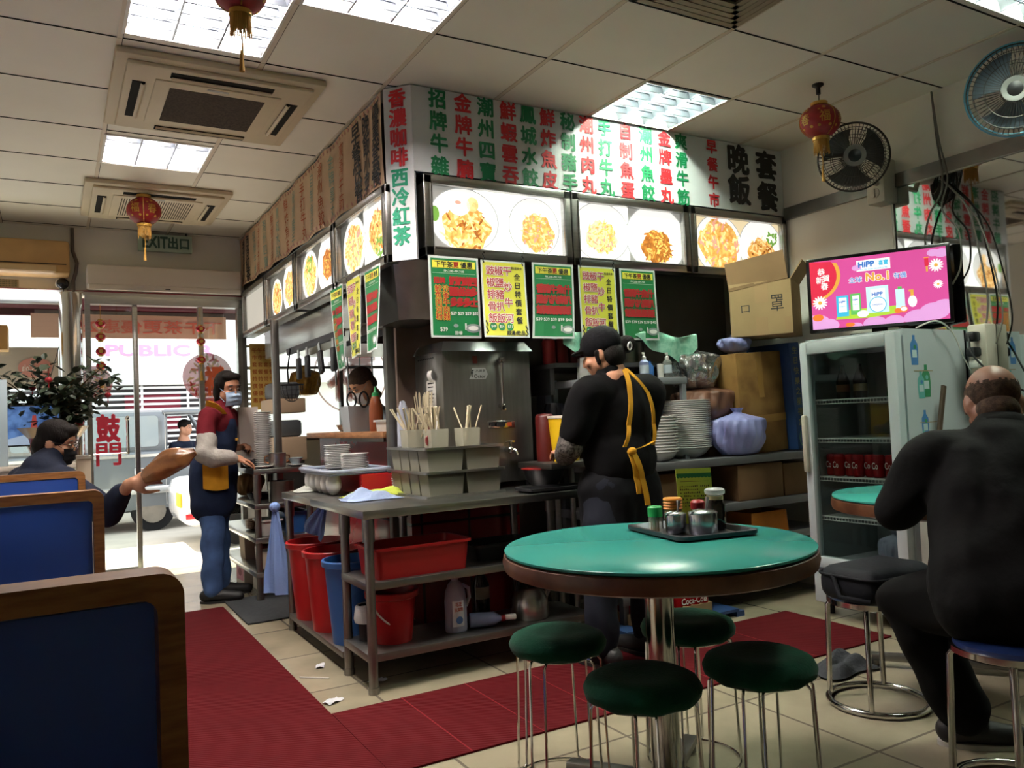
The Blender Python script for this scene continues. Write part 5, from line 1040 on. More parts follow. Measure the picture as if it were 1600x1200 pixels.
# ---- bowls on the alcove shelf
stack('bowl', 'white round bowl in the lower stack beside the capped woman', 'round bowls on the alcove shelf', 'bowl', (3.03, 3.6, .89), 13, .0165, PORC, bowl_prof(.113, .062), 30)
stack('plate', 'white plate in the narrow stack half hidden by the capped woman', 'plates behind the bowls', 'plate', (2.86, 3.8, .89), 20, .0145, PORC, plate_prof(.11), 24)
stack('bowl', 'white eight sided bowl in the tall stack beside the bagged box', 'eight sided bowls on the alcove shelf', 'bowl', (3.31, 3.68, .89), 25, .0115, PORC, bowl_prof(.152, .072), 8)
# ---- boxes and bags
def carton(name, label, loc, d, rz, m, rx=0, ry=0, tape=None):
    t = thing(name, label, 'box', loc); t.rotation_euler = (rx, ry, rz); w, e, h = d; G().box(-w/2, w/2, -e/2, e/2, 0, h, .004).ob('body', m, t, world=False)
    if tape: G().box(-.025, .025, -e/2-.001, e/2+.001, h*.55, h+.001).box(-w/2-.001, w/2+.001, -e/2-.0015, e/2-.1, h*.3, h*.3+.045).ob('tape', tape, t, world=False)
    return t
TAPE = mat('brown tape', 'a2762f', .3)
carton('tall_carton', 'tall scuffed brown carton leaning beside the fridge with packing tape', (3.86, 3.73, .892), (.42, .32, .63), .06, mat('scuffed carton', '9a7444', .8, col2='7c5a34', scale=7), 0, -.05, TAPE)
t = carton('blue_carton', 'narrow dark blue carton standing between the taped carton and the fridge', (4.135, 3.69, .9), (.1, .34, .68), .06, mat('dark blue carton', '24467c', .6), 0, -.06)
g = G(frame((0, -.172, 0), (1, 0, 0), (0, 0, 1))); g.col('生日快樂之星禮盒', 0, [.63-.065*i for i in range(8)], .05, None, .02); g.mi = 1; g.tube([(.0+.03*math.cos(a), .07+.05*math.sin(a), .001) for a in [2*PI*i/20 for i in range(20)]], .002, 5, True); g.ob('print', [mat('carton gold', '8e8a62', .6), mat('carton green', '4a7a5a', .6)], t, world=False)
t = thing('open_carton', 'open cardboard box with handwritten characters, perched on the cartons by the fridge', 'box', (3.92, 3.56, 1.615)); t.rotation_euler = (0, 0, -1.02)
w, e, h = .37, .34, .33; g = G()
for a in ((-w/2, w/2, -e/2, -e/2+.006), (-w/2, w/2, e/2-.006, e/2), (-w/2, -w/2+.006, -e/2+.006, e/2-.006), (w/2-.006, w/2, -e/2+.006, e/2-.006)): g.box(*a, 0, h)
g.box(-w/2, w/2, -e/2, e/2, 0, .006); g.ob('body', CARD, t, world=False)
G(Mx.Translation((0, -e/2+.003, h)) @ Mx.Rotation(.22, 4, 'Y') @ Mx.Rotation(-.12, 4, 'X')).box(-.255, .255, -.003, .003, .0, .17).ob('flap', CARDD, t, world=False) if 0 else G(Mx.Translation((-.01, -e/2+.003, h)) @ Mx.Rotation(-.13, 4, 'Y') @ Mx.Rotation(-.1, 4, 'X')).box(-.18, .18, -.003, .003, -.02, .16).ob('flap', CARDD, t, world=False)
G(Mx.Translation((w/2-.003, 0, h)) @ Mx.Rotation(.6, 4, 'Y')).box(-.003, .003, -.16, .16, 0, .13).ob('flap', CARD, t, world=False)
g = G(frame((0, -e/2-.0008, 0), (1, 0, 0), (0, 0, 1))); g.text('口', -.09, .17, .05, .045, bold=0); g.text('罩', .1, .19, .075, .1, bold=0); g.ob('handwriting', KTEXT, t, world=False)
G().box(-.03, .05, -e/2-.001, -e/2+.0, .2, h).box(-.03, .04, -e/2-.001, -e/2, 0, .11).box(.14, .175, -e/2-.001, -e/2, .02, .1).ob('tape', mat('shiny tape', 'a88a68', .15, coat=.4), t, world=False)
def sack(w, d, h, seed, knot=.0, folds=9, amp=.05):
    r = random.Random(seed); ph = [r.uniform(0, 6) for _ in range(5)]
    def f(u, v):
        a = 2*PI*u; z = v; q = (math.sin(PI*min(1, z*.72+.12))**.6)*(1 if z < .76 else max(.13, 1-(z-.76)*6)+max(0, z-.9)*2.2)
        if z < .02: q = .0
        k = 1+amp*math.sin(folds*a+ph[0]+5*z)+amp*.7*math.sin(2*folds*a+ph[1]-7*z)+amp*.8*math.sin(3*a+ph[2]+9*z)
        return (w/2*q*k*math.cos(a), d/2*q*k*math.sin(a), h*z+(knot*.3*math.sin(3*a) if z > .95 else 0))
    return lambda g: g.sheet(f, 72, 28)
LIL = mat('lilac plastic bag', '8e92c8', .35, bump=.5, bscale=25, coat=.2)
simple('plastic_bag', 'lilac plastic bag stuffed full and knotted, on the alcove shelf', 'bag', (3.62, 3.56, .888), LIL, sack(.4, .24, .29, 4))
simple('plastic_bag', 'small lilac plastic bag lying on the taped carton', 'bag', (3.72, 3.65, 1.525), LIL, sack(.24, .16, .11, 6))
simple('carton_tray', 'torn low cardboard tray under the knotted lilac bag', 'box', (3.64, 3.72, .89), CARDD, lambda g: tub(g, .42, .2, .2, .96, .004, .01))
FOIL = mat('silver foil', 'b8b8ba', .22, .9, bump=1, bscale=28)
simple('foil_bag', 'big crumpled silver foil bag above the steel stand', 'bag', (3.47, 3.76, 1.3), FOIL, sack(.34, .28, .28, 12, amp=.09))
BRN = mat('dark brown leather', '6a4636', .5, bump=.4, bscale=14)
simple('brown_bag', 'slumped dark brown leather bag against the taped carton', 'bag', (3.53, 3.72, 1.1), BRN, sack(.5, .3, .24, 15, amp=.08)); simple('brown_bag', 'flat dark brown folded bag under the slumped brown one', 'bag', (3.5, 3.86, .9), BRN, sack(.44, .3, .24, 18, amp=.06))
simple('carton', 'brown carton with a small blue print on the second alcove shelf', 'carton', (3.73, 3.62, .62), CARDD, lambda g: g.box(-.19, .19, -.12, .12, 0, .215, .004)); o = G(frame((3.6, 3.4985, .76), (1, 0, 0), (0, 0, 1))); o.flat(rrect(-.025, .025, -.03, .03, .008)); o.text('奶', .055, 0, .03); tag(o.ob('blue_print', mat('blue print', '33568c', .7)), 'small blue printed mark on the brown carton front', 'print') if 0 else None
simple('carton', 'plain brown carton at the fridge end of the second alcove shelf', 'carton', (4.06, 3.66, .62), CARDD, lambda g: g.box(-.12, .12, -.15, .15, 0, .2, .004)); simple('carton', 'dark brown carton behind the capped woman on the second alcove shelf', 'carton', (3.1, 3.68, .62), CARDD, lambda g: g.box(-.24, .24, -.14, .14, 0, .2, .004))
simple('carton', 'orange carton with a torn top on the third alcove shelf', 'carton', (3.78, 3.6, .41), mat('orange carton', 'b8722c', .7, var=.2), lambda g: g.taper(-.15, .15, -.1, .1, 0, .13, 1.06, True, .004)); simple('carton', 'long flat brown carton on the third alcove shelf behind the table', 'carton', (3.05, 3.62, .41), CARDD, lambda g: g.box(-.3, .3, -.12, .12, 0, .12, .004))
simple('plastic_tub', 'dark grey lidded crate on the lowest alcove shelf', 'crate', (3.75, 3.66, .19), mat('dark grey plastic', '3c3d3f', .5), lambda g: g.box(-.35, .35, -.14, .14, 0, .16, .012))
simple('pallet', 'blue plastic floor pallet under the shrink wrapped cans', 'pallet', (2.95, 3.52, 0), mat('dark blue plastic', '24406e', .5), lambda g: [g.box(-.4, .4, -.16, .16, .03, .045), [g.box(-.4+.26*i, -.34+.26*i, -.16, .16, 0, .03) for i in range(4)]] and None)
# shrink-wrapped drink packs
REDC = mat('red drink can', 'a5141c', .25, .4); CANT = mat('can top', 'b9babc', .25, 1)
def can_pack(label, x, y, z, nx, ny):
    t = thing('drink_pack', label, 'drinks', (x, y, z), .0, 'packs of red drink cans'); d = .062
    for i in range(nx):
        for j in range(ny):
            c = G(); c.lathe([(0, 0), (.024, 0), (.03, .008), (.03, .105), (.025, .116), (0, .115)], 16, ((i-(nx-1)/2)*d, (j-(ny-1)/2)*d, .004)); c.ob('can', REDC, t, world=False)
    G().box(-nx*d/2-.004, nx*d/2+.004, -ny*d/2-.004, ny*d/2+.004, 0, .055).ob('carton_tray', CARD, t, world=False)
    g = G(frame((0, -ny*d/2-.0055, 0), (1, 0, 0), (0, 0, 1))); g.text('Coca-Cola', 0, .085, nx*d*.75, .035, bold=.02); g.ob('print', WTEXT, t, world=False)
for k, (x, lab) in enumerate(((2.78, 'shrink wrapped pack of red drink cans behind the legs of the black capped woman'), (3.06, 'shrink wrapped pack of red drink cans on the blue pallet behind the table pedestal'))): can_pack(lab, x, 3.5, .045, 4, 3) if k == 0 else can_pack(lab, x, 3.5, .045, 4, 3)
# fridge contents
for k, (z, y0, n) in enumerate(((.772, 2.64, 8),)):
    for i in range(n):
        if i == 0:
            c0 = thing('drink_can', 'red drink can in the row on a fridge shelf', 'can', (3.83, y0, z), 0, 'red cans in the fridge'); G().lathe([(0, 0), (.025, 0), (.032, .008), (.032, .112), (.026, .122), (0, .121)], 18).ob('body', REDC, c0, world=False)
            g = G(frame((-.0335, 0, 0), (0, -1, 0), (0, 0, 1))); g.text('Co', 0, .065, .035, .035, bold=.01); g.ob('print', WTEXT, c0, world=False)
        else: dup(c0, (3.83+.02*(i % 2), y0+.062*i, z))
for k, (y, m, lab) in enumerate(((2.98, 'dark cola', 'dark bottle with a brown label on the top fridge shelf'), (2.87, 'dark tea', 'dark bottle with a gold label on the top fridge shelf'))):
    t = thing('drink_bottle', lab, 'bottle', (3.86, y, 1.202)); G().lathe([(0, 0), (.035, 0), (.036, .1), (.014, .16), (.012, .19), (0, .19)], 18).ob('body', mat(m, '1d1210', .1), t, world=False); G().lathe([(.0367, .04), (.0367, .08)], 18).ob('label', mat(m+' label', ('7a4030', '8a7040')[k], .5), t, world=False)
simple('green_box', 'small green box at the near end of the top fridge shelf', 'box', (3.84, 2.64, 1.202), mat('green box', '3f7a50', .5), lambda g: g.box(-.03, .03, -.035, .035, 0, .05))
simple('plastic_bag', 'pale knotted plastic bag at the bottom of the fridge', 'bag', (3.86, 2.72, .3), mat('pale grey bag', '8c8fa4', .4, bump=.5, bscale=25), sack(.16, .16, .19, 21)); simple('plastic_bag', 'pale plastic bag on the lower fridge shelf behind the cans', 'bag', (3.9, 3.0, .552), mat('pale grey bag', '8c8fa4', .4), sack(.15, .15, .13, 22))
# spray bottles and toiletries on the steel stand
def spray(label, x, m, h, cap, y=3.66):
    t = thing('spray_bottle', label, 'bottle', (x, y, 1.375)); G().lathe([(0, 0), (.025, 0), (.027, .006), (.027, h*.62), (.012, h*.72), (0, h*.72)], 18).ob('body', m, t, world=False); g = G(); g.lathe([(.013, h*.7), (.013, h*.82), (.007, h*.86), (.007, h), (0, h)], 14); g.box(-.012, .006, -.004, .004, h*.92, h, .001); g.ob('spray_cap', cap, t, world=False)
    G().lathe([(.0276, h*.18), (.0276, h*.5)], 18).ob('label', mat('pale spray label', 'c8d6e0', .5), t, world=False)
spray('pale blue spray bottle on the steel stand, beside the shoulder of the capped woman', 3.0, mat('pale blue plastic', '8f9bc4', .35), .15, WHITE); spray('clear spray bottle at the free end of the steel stand', 3.175, GL, .15, WHITE)
simple('lotion_bottle', 'blue lotion bottle between the two spray bottles', 'bottle', (3.065, 3.69, 1.375), BLUEP, lambda g: g.lathe([(0, 0), (.024, 0), (.024, .07), (.01, .085), (.01, .1), (0, .1)], 16)); simple('lotion_bottle', 'white lotion tube beside the clear spray bottle', 'bottle', (3.12, 3.66, 1.375), WHITE, lambda g: g.lathe([(0, 0), (.02, 0), (.023, .08), (0, .083)], 16, sy=.6))
# ---- condiment tray on the big table
t = thing('condiment_tray', 'dark metal tray of condiments on the big mint table', 'tray', (1.845, 2.055, .77), -.17); g = G(); tub(g, .275, .34, .018, .9, .003, .03); g.ob('tray', mat('dark pewter', '4a4b52', .35, .8), t, world=False)
TZ = .776
t = thing('toothpick_jar', 'toothpick jar with a bright green lid on the condiment tray', 'jar', (1.748, 2.115, TZ)); G().lathe([(0, 0), (.023, 0), (.023, .052), (0, .053)], 20).ob('jar', mat('clear jar', 'd0cdbd', .1, alpha=.35), t, world=False); G().lathe([(.0245, .052), (.0245, .082), (.02, .086), (0, .086)], 24).ob('lid', mat('bright green lid', '1f9a4c', .4), t, world=False)
g = G(); r = random.Random(3)
for i in range(26): a = r.uniform(0, 6.28); q = .017*math.sqrt(r.random()); g.cyl((q*math.cos(a), q*math.sin(a), .002), (q*math.cos(a+.3), q*math.sin(a+.3), .05), .001, n=5)
g.ob('toothpicks', mat('toothpick wood', 'c0ab84', .7), t, world=False); G(frame((.012, -.0225, .012), (.86, .5, 0), (0, 0, 1))).rect(-.004, .006, 0, .034).ob('label', BLACK, t, world=False)
JS = mat('jar steel', 'b5b6ba', .22, 1)
def steel_jar(label, x, y, r_, h):
    t = thing('steel_jar', label, 'jar', (x, y, TZ), 0, 'steel condiment jars'); G().lathe([(0, 0), (r_*.94, 0), (r_, .006), (r_, h*.88), (r_*.97, h*.93), (0, h*.93)], 32).ob('body', JS, t, world=False); G().lathe([(r_*1.03, h*.9), (r_*1.03, h*.95), (r_*.8, h*1.03), (0, h*1.06)], 32).ob('lid', JS, t, world=False); G().cyl((-r_*1.0, 0, h*.92), (-r_*1.15, 0, h*.98), .004, n=8).cyl((-r_*1.15, 0, h*.98), (-r_*.5, 0, h*1.04), .0035, n=8).ob('hinge', JS, t, world=False)
    G().tube([(r_*.3, .005, h*.8), (r_*.6, .01, h*1.2), (r_*.75, .012, h*1.55)], [.003, .004, .008], 8).ob('spoon', JS, t, world=False)
steel_jar('smaller steel condiment jar beside the green lidded toothpicks', 1.785, 2.055, .034, .066); steel_jar('larger steel condiment jar in front on the tray', 1.83, 1.975, .046, .074)
t = thing('soy_sauce_bottle', 'dark soy sauce bottle with a clear glass stopper on the tray', 'bottle', (1.925, 2.015, TZ)); G().lathe([(0, 0), (.031, 0), (.033, .006), (.033, .082), (.028, .092), (.027, .1), (0, .1)], 26).ob('body', mat('soy sauce', '0d0907', .08, coat=.6), t, world=False); G().lathe([(.0275, .1), (.0275, .112)], 26).ob('neck_band', mat('cream band', 'b9a67c', .5), t, world=False); G().lathe([(.024, .112), (.034, .12), (.034, .132), (.026, .138), (0, .14)], 20).ob('stopper', mat('glass stopper', 'c9cfcd', .08, alpha=.6), t, world=False)
t = thing('chilli_jar', 'jar with an orange ribbed lid at the back of the tray', 'jar', (1.87, 2.165, TZ)); G().lathe([(0, 0), (.028, 0), (.03, .06), (0, .062)], 22).ob('body', mat('amber jar', '7a6a48', .15), t, world=False); G().lathe([(.03, .06), (.034, .064), (.031, .069), (.034, .074), (.031, .079), (.034, .084), (.031, .089), (.034, .094), (.031, .1), (0, .103)], 26).ob('lid', mat('orange lid', 'd98a34', .4), t, world=False)
t = thing('chilli_jar', 'jar with a dark red lid behind the soy sauce bottle', 'jar', (1.925, 2.1, TZ)); G().lathe([(0, 0), (.022, 0), (.024, .062), (0, .064)], 20).ob('body', mat('chilli oil', '5a2012', .15), t, world=False); G().lathe([(.024, .062), (.025, .066), (.025, .085), (.018, .092), (0, .093)], 20).ob('lid', mat('dark red lid', '9a2028', .35), t, world=False)
t = thing('menu_card', 'yellow green order card in a clear stand behind the condiments', 'card', (1.985, 2.17, .77)); Mm = frame((1.985, 2.17, .775), (.84, -.54, 0), (0, .05, 1)); G(Mm).box(-.062, .062, 0, .195, -.004, 0).ob('card', mat('yellow green card', 'bfd44f', .5), t)
g = G(Mm); g.flat([(-.062, .165), (.062, .165), (.062, .178), (-.062, .178)]+[], z=.0006)
for i in range(10): g.disc(-.055+.0122*i, .165, .006, .004, 8, z=.0007)
g.ob('green_header', mat('card green', '1f7a44', .5), t); g = G(Mm); r = random.Random(2)
for row in range(7):
    for i in range(16):
        if r.random() < .75: g.rect(-.052+.0066*i, -.052+.0066*i+.0042, .06+.0115*row, .06+.0115*row+r.uniform(.003, .007), z=.0009)
for i in range(4): g.rect(-.02+.0115*i, -.013+.0115*i, .04, .047, z=.0009)
g.rect(-.05, .05, .148, .1495, z=.0009); g.ob('print', mat('card print', '4a4a20', .6), t)
# ---- rack by the waitress
stack('saucer', 'white saucer in the tall stack beside the slim steel post', 'saucers on the storage rack', 'saucer', (1.305, 5.86, .9), 30, .0132, PORC, plate_prof(.062, .012), 24)
simple('paper_carton', 'tall white paper carton beside the saucer stack', 'carton', (1.245, 6.12, .9), mat('warm white paper', 'd9cfc6', .7), lambda g: g.taper(-.07, .07, -.07, .07, 0, .44, .9))
t = thing('milk_pan', 'small steel pan with two handles on the storage rack', 'pan', (1.375, 5.76, .9)); G().lathe([(0, 0), (.058, 0), (.06, .01), (.06, .1), (.064, .103), (.056, .103), (.055, .01), (0, .008)], 26).ob('body', STEEL, t, world=False); g = G()
for s in (-1, 1): g.tube([(s*.06, -.0, .085), (s*.085, 0, .08), (s*.088, 0, .045), (s*.06, 0, .035)], .006, 8)
g.ob('handle', mat('copper handle', '9c6a48', .3, .8), t, world=False)
simple('saucer', 'pale blue saucer in front of the steel pan', 'saucer', (1.27, 5.72, .9), PORC, lambda g: g.lathe(plate_prof(.06, .016), 24)); t = thing('soup_bowl', 'blue patterned bowl on a saucer at the end of the rack', 'bowl', (1.5, 5.74, .9)); G().lathe(plate_prof(.062, .014), 24).ob('saucer', PORC, t, world=False); G().lathe([(0, .012), (.025, .012), (.03, .02), (.052, .062), (.05, .062), (.028, .024), (0, .02)], 24).ob('bowl', mat('blue white porcelain', '98aab4', .25), t, world=False)
simple('black_bowl', 'wide black bowl at the hand of the waitress', 'bowl', (1.25, 5.98, .9), BLACK, lambda g: g.lathe(bowl_prof(.085, .06), 26)); stack('bowl', 'pink patterned bowl in the short stack beside the waitress', 'pink bowls on the rack', 'bowl', (1.25, 6.38, .9), 5, .018, mat('pink porcelain', 'b88a88', .3), bowl_prof(.075, .045), 22)
t = thing('mustard_bottle', 'mustard yellow squeeze bottle behind the pink bowls', 'bottle', (1.3, 6.62, .9)); G().lathe([(0, 0), (.036, 0), (.038, .13), (.03, .15), (0, .15)], 18).ob('body', mat('mustard', 'c98f2c', .4), t, world=False); G().lathe([(.03, .15), (.012, .17), (.005, .21), (0, .21)], 14).ob('nozzle', mat('brown nozzle', '8a5a24', .4), t, world=False)
simple('plastic_tray', 'flat blue grey tray of bread above the mustard bottle', 'tray', (1.4, 6.75, 1.1), mat('blue grey tray', '5f6f78', .5), lambda g: g.box(-.18, .18, -.12, .12, 0, .05, .006)) if 0 else None
simple('cooking_pot', 'dark steel cooking pot on the second rack level', 'pot', (1.4, 5.78, .66), STEELD, lambda g: g.lathe([(0, 0), (.085, 0), (.088, .14), (.094, .145), (.08, .145), (.08, .01), (0, .01)], 28)); t = thing('frying_pan', 'pan with a bright red handle on the second rack level', 'pan', (1.34, 6.15, .66)); G().lathe([(0, 0), (.08, 0), (.1, .04), (.096, .04), (.078, .006), (0, .006)], 26).ob('body', DARK, t, world=False); G().tube([(-.05, -.06, .035), (-.08, -.16, .06), (-.07, -.26, .1)], [.012, .013, .015], 10).ob('handle', mat('red handle', 'c8323a', .4), t, world=False)
simple('paper_sack', 'brown paper sack on the second rack level behind the waitress', 'bag', (1.33, 6.5, .66), mat('brown paper', '8a6a48', .85, bump=.4, bscale=20), sack(.22, .2, .2, 31)); simple('food_box', 'white plastic food box on the third rack level', 'box', (1.32, 5.86, .43), WHITE, lambda g: tub(g, .15, .22, .11, .8)); simple('plastic_tub', 'blue plastic bin on the third rack level behind the white box', 'bin', (1.5, 5.9, .43), BLUEP, lambda g: tub(g, .16, .3, .15, .9))
stack('plate', 'pale plate in the stack on the third rack level', 'plates on the third rack level', 'plate', (1.32, 6.2, .43), 6, .012, mat('tan plate', 'c0a288', .35), plate_prof(.09), 22); simple('food_tin', 'square cream tin on the lowest rack level', 'tin', (1.32, 5.82, .195), mat('cream tin', 'd3c8b4', .4), lambda g: g.box(-.08, .08, -.08, .08, 0, .13, .012)); simple('paper_sack', 'pale paper bag with handles on the lowest rack level', 'bag', (1.32, 6.4, .195), mat('pale paper', 'cdb9a0', .85), lambda g: g.taper(-.08, .08, -.1, .1, 0, .19, .9)); simple('cooking_pot', 'reddish pot on the lowest rack level between bag and tin', 'pot', (1.36, 6.12, .195), mat('dark red enamel', '7a1c1a', .3), lambda g: g.lathe([(0, 0), (.075, 0), (.08, .12), (.072, .12), (.07, .01), (0, .01)], 24))
t = thing('floor_carton', 'white and pink printed carton on the floor under the rack', 'box', (1.33, 6.45, 0), .1); G().box(-.1, .1, -.1, .1, 0, .16, .004).ob('body', mat('white carton', 'ddd2c8', .6), t, world=False); g = G(frame((-.1005, 0, 0), (0, -1, 0), (0, 0, 1))); g.rect(-.085, .085, .03, .145); g.mi = 1; g.disc(0, .09, .045, .03, z=.0006); g.ob('print', [mat('pink print', 'd08a9c', .6), mat('plum print', '8a3a4a', .6)], t, world=False)
simple('floor_carton', 'plain white carton on the floor beside the pink printed one', 'box', (1.36, 6.12, 0), mat('white carton', 'ddd2c8', .6), lambda g: g.box(-.08, .08, -.1, .1, 0, .15, .004))
# hanging cloths
def hang(w, h, seed):
    ph = random.Random(seed).uniform(0, 6)
    def f(u, v):
        k = .22+.78*min(1, (1-v)*1.3); return ((u-.5)*w*k, .02*math.sin(9*u+ph+2*v)*(1.1-v)+.006*math.sin(21*u), -h*(1-v))
    return lambda g: [g.sheet(f, 30, 24, .0015), g.ell((0, 0, .012), (.034, .03, .03), 14, 9)] and None
o = simple('hanging_cloth', 'long blue kitchen cloth knotted to the far end of the worktable', 'cloth', (1.135, 4.85, .7), BLB, hang(.2, .5, 2)); o.rotation_euler = (0, 0, -1.0)
o = simple('hanging_cloth', 'short blue cloth knotted to a leg above the red buckets', 'cloth', (1.33, 4.52, .72), BLB, hang(.16, .18, 7)); o.rotation_euler = (0, .5, -.9)
# ---- kitchen hatch
t = thing('utensil_tub', 'cloudy white tub holding black scissors on the serving counter', 'tub', (1.76, 5.14, 1.13)); G().taper(-.09, .09, -.09, .09, 0, .17, .82, True, .004).ob('body', mat('cloudy tub', 'b4bcc0', .3, alpha=.75), t, world=False)
t = thing('scissors', 'black handled kitchen scissors standing in the cloudy tub', 'scissors', (1.74, 5.1, 1.14)); g = G()
for s in (-1, 1): g.tube([(1.74+s*.035+.03*math.cos(a), 5.06-s*.02, 1.34+.05*math.sin(a)) for a in [2*PI*i/20 for i in range(20)]], .006, 7, True)
g.ob('handle', BLACK, t); G().box(1.73, 1.75, 5.078, 5.084, 1.14, 1.3).ob('blade', STEEL, t)
t = thing('sauce_bottle', 'brown sauce bottle with a green nozzle on the serving counter', 'bottle', (1.79, 4.86, 1.13)); G().lathe([(0, 0), (.042, 0), (.045, .01), (.044, .15), (.028, .215), (.022, .225), (0, .225)], 24).ob('body', mat('brown sauce', '8a4a2c', .3), t, world=False); G().lathe([(.024, .222), (.024, .24), (.012, .25), (.004, .285), (0, .286)], 18).ob('nozzle', mat('green nozzle', '2f9a5c', .4), t, world=False)
t = thing('oil_bottle', 'clear oil bottle with a brown cap behind the corner post', 'bottle', (1.9, 4.72, 1.13)); G().lathe([(0, 0), (.035, 0), (.036, .12), (.016, .18), (.014, .2), (0, .2)], 20).ob('body', mat('oil', '9a8a50', .1, alpha=.7), t, world=False); G().lathe([(.018, .2), (.018, .24), (0, .243)], 14).ob('cap', mat('brown cap', '9a6a3c', .4), t, world=False)
simple('food_box', 'white open carton on the serving counter beside the corner post', 'box', (1.78, 4.58, 1.13), WHITE, lambda g: tub(g, .12, .22, .07, .95, .003, .01)); t = thing('soup_ladle', 'steel ladle lying on the serving counter', 'ladle', (1.8, 5.55, 1.13)); G().lathe([(0, 0), (.035, .012), (.055, .05), (.05, .05), (.03, .016), (0, .006)], 24).ob('bowl', STEEL, t, world=False); G().tube([(.05, 0, .045), (.06, -.2, .08), (.02, -.35, .12)], .007, 8).ob('handle', STEEL, t, world=False)
t = thing('wire_rack', 'black wire rack with boxes hanging inside the hatch by the corner', 'rack', (1.95, 4.75, 1.7)); g = G()
for i in range(16): g.tube([(1.72, 4.45+.045*i, 1.72), (2.3, 4.45+.045*i, 1.72)], .003, 5)
g.box(1.71, 1.72, 4.44, 5.16, 1.7, 1.735); g.box(2.29, 2.3, 4.44, 5.16, 1.7, 1.735)
for x in (1.73, 2.28):
    for y in (4.46, 5.14): g.cyl((x, y, 1.72), (x, y, 2.4), .006, n=6)
g.ob('wires', DARK, t); simple('carton', 'brown carton on the black wire rack', 'carton', (1.98, 4.68, 1.724), CARD, lambda g: g.box(-.14, .14, -.14, .14, 0, .16, .004)); simple('carton', 'dark blue carton on top of the brown one on the wire rack', 'carton', (1.98, 4.66, 1.884), mat('navy carton', '2c3a5c', .6), lambda g: g.box(-.14, .14, -.12, .12, 0, .1, .004)); simple('plastic_bag', 'clear plastic bag at the end of the wire rack', 'bag', (1.84, 5.02, 1.724), mat('cloudy bag', 'c0bab0', .35, alpha=.8, bump=.5), sack(.16, .18, .2, 41))
t = thing('wall_bracket_shelf', 'small white shelf inside the kitchen behind the grey haired cook', 'shelf', (2.35, 5.6, 1.45)); G().box(2.3, 2.75, 5.5, 5.8, 1.44, 1.465).ob('board', WHITE, t); G().box(2.68, 2.71, 5.64, 5.67, 0, 1.44).ob('upright', STEELD, t); simple('carton', 'pale carton on the small white kitchen shelf', 'carton', (2.42, 5.62, 1.465), mat('pale carton', 'c9b49c', .7), lambda g: g.box(-.09, .09, -.09, .09, 0, .16, .004))
GOLDN = mat('golden bag', 'd9a94c', .4, col2='b8843a', scale=25, bump=.6, bscale=40)
t = thing('noodle_bag', 'golden bag of dried noodles hanging in the kitchen window', 'bag', (2.0, 7.3, 1.52)); g = G(); sack(.27, .14, .28, 51, amp=.08)(g); g.v = [(x+2.02, y+7.3, z+1.46) for x, y, z in g.v]; g.ob('bag', GOLDN, t); G().tube([(2.02, 7.3, 1.79), (2.02, 7.32, 1.95)], .004, 6).ob('string', DARK, t)
t = thing('rice_cooker', 'grey steel appliance stack behind the slim steel post', 'appliance', (1.7, 6.9, .9)); 
for z, w in ((1.42, .4), (1.1, .42)): G().box(1.6, 1.6+w*.55, 6.75, 7.1, z, z+.14, .03).ob('casing', mat('grey appliance', '6b7074', .35, .4), t)
G().box(1.58, 1.85, 6.7, 7.15, 1.3, 1.42, .01).box(1.58, 1.85, 6.7, 7.15, .9, 1.1, .01).ob('housing', mat('cream housing', 'c4a98c', .5), t); G().box(1.6, 1.83, 6.72, 7.12, 0, .9).ob('base', STEELD, t)
Mw = frame((2.35, 7.495, 0), (1, 0, 0), (0, 0, 1)); t = thing('window_sticker', 'large pale red round character sticker on the kitchen window', 'sticker', (2.45, 7.49, 1.5)); g = G(Mw); g.tube([(.17+.36*math.cos(a), 1.66+.36*math.sin(a), 0) for a in [2*PI*i/48 for i in range(48)]], .008, 6, True); g.ob('ring', mat('pale red sticker', 'e8988a', .6, alpha=.5), t); G(Mw).text('福', .17, 1.64, .5, .48, None, .05).ob('character', MATS['pale red sticker'], t)
t = thing('window_notice', 'yellow printed notice taped to the glass by the waitress', 'notice', (1.58, 7.4, 1.5)); G().box(1.56, 1.8, 7.44, 7.445, 1.35, 1.95).ob('paper', mat('yellow notice', 'e8c46a', .6), t); g = G(frame((0, 7.438, 0), (1, 0, 0), (0, 0, 1)))
for k, x in enumerate((1.6, 1.65, 1.7, 1.75)): g.col('午市套餐特價優惠', x, [1.89-.065*i for i in range(8)], .045)
g.ob('print', mat('notice orange', 'c0682c', .6), t)
for k in range(5):
    x = 2.3+.12*k; rod('steel ladle hanging in front of the kitchen window', 'hanging_ladle', (x, 7.3, 1.9), (x+.01, 7.3, 1.55-.05*(k % 3)), .006, .009, STEELD, 'ladles in the kitchen window', 'ladle')
o = G().cyl((1.7, 7.3, 1.9), (3.2, 7.3, 1.9), .008).ob('hanging_rail', STEELD); tag(o, 'thin steel rail across the kitchen window with ladles', 'rail')
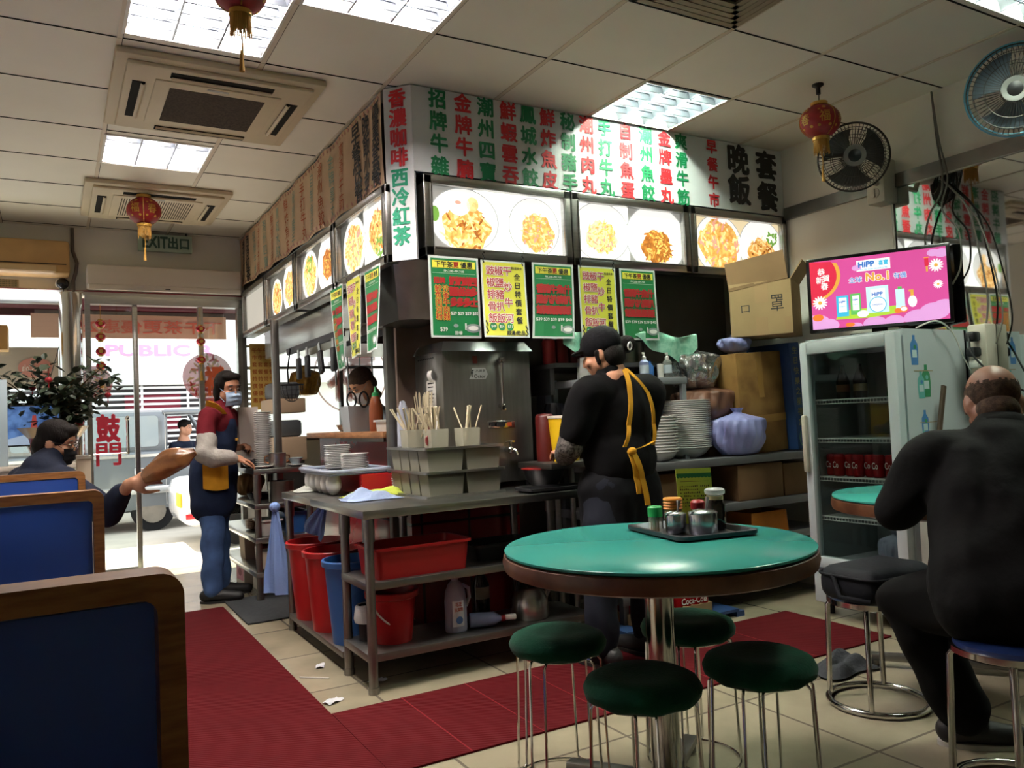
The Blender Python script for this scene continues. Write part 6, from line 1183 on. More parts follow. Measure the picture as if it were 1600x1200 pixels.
# ---- cashier corner at the far left
t = thing('cashier_counter', 'white cashier counter behind the far blue bench', 'counter', (-.45, 6.1, 0)); G().box(-1.05, .1, 5.95, 6.35, 0, .98, .006).ob('body', WHITE, t); G().box(-1.05, .13, 5.92, 6.38, .98, 1.01, .004).ob('top', OFFW, t)
t = thing('door_side_cabinet', 'narrow pale cabinet standing beside the glass door', 'cabinet', (.2, 6.6, 0)); G().box(.14, .235, 6.4, 6.75, 0, 1.02, .005).ob('body', mat('cream cabinet', 'd8c8b0', .5), t); G().box(.132, .24, 6.39, 6.76, 1.02, 1.04).ob('top', OFFW, t)
tag(G().box(-.34, -.245, 6.0, 6.05, 1.01, 1.56, .003).ob('partition_panel', mat('pale blue panel', 'b9cdd6', .4)), 'pale blue upright panel on the cashier counter beside the small screen', 'panel'); t = thing('clock_box', 'tan wooden box fixed high in the window beside the shop door', 'box', (-.3, 7.2, 1.9)); G().box(-.42, -.285, 7.25, 7.46, 1.87, 2.06, .006).ob('body', mat('tan wood', 'b98e4a', .5), t)
t = thing('small_screen', 'small screen showing a blue picture beside the pot plant', 'screen', (-.15, 6.15, 1.01)); G().box(-.26, .05, 6.12, 6.15, 1.13, 1.4, .005).ob('casing', BLACK, t); G().box(-.12, -.06, 6.08, 6.22, 1.01, 1.13).ob('stand', BLACK, t); g = G(frame((0, 6.1185, 0), (1, 0, 0), (0, 0, 1))); g.rect(-.25, .04, 1.14, 1.39); g.mi = 1; g.flat([(-.25, 1.14), (.04, 1.14), (.04, 1.2), (-.1, 1.22), (-.25, 1.18)], z=.0004); g.mi = 2; g.flat([(-.13, 1.19), (-.08, 1.19), (-.09, 1.33), (-.11, 1.33)], z=.0008); g.ob('picture', [mat('screen sea', '5f86c0', .4, emit=.35, col2='3a5a94', scale=20), mat('screen foam', 'b4c8e0', .4, emit=.4), mat('screen red mark', 'c05048', .4, emit=.35)], t)
t = thing('potted_tree', 'bushy green pot plant hung with red ornaments on the cashier counter', 'plant', (.0, 6.2, 1.01)); G().lathe([(0, 0), (.1, 0), (.15, .12), (.16, .17), (.145, .17), (.09, .02), (0, .02)], 28).ob('pot', mat('maroon pot', '6a1420', .2, coat=.5), t, world=False); G().lathe([(.165, .165), (.22, .24), (.15, .2)], 9).ob('gold_wrapping', mat('gold foil wrap', 'c2a888', .25, .5), t, world=False)
r = random.Random(11); br = G(); lf = G(); tips = []
for i in range(36):
    a = r.uniform(0, 2*PI); l = r.uniform(.2, .5); up = r.uniform(.3, 1.0)
    if i % 2: l = r.uniform(.06, .25); up = r.uniform(1.2, 3.2) if l < .15 else r.uniform(1.0, 1.7)
    pts = [(0, 0, .14)]; x = y = 0; z = .14
    for k in range(5): x += l/5*math.cos(a)*(.5+.25*k)*.75; y += l/5*math.sin(a)*(.5+.25*k)*.5; z += l/5*up*(1.25-.14*k); a += r.uniform(-.3, .3); pts.append((x*1.25, y*1.1, .14+(z-.14)*1.35))
    br.tube(pts, [.009, .007, .006, .005, .004, .003], 5)
    for k in range(1, 6):
        for m_ in range(7):
            p = V(pts[k])+V((r.uniform(-.07, .07), r.uniform(-.07, .07), r.uniform(-.05, .06))); L_ = r.uniform(.05, .095); Mr = Mx.Translation(p) @ Mx.Rotation(r.uniform(0, 6.28), 4, 'Z') @ Mx.Rotation(r.uniform(-.9, .7), 4, 'Y') @ Mx.Rotation(r.uniform(-.6, .6), 4, 'X'); w_ = L_*.28; lf.add([(0, 0, 0), (L_*.3, -w_, .004), (L_*.7, -w_*.9, .003), (L_, 0, -.006), (L_*.7, w_*.9, .003), (L_*.3, w_, .004), (L_*.5, 0, -.006)], [(0, 1, 6), (1, 2, 6), (2, 3, 6), (3, 4, 6), (4, 5, 6), (5, 0, 6)], Mr)
    tips.append(pts[-1])
br.ob('branches', mat('plant stem', '4a3a22', .8), t, world=False); lf.ob('foliage', mat('dark glossy leaf', '2e3d2a', .5, col2='1c2a17', scale=20), t, world=False)
o0 = None
for (x, y, z) in tips[:10]:
    p = (.0+x*.95, 6.2+y*.9-.05, 1.01+z-.1)
    if o0 is None: o0 = thing('hanging_ornament', 'small red paper lantern ornament hanging in the bushy pot plant', 'ornament', p, 0, 'red ornaments in the pot plant'); G().ell((0, 0, 0), (.022, .022, .018), 12, 8).ob('lantern', mat('red paper', 'a01c28', .6), o0, world=False); G().cyl((0, 0, -.018), (0, 0, -.05), .002, .004, 6).cyl((0, 0, .018), (0, 0, .06), .0015, n=5).ob('thread', mat('red paper', 'a01c28', .6), o0, world=False)
    else: dup(o0, p)
# ---- loose bits on floor and the brown stick
simple('stick', 'short dark wooden stick leaning against the fridge side', 'stick', (0, 0, 0), mat('dark stick', '4a3a2c', .6), lambda g: g.add(*(lambda q: (q.v, q.f))(G().box(-.014, .014, -.008, .008, 0, .37, .003)), M=Mx.Translation((3.885, 2.47, .89)) @ Mx.Rotation(.27, 4, 'Y')))
simple('food_tub', 'grey plastic tub on the white cabinet beside the seated man', 'tub', (4.16, 2.3, .89), mat('mid grey plastic', '777b80', .5), lambda g: tub(g, .18, .16, .1, .8))
def scrap(label, x, y, s, rz): o = simple('paper_scrap', label, 'litter', (x, y, .0012), mat('litter paper', 'c9ccd0', .8), lambda g: g.sheet(lambda u, v: (s*(u-.5)*1.6, s*(v-.5), .003+.008*math.sin(4*u+v*3)**2), 6, 5, .0008)); o.rotation_euler = (0, 0, rz)
scrap('folded white paper scrap on the tiles beside the red mat', 1.02, 3.42, .05, .4); scrap('small white paper scrap under the worktable corner', 1.12, 3.95, .04, 1.2); scrap('crumpled white tissue beside the front worktable leg', 1.27, 3.56, .05, .2)
tag(G().cyl((.99, 3.84, .004), (1.1, 3.74, .004), .003, n=6).ob('drinking_straw', WHITE), 'white straw dropped on the tiles beside the worktable', 'litter')
simple('mop_rag', 'dark grey rag lying on the floor behind the chrome stool', 'rag', (3.0, 2.42, .008), mat('dark grey rag', '3b3e42', .95, bump=.6), lambda g: g.sheet(crumple(.3, .18, .07, 61), 30, 22, -.002))
# ================================================================ people
def hframe(c, f, tilt=0, roll=0):
    """head frame: x to the person's right, y forward, z up"""
    f = V(f).normalized(); r = f.cross(V((0, 0, 1))).normalized(); u = r.cross(f)
    M = Mx(((r.x, f.x, u.x, c[0]), (r.y, f.y, u.y, c[1]), (r.z, f.z, u.z, c[2]), (0, 0, 0, 1)))
    return M @ Mx.Rotation(tilt, 4, 'X') @ Mx.Rotation(roll, 4, 'Y')
def head(g, M):
    e = lambda c, r, n=18, m=12: g.ell(c, r, n, m, M=M)
    e((0, -.008, .03), (.074, .094, .083)); e((0, .022, -.035), (.06, .068, .078)); e((0, .05, -.075), (.036, .036, .032)); e((0, .088, -.018), (.0125, .02, .026)); e((0, .098, -.034), (.017, .014, .011)); e((0, .068, .03), (.052, .02, .016)); e((0, .082, -.062), (.024, .012, .01))
    for s in (1, -1): e((s*.074, -.008, -.012), (.011, .022, .034)); e((s*.038, .066, -.03), (.024, .02, .02)); e((s*.055, .0, -.05), (.015, .04, .035))
    g.cyl(M @ V((0, -.02, -.02)), M @ V((0, -.035, -.15)), .052, .056, 16)
def eyes(M, parent, skin=None):
    g = G()
    for s in (1, -1): g.ell((s*.031, .082, .008), (.0135, .008, .0055), 12, 8, M=M)
    g.mi = 1
    for s in (1, -1): g.ell((s*.031, .0875, .008), (.0062, .004, .0056), 10, 8, M=M); g.ell((s*.032, .085, .032), (.02, .008, .004), 12, 6, M=M)
    g.ob('eyes', [mat('eye white', 'cfc8c0', .3), mat('dark iris and brow', '1a1412', .5)], parent)
def hand(g, w, d, nrm, curl=.5, side=1, sc=1, spread=.06, thumb=.6):
    """palm with five fingers; d points along the fingers, nrm out of the back of the hand, side is where the thumb lies"""
    d = V(d).normalized(); nrm = V(nrm); nrm = (nrm-d*nrm.dot(d)).normalized(); x = d.cross(nrm)*side; w = V(w)
    M = Mx(((x.x*sc, d.x*sc, nrm.x*sc, w.x), (x.y*sc, d.y*sc, nrm.y*sc, w.y), (x.z*sc, d.z*sc, nrm.z*sc, w.z), (0, 0, 0, 1)))
    q = G(); q.limb([(0, -.01, 0), (0, .02, 0)], [.027, .028], 12); q.ell((.004, .05, 0), (.04, .046, .015), 16, 10); q.ell((.0, .075, .0), (.041, .018, .0135), 16, 8); q.ell((.026, .03, -.008), (.018, .03, .015), 12, 8)
    for i, (fx, L) in enumerate(((.03, .074), (.01, .084), (-.011, .077), (-.03, .06))):
        p = V((fx, .082-.006*abs(i-1), 0)); a = 0; pts = [tuple(p-V((0, .02, 0)))]; pts.append(tuple(p)); dx = (1.2-i)*spread
        for k, f in enumerate((.45, .32, .23)): a += curl*(.8, 1.1, .7)[k]; p = p+V((dx*L*f, math.cos(a)*L*f, -math.sin(a)*L*f)); pts.append(tuple(p))
        q.limb(pts, [.0088, .0092, .0086, .008, .007], 9)
    t0 = V((.03, .02, -.006)); t1 = t0+V((.03*thumb+.012, .03, -.01)); t2 = t1+V((.012*thumb, .03, -.012*curl-.004)); t3 = t2+V((.002, .026, -.018*curl-.002)); q.limb([t0, t1, t2, t3], [.015, .0115, .0098, .008], 10)
    g.add(q.v, q.f, M)
VOX = .0075
def finish(g, name, m, t, vox=VOX, it=5): g.organic(vox, it); return g.ob(name, m, t, ang=180)
def shell(name, m, t, parts, vox=.011, it=6, wr=0, seed=1):
    g = G()
    for p in parts:
        if p[0] == 'l': g.limb(p[1], p[2])
        elif p[0] == 'e': g.ell(*p[1:])
        elif p[0] == 'm': g.ell((0, 0, 0), p[2], M=p[1])
    g.organic(vox, it)
    if wr:
        ph = random.Random(seed).uniform(0, 6); g.v = [(x+wr*math.sin(31*z+17*y+ph), y+wr*math.sin(27*z+19*x+ph*2), z+wr*.6*math.sin(23*x+29*y+ph)) for x, y, z in g.v]
    return g.ob(name, m, t, ang=180)
JEANS = mat('blue denim', '4a6696', .85, var=.3, scale=10, bump=.3, bscale=30); MAROON = mat('maroon jersey', '6a1c26', .85, var=.15, scale=14, bump=.2); APR = mat('navy apron', '1c2740', .8, var=.15, scale=9, bump=.15, bscale=25); YEL = mat('yellow apron cloth', 'd3992c', .75, var=.12, scale=18); SLV = mat('pale grey sleeve cover', 'a9a59e', .8, var=.15, scale=26, bump=.5, bscale=45); SHOE = mat('black shoe', '111113', .6); MASK = mat('pale blue mask', 'a4bcd8', .8)
# ---- waitress by the storage rack
t = thing('person', 'masked waitress in a navy apron with yellow pocket, reaching to the rack by the door', 'person', (.97, 5.95, 0))
Mh = hframe((1.09, 5.94, 1.475), (.36, -.93, -.12), -.08, .05); F = V((.86, -.5, 0))
g = G(); head(g, Mh)
g.limb([(1.04, 5.97, 1.3), (1.0, 5.99, 1.15), (.98, 6.0, .95)], [.07, .11, .11])
g.limb([(.93, 5.85, 1.27), (.9, 5.755, 1.02), (1.02, 5.71, .995), (1.085, 5.705, .985)], [.05, .038, .03, .025]); g.limb([(1.12, 6.09, 1.27), (1.1, 6.13, 1.02), (1.15, 6.07, 1.045)], [.05, .036, .026])
hand(g, (1.09, 5.705, .983), (.93, .0, -.32), (.3, 0, 1), .42, 1, .98); hand(g, (1.155, 6.065, 1.045), (.75, -.5, .25), (.2, .1, 1), .9, -1, .95)
g.limb([(.96, 5.93, .85), (.95, 5.88, .48), (.93, 5.86, .09)], [.07, .05, .04]); g.limb([(1.0, 6.07, .85), (1.02, 6.06, .48), (1.03, 6.07, .09)], [.07, .05, .04]); finish(g, 'body', PINK, t)
eyes(Mh, t)
g = G(); g.ell((0, -.022, .035), (.087, .098, .093), M=Mh); g.ell((0, -.06, -.035), (.078, .06, .085), M=Mh); g.limb([Mh @ V((.074, -.01, .03)), Mh @ V((.074, -.01, -.06)), Mh @ V((.06, -.04, -.13))], [.026, .024, .018]); g.limb([Mh @ V((-.074, -.01, .03)), Mh @ V((-.074, -.01, -.06)), Mh @ V((-.06, -.04, -.13))], [.026, .024, .018]); g.ell((0, .035, .088), (.072, .045, .03), M=Mh); g.organic(.008, 4); g.ob('hair', HAIR, t, ang=180)
def face_mask(M, t, m, lift=0):
    g = G(); g.sheet(lambda u, v: (.068*math.sin(2.2*(u-.5)), .02+.094*math.cos(1.75*(u-.5))*(1-.22*(2*v-1)**2)+.006*math.sin(20*v)*(1-abs(2*u-1)), -.105+.1*v-.012*abs(2*u-1)), 20, 14, .002, M=M); o = g.ob('face_mask', m, t)
    g = G()
    for s in (1, -1): g.tube([M @ V((s*.062, .058, -.015)), M @ V((s*.08, .0, .012)), M @ V((s*.08, -.03, -.01)), M @ V((s*.076, -.0, -.045)), M @ V((s*.06, .055, -.085))], .0016, 5)
    g.ob('ear_loop', m, o)
face_mask(Mh, t, MASK)
shell('shirt', MAROON, t, [('l', [(1.06, 5.965, 1.375), (1.035, 5.97, 1.33)], [.062, .072]), ('l', [(.94, 5.86, 1.275), (1.12, 6.08, 1.275)], [.066, .066]), ('l', [(1.02, 5.975, 1.24), (.99, 5.99, 1.05)], [.135, .125]), ('l', [(.93, 5.85, 1.27), (.905, 5.78, 1.09)], [.068, .062]), ('l', [(1.12, 6.09, 1.27), (1.1, 6.13, 1.06)], [.066, .056])], wr=.004)
shell('sleeve_cover', SLV, t, [('l', [(.912, 5.79, 1.125), (.895, 5.75, 1.03), (.94, 5.725, .99), (1.05, 5.705, .99), (1.075, 5.704, .985)], [.068, .072, .066, .052, .034])], .009, 3, .006, 3)
shell('apron', APR, t, [('m', Mx.Translation((1.005, 5.975, 1.08)) @ Mx.Rotation(-.52, 4, 'Z'), (.142, .155, .17)), ('m', Mx.Translation((.985, 5.985, .88)) @ Mx.Rotation(-.52, 4, 'Z'), (.165, .175, .2)), ('l', [(.965, 5.965, .9), (.955, 5.95, .66)], [.152, .14]), ('l', [(1.03, 6.03, .86), (1.02, 6.03, .66)], [.13, .12]), ('l', [(1.055, 5.96, .9), (1.05, 5.95, .66)], [.07, .075]), ('l', [(1.07, 5.92, 1.23), (1.06, 5.93, 1.1)], [.07, .08]), ('e', (.95, 5.9, 1.2), (.045, .075, .14))], wr=.003, seed=5)
g = G(); g.sheet(lambda u, v: (.885+.165*u, 5.818-.028*math.sin(PI*u)-.006*u, .785+.165*v-.01*u-.012*(1-v)*math.sin(PI*u)), 10, 8, .006); g.ob('pocket', YEL, t)
g = G(); g.sheet(lambda u, v: (.925+.135*u, 5.87+.02*u-.05*math.sin(PI*u)-.03*v, 1.37-.07*u*u-.02*u+.034*(v-.5)), 12, 3, -.004); g.ob('shoulder_strap', YEL, t)
G().box(1.115, 1.135, 5.86, 5.875, 1.1, 1.12, .003).ob('badge', GOLD, t)
shell('jeans', JEANS, t, [('l', [(.97, 5.95, .8), (.96, 5.92, .66), (.95, 5.88, .45), (.935, 5.865, .1)], [.1, .09, .08, .07]), ('l', [(.99, 6.06, .8), (1.01, 6.07, .62), (1.02, 6.06, .45), (1.03, 6.07, .1)], [.1, .09, .075, .066])], wr=.006, seed=2)
def shoe(t, a, d, m=SHOE, L=.25, sole=None):
    d = V((d[0], d[1], 0)).normalized(); M = frame((a[0], a[1], a[2] if len(a) > 2 else 0), d, (-d.y, d.x, 0)); g = G(M); g.limb([(-.07, 0, .05), (-.03, 0, .055), (.06, 0, .042), (L-.1, 0, .034)], [.045, .047, .042, .034]); g.organic(.008, 4); g.v = [(x, y, max(z, .006)) for x, y, z in g.v]; o = g.ob('shoe', m, t, ang=60)
    s = G(M); s.prism([(-.11+(L+.03)*.5*(1+math.cos(b)), .045*math.sin(b)*(1-.1*math.cos(b))) for b in [2*PI*i/24 for i in range(24)]], .016); s.ob('sole', sole or m, o)
shoe(t, (.96, 5.86), (.9, -.35)); shoe(t, (1.06, 6.07), (.95, -.1))
# ---- waitress in black, seen from behind at the alcove
t = thing('person', 'woman in black cap and black clothes with yellow apron straps, seen from behind', 'person', (2.38, 3.14, 0))
Mh = hframe((2.335, 3.17, 1.475), (-.62, .78, -.2), -.1, -.05)
g = G(); head(g, Mh); g.limb([(2.36, 3.13, 1.34), (2.4, 3.15, 1.15), (2.4, 3.15, .93)], [.07, .085, .085]); g.limb([(2.21, 3.12, 1.28), (2.145, 3.19, 1.06), (2.235, 3.42, .985)], [.055, .042, .028]); g.limb([(2.6, 3.17, 1.28), (2.63, 3.27, 1.05), (2.56, 3.45, 1.0)], [.055, .04, .028])
hand(g, (2.235, 3.42, .985), (.35, .9, .1), (0, -.2, 1), .7, 1, .95); hand(g, (2.56, 3.45, 1.0), (-.4, .85, .1), (0, -.2, 1), .7, -1, .95)
g.limb([(2.3, 3.13, .85), (2.22, 3.1, .48), (2.2, 3.09, .09)], [.08, .055, .042]); g.limb([(2.5, 3.15, .85), (2.5, 3.14, .48), (2.5, 3.13, .09)], [.08, .055, .042]); finish(g, 'body', PINK, t)
CAPM = mat('black cap cloth', '0e0e12', .85, bump=.2, bscale=80)
g = G(); g.ell((0, -.012, .045), (.088, .105, .088), M=Mh); g.ell((0, .09, .04), (.06, .06, .012), M=Mh); g.organic(.008, 4); g.ob('cap', CAPM, t, ang=180)
g = G(); g.ell((.0, -.05, -.03), (.08, .062, .07), M=Mh); g.limb([Mh @ V((-.07, .0, .0)), Mh @ V((-.072, .01, -.05))], [.02, .012]); g.ell((2.452, 3.12, 1.515), (.048, .05, .045)); g.limb([(2.4, 3.12, 1.5), (2.45, 3.12, 1.51)], [.03, .03]); g.organic(.008, 3); g.ob('hair', HAIR, t, ang=180)
g = G(frame((2.43, 3.065, 1.5), (1, .1, 0), (0, -.1, 1))); g.tube([(.012*math.cos(a), .018*math.sin(a), .0) for a in [2*PI*i/20 for i in range(20)]], .004, 6, True); g.ob('hair_ring', WTEXT, t)
shell('shirt', BLACKC, t, [('l', [(2.22, 3.12, 1.285), (2.6, 3.16, 1.285)], [.085, .085]), ('l', [(2.36, 3.14, 1.37), (2.38, 3.14, 1.3)], [.07, .1]), ('m', Mx.Translation((2.4, 3.14, 1.16)), (.188, .125, .22)), ('m', Mx.Translation((2.4, 3.14, .96)), (.2, .14, .2)), ('l', [(2.2, 3.12, 1.27), (2.15, 3.17, 1.09)], [.088, .075]), ('l', [(2.62, 3.16, 1.27), (2.63, 3.25, 1.06), (2.57, 3.42, 1.0)], [.085, .066, .045])], wr=.004, seed=8)
SLP = mat('speckled grey sleeve cover', '6e6a66', .85, col2='2a2726', scale=90)
shell('sleeve_cover', SLP, t, [('l', [(2.148, 3.17, 1.1), (2.14, 3.19, 1.03), (2.185, 3.3, .985), (2.228, 3.4, .98)], [.062, .066, .058, .034])], .009, 4, .003)
shell('apron', mat('black apron', '0a0b0f', .85, var=.2, bump=.15, bscale=30), t, [('m', Mx.Translation((2.4, 3.16, .82)), (.235, .15, .16)), ('l', [(2.32, 3.15, .8), (2.3, 3.14, .5)], [.14, .14]), ('l', [(2.48, 3.16, .8), (2.5, 3.15, .5)], [.14, .14])], wr=.003, seed=3)
g = G(); st = lambda p, q, w, sag=0: g.sheet(lambda u, v: tuple(V(p)*(1-u)+V(q)*u+V((w*(v-.5), -.004*math.sin(PI*u)-sag*math.sin(PI*u), 0))), 16, 2, .003)
st((2.37, 3.035, 1.385), (2.355, 2.985, 1.27), .028, .004); st((2.355, 2.985, 1.27), (2.33, 2.975, 1.12), .026, .006); st((2.33, 2.975, 1.12), (2.29, 2.962, 1.02), .022, .008); st((2.38, 3.04, 1.39), (2.47, 2.995, 1.27), .02, .008); st((2.47, 2.995, 1.27), (2.5, 3.0, 1.12), .02, .01); st((2.5, 3.0, 1.12), (2.49, 3.0, 1.02), .02, .006); g.ob('apron_strap', YEL, t)
g = G(); st((2.49, 2.99, 1.04), (2.33, 2.966, 1.0), .02, .01); st((2.32, 2.962, 1.0), (2.345, 2.955, .88), .035, .008); st((2.345, 2.955, .88), (2.36, 2.955, .8), .036); st((2.33, 2.955, 1.0), (2.375, 2.95, .87), .03, .008); st((2.375, 2.95, .87), (2.4, 2.95, .745), .03); g.ell((2.325, 2.955, 1.0), (.025, .015, .018)); g.ob('waist_tie', YEL, t)
shell('trousers', mat('dark trousers', '1a1d26', .9, var=.2), t, [('l', [(2.3, 3.14, .8), (2.22, 3.1, .48), (2.2, 3.09, .1)], [.12, .09, .075]), ('l', [(2.5, 3.15, .8), (2.5, 3.14, .48), (2.5, 3.13, .1)], [.12, .085, .07])], wr=.005)
shoe(t, (2.2, 3.1, .009), (-.3, .95)); shoe(t, (2.47, 3.12, .009), (-.2, .97))
# ---- seated man at the second table, from behind
t = thing('person', 'balding man in a black jacket sitting on a chrome stool, seen from behind', 'person', (2.5, 1.4, 0))
Mh = hframe((2.79, 1.56, 1.16), (.72, .66, -.3), -.18, 0) @ Mx.Scale(1.1, 4)
SK2 = mat('tanned skin', '8c624f', .5, var=.15, scale=9)
g = G(); head(g, Mh); g.limb([(2.73, 1.5, 1.03), (2.62, 1.43, .8), (2.51, 1.39, .56)], [.07, .1, .1]); g.limb([(2.57, 1.66, .97), (2.56, 1.77, .8), (2.82, 1.92, .815)], [.055, .045, .03]); g.limb([(2.84, 1.34, .97), (2.95, 1.35, .8), (3.08, 1.6, .815)], [.055, .045, .03])
hand(g, (2.83, 1.925, .815), (.8, .55, 0), (0, 0, 1), .5, -1, 1.05); hand(g, (3.09, 1.61, .815), (.3, .95, 0), (0, 0, 1), .5, 1, 1.05)
g.limb([(2.5, 1.46, .52), (2.5, 1.72, .5), (2.64, 1.66, .12)], [.08, .06, .045]); g.limb([(2.6, 1.34, .52), (2.86, 1.42, .5), (2.98, 1.4, .12)], [.08, .06, .045]); finish(g, 'body', SK2, t)
HG = mat('short greying hair', '54443a', .9, col2='3a302a', scale=60, bump=.3, bscale=200)
g = G(); q = G(); q.ell((0, -.008, .03), (.076, .0965, .085), 56, 40); q.ell((0, -.03, -.045), (.0605, .062, .05), 40, 24); rr = random.Random(9)
keep = []
for f in q.f:
    cx, cy, cz = [sum(q.v[i][k] for i in f)/len(f) for k in range(3)]
    if cy < .03+.02*(cz > .0)+rr.uniform(-.006, .006) and -.095 < cz < .045-.25*max(0, -cy-.03)+rr.uniform(-.006, .006): keep.append(f)
g.add(q.v, keep, Mh)
for sd_ in (1, -1): g.ell((sd_*.0735, .028, .0), (.004, .012, .028), 12, 8, M=Mh)
g.ob('hair', HG, t, ang=180)
JK = mat('black jacket', '08080a', .85, var=.2, scale=8, bump=.2, bscale=30)
shell('jacket', JK, t, [('l', [(2.575, 1.64, .985), (2.84, 1.35, .985)], [.09, .09]), ('l', [(2.745, 1.52, 1.075), (2.72, 1.495, 1.03)], [.075, .105]), ('l', [(2.62, 1.55, .93), (2.56, 1.5, .75), (2.47, 1.45, .56)], [.13, .15, .155]), ('l', [(2.76, 1.4, .93), (2.66, 1.36, .75), (2.55, 1.31, .56)], [.13, .15, .155]), ('l', [(2.7, 1.49, 1.0), (2.64, 1.45, .82), (2.52, 1.39, .56)], [.12, .165, .165]), ('l', [(2.565, 1.65, .97), (2.55, 1.775, .81), (2.79, 1.9, .818)], [.098, .082, .058]), ('l', [(2.85, 1.335, .97), (2.97, 1.35, .81), (3.05, 1.55, .818)], [.095, .08, .058])], wr=.005, seed=4)
g = G(Mh); g.lathe([(.062, -.135), (.075, -.13), (.078, -.1), (.07, -.085), (.062, -.1)], 28, (0, -.03, 0)); g.ob('collar', JK, t)
shell('trousers', mat('black trousers', '060607', .9, var=.25), t, [('l', [(2.5, 1.4, .53), (2.5, 1.56, .53), (2.5, 1.74, .5)], [.13, .115, .085]), ('l', [(2.5, 1.74, .5), (2.58, 1.69, .3), (2.66, 1.66, .13)], [.085, .085, .09]), ('l', [(2.54, 1.34, .53), (2.7, 1.37, .53), (2.87, 1.42, .5)], [.13, .115, .085]), ('l', [(2.87, 1.42, .5), (2.93, 1.41, .3), (2.98, 1.4, .13)], [.085, .085, .085])], wr=.006, seed=7)
WS = mat('pale shoe sole', 'b5b4b0', .6); shoe(t, (2.69, 1.65), (.65, -.6), SHOE, .27, WS); shoe(t, (3.0, 1.4), (.9, .1), SHOE, .27, WS)
# ---- cook inside the kitchen hatch
t = thing('person', 'grey haired cook with a dark strapped mask bending inside the kitchen hatch', 'person', (2.0, 5.6, 0))
Mh = hframe((1.93, 5.5, 1.46), (-.85, -.2, -.45), -.15, 0)
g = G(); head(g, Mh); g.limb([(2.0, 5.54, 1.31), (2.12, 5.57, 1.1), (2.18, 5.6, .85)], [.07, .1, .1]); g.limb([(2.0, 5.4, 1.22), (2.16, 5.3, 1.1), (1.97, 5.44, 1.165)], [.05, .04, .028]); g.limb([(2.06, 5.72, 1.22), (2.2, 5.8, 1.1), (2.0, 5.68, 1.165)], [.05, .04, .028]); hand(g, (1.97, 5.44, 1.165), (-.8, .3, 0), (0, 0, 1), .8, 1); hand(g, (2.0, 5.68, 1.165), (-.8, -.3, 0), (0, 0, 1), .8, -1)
g.limb([(2.18, 5.53, .85), (2.2, 5.52, .09)], [.08, .045]); g.limb([(2.18, 5.68, .85), (2.2, 5.68, .09)], [.08, .045]); finish(g, 'body', mat('lit skin', 'e2b18c', .5), t, .009)  # skin colour lightened to stand in for light on his dark face
g = G(); g.ell((0, -.016, .045), (.081, .098, .082), M=Mh); g.ell((0, -.055, -.02), (.073, .052, .06), M=Mh); g.organic(.008, 4); g.ob('hair', mat('greying brown hair', '5e5048', .8, var=.3, scale=50), t, ang=180)
face_mask(Mh, t, mat('white mask', 'c8ccd0', .8)); eyes(Mh, t)
shell('jacket', mat('pale blue cook jacket', 'a9bcc9', .8, var=.1), t, [('l', [(1.98, 5.42, 1.22), (2.06, 5.7, 1.22)], [.07, .07]), ('l', [(2.03, 5.55, 1.27), (2.14, 5.57, 1.12), (2.2, 5.6, .86)], [.08, .14, .15]), ('l', [(2.0, 5.4, 1.22), (2.16, 5.3, 1.1), (2.01, 5.41, 1.165)], [.07, .055, .04]), ('l', [(2.06, 5.72, 1.22), (2.2, 5.8, 1.1), (2.04, 5.7, 1.165)], [.07, .055, .04])], .013, wr=.004)
shell('trousers', mat('dark trousers', '1a1d26', .9), t, [('l', [(2.19, 5.54, .84), (2.2, 5.52, .06)], [.11, .07]), ('l', [(2.19, 5.67, .84), (2.2, 5.68, .06)], [.11, .07])], .014)
# ---- masked man in the far booth stretching out his arm with a bag
t = thing('person', 'bespectacled man in a navy coat and black mask sitting in the far booth, arm outstretched', 'person', (-.08, 5.1, 0))
Mh = hframe((.022, 5.16, 1.155), (.9, -.36, -.22), -.1, .05)
g = G(); head(g, Mh); g.limb([(-.03, 5.12, 1.02), (-.08, 5.09, .85), (-.1, 5.08, .55)], [.08, .13, .13]); g.limb([(.04, 5.0, .94), (.245, 4.8, .765), (.315, 4.655, .88), (.345, 4.59, .925)], [.055, .045, .033, .028]); g.limb([(-.15, 5.24, .94), (-.12, 5.36, .75), (-.02, 5.46, .7)], [.055, .045, .03])
hand(g, (.345, 4.59, .925), (.72, -.38, .25), (-.1, -.75, .3), .55, 1, 1.12, .03, .5); hand(g, (-.02, 5.46, .7), (.9, .3, 0), (0, 0, 1), .6, -1)
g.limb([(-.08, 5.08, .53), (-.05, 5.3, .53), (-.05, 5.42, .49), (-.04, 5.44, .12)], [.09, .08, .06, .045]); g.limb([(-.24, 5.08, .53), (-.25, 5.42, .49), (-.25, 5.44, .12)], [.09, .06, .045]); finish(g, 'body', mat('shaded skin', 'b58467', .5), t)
g = G(); g.ell((0, -.018, .038), (.087, .1, .09), M=Mh); g.ell((0, -.06, -.03), (.08, .06, .07), M=Mh); g.ell((0, .045, .082), (.074, .045, .034), M=Mh); g.ell((.062, .03, .05), (.024, .045, .03), M=Mh); g.ell((-.062, .03, .05), (.024, .045, .03), M=Mh); g.organic(.008, 4); g.ob('hair', HAIR, t, ang=180)
face_mask(Mh, t, mat('black mask', '121215', .8)); eyes(Mh, t)
g = G()
for s in (1, -1): g.tube([Mh @ V((s*.033+.023*math.cos(a), .1, .004+.018*math.sin(a))) for a in [2*PI*i/20 for i in range(20)]], .0016, 5, True); g.tube([Mh @ V((s*.056, .1, .008)), Mh @ V((s*.077, .05, .01)), Mh @ V((s*.08, -.01, .0))], .0016, 5)
g.tube([Mh @ V((-.01, .1, .008)), Mh @ V((.01, .1, .008))], .0016, 5); g.ob('glasses', mat('glasses frame', '6a645c', .2, .8), t)
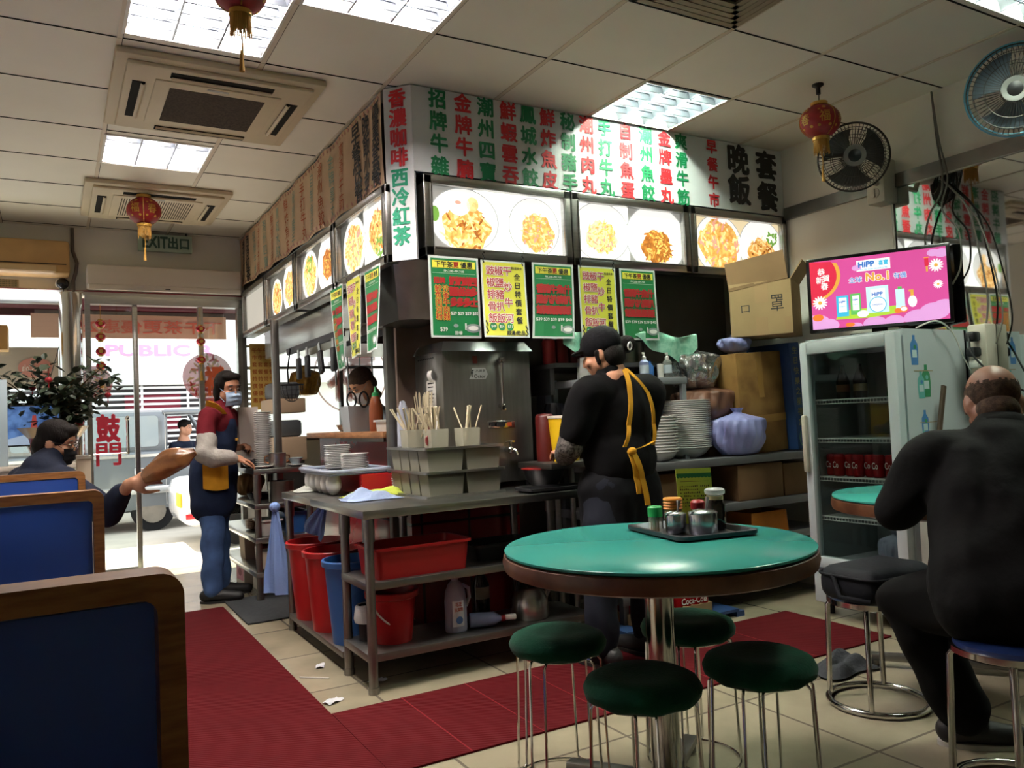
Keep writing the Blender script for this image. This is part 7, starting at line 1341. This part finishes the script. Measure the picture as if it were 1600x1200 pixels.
shell('coat', NAVY, t, [('l', [(.02, 5.0, .945), (-.14, 5.23, .945)], [.085, .085]), ('l', [(-.02, 5.12, 1.045), (-.04, 5.11, .99)], [.085, .12]), ('l', [(-.07, 5.1, .88), (-.1, 5.08, .55)], [.17, .18]), ('l', [(.04, 4.995, .94), (.245, 4.8, .765), (.31, 4.665, .875)], [.085, .075, .052]), ('l', [(-.15, 5.24, .94), (-.12, 5.36, .75), (-.06, 5.43, .71)], [.08, .07, .05])], wr=.005, seed=6)
g = G(Mh); g.lathe([(.068, -.16), (.085, -.15), (.09, -.115), (.08, -.1), (.066, -.12)], 28, (0, -.02, 0)); g.ob('hood', NAVY, t)
shell('trousers', mat('dark trousers', '1a1d26', .9), t, [('l', [(-.08, 5.08, .53), (-.05, 5.42, .49)], [.11, .085]), ('l', [(-.05, 5.42, .49), (-.04, 5.44, .08)], [.08, .06]), ('l', [(-.24, 5.08, .53), (-.25, 5.42, .49)], [.11, .085]), ('l', [(-.25, 5.42, .49), (-.25, 5.44, .08)], [.08, .06])], .014)
# the brown paper loaf bag held out across the aisle
BAGP = mat('shiny brown bread bag', '8a5c36', .3, col2='5c3a20', scale=9, bump=.5, bscale=18, coat=.4)
a, b = V((.4, 4.525, .945)), V((.645, 4.47, 1.075)); ax = (b-a).normalized(); up = V((0, 0, 1)); up = (up-ax*up.dot(ax)).normalized(); sd = ax.cross(up); L = (b-a).length
def loaf(u, v):
    q = 2*PI*u; w = (.026+.04*math.sin(PI*min(1, max(0, v*.95)))**.7) if v < .82 else .052-.008*(v-.82)/.18
    h = w*(.95 if v < .8 else .95-.5*(v-.8)/.2); k = 1+.06*math.sin(6*q+9*v)+.05*math.sin(11*v+q)
    return tuple(a+ax*L*v+up*(h*k*math.sin(q)+.012*math.sin(PI*v))+sd*(w*k*math.cos(q)*.7))
simple('bread_bag', 'shiny brown paper bread bag held out in the hand of the seated man', 'bag', (0, 0, 0), BAGP, lambda g: g.sheet(loaf, 40, 30))
# ---- driver in the van
t = thing('person', 'dark haired man looking out of the front window of the silver van', 'person', (1.64, 12.4, .5))
Mh = hframe((1.53*.8+.03, 12.35, 1.235), (.6, -.8, -.05), 0, 0) if 0 else hframe((1.66, 12.35, 1.235), (.75, -.66, -.05), 0, 0)
g = G(); head(g, Mh); g.limb([(1.64, 12.39, 1.05), (1.62, 12.43, .8)], [.09, .15]); g.limb([(1.5, 12.29, .98), (1.78, 12.51, .98)], [.06, .06]); finish(g, 'body', PINK, t, .011)
g = G(); g.ell((0, -.016, .045), (.084, .1, .083), M=Mh); g.ell((0, .04, .085), (.07, .04, .03), M=Mh); g.organic(.01, 3); g.ob('hair', HAIR, t, ang=180); eyes(Mh, t)
shell('shirt', NAVY, t, [('l', [(1.5, 12.29, .97), (1.78, 12.51, .97)], [.08, .08]), ('l', [(1.64, 12.4, .98), (1.62, 12.43, .75)], [.12, .17])], .016)
# black bag on the chrome stool
simple('shoulder_bag', 'soft black bag lying on the chrome stool beside the seated man', 'bag', (2.70, 2.0, .437), mat('black bag nylon', '181a20', .7, var=.2, bump=.15), lambda g: [g.box(-.17, .2, -.13, .13, 0, .13, .05, seg=4), g.tube([(x, y, .1) for x, y in rrect(-.175, .205, -.135, .135, .06)], .005, 6, True), g.tube([(-.17, .05, .1), (-.2, .0, .03), (-.16, -.1, .02)], .01, 8)] and None)
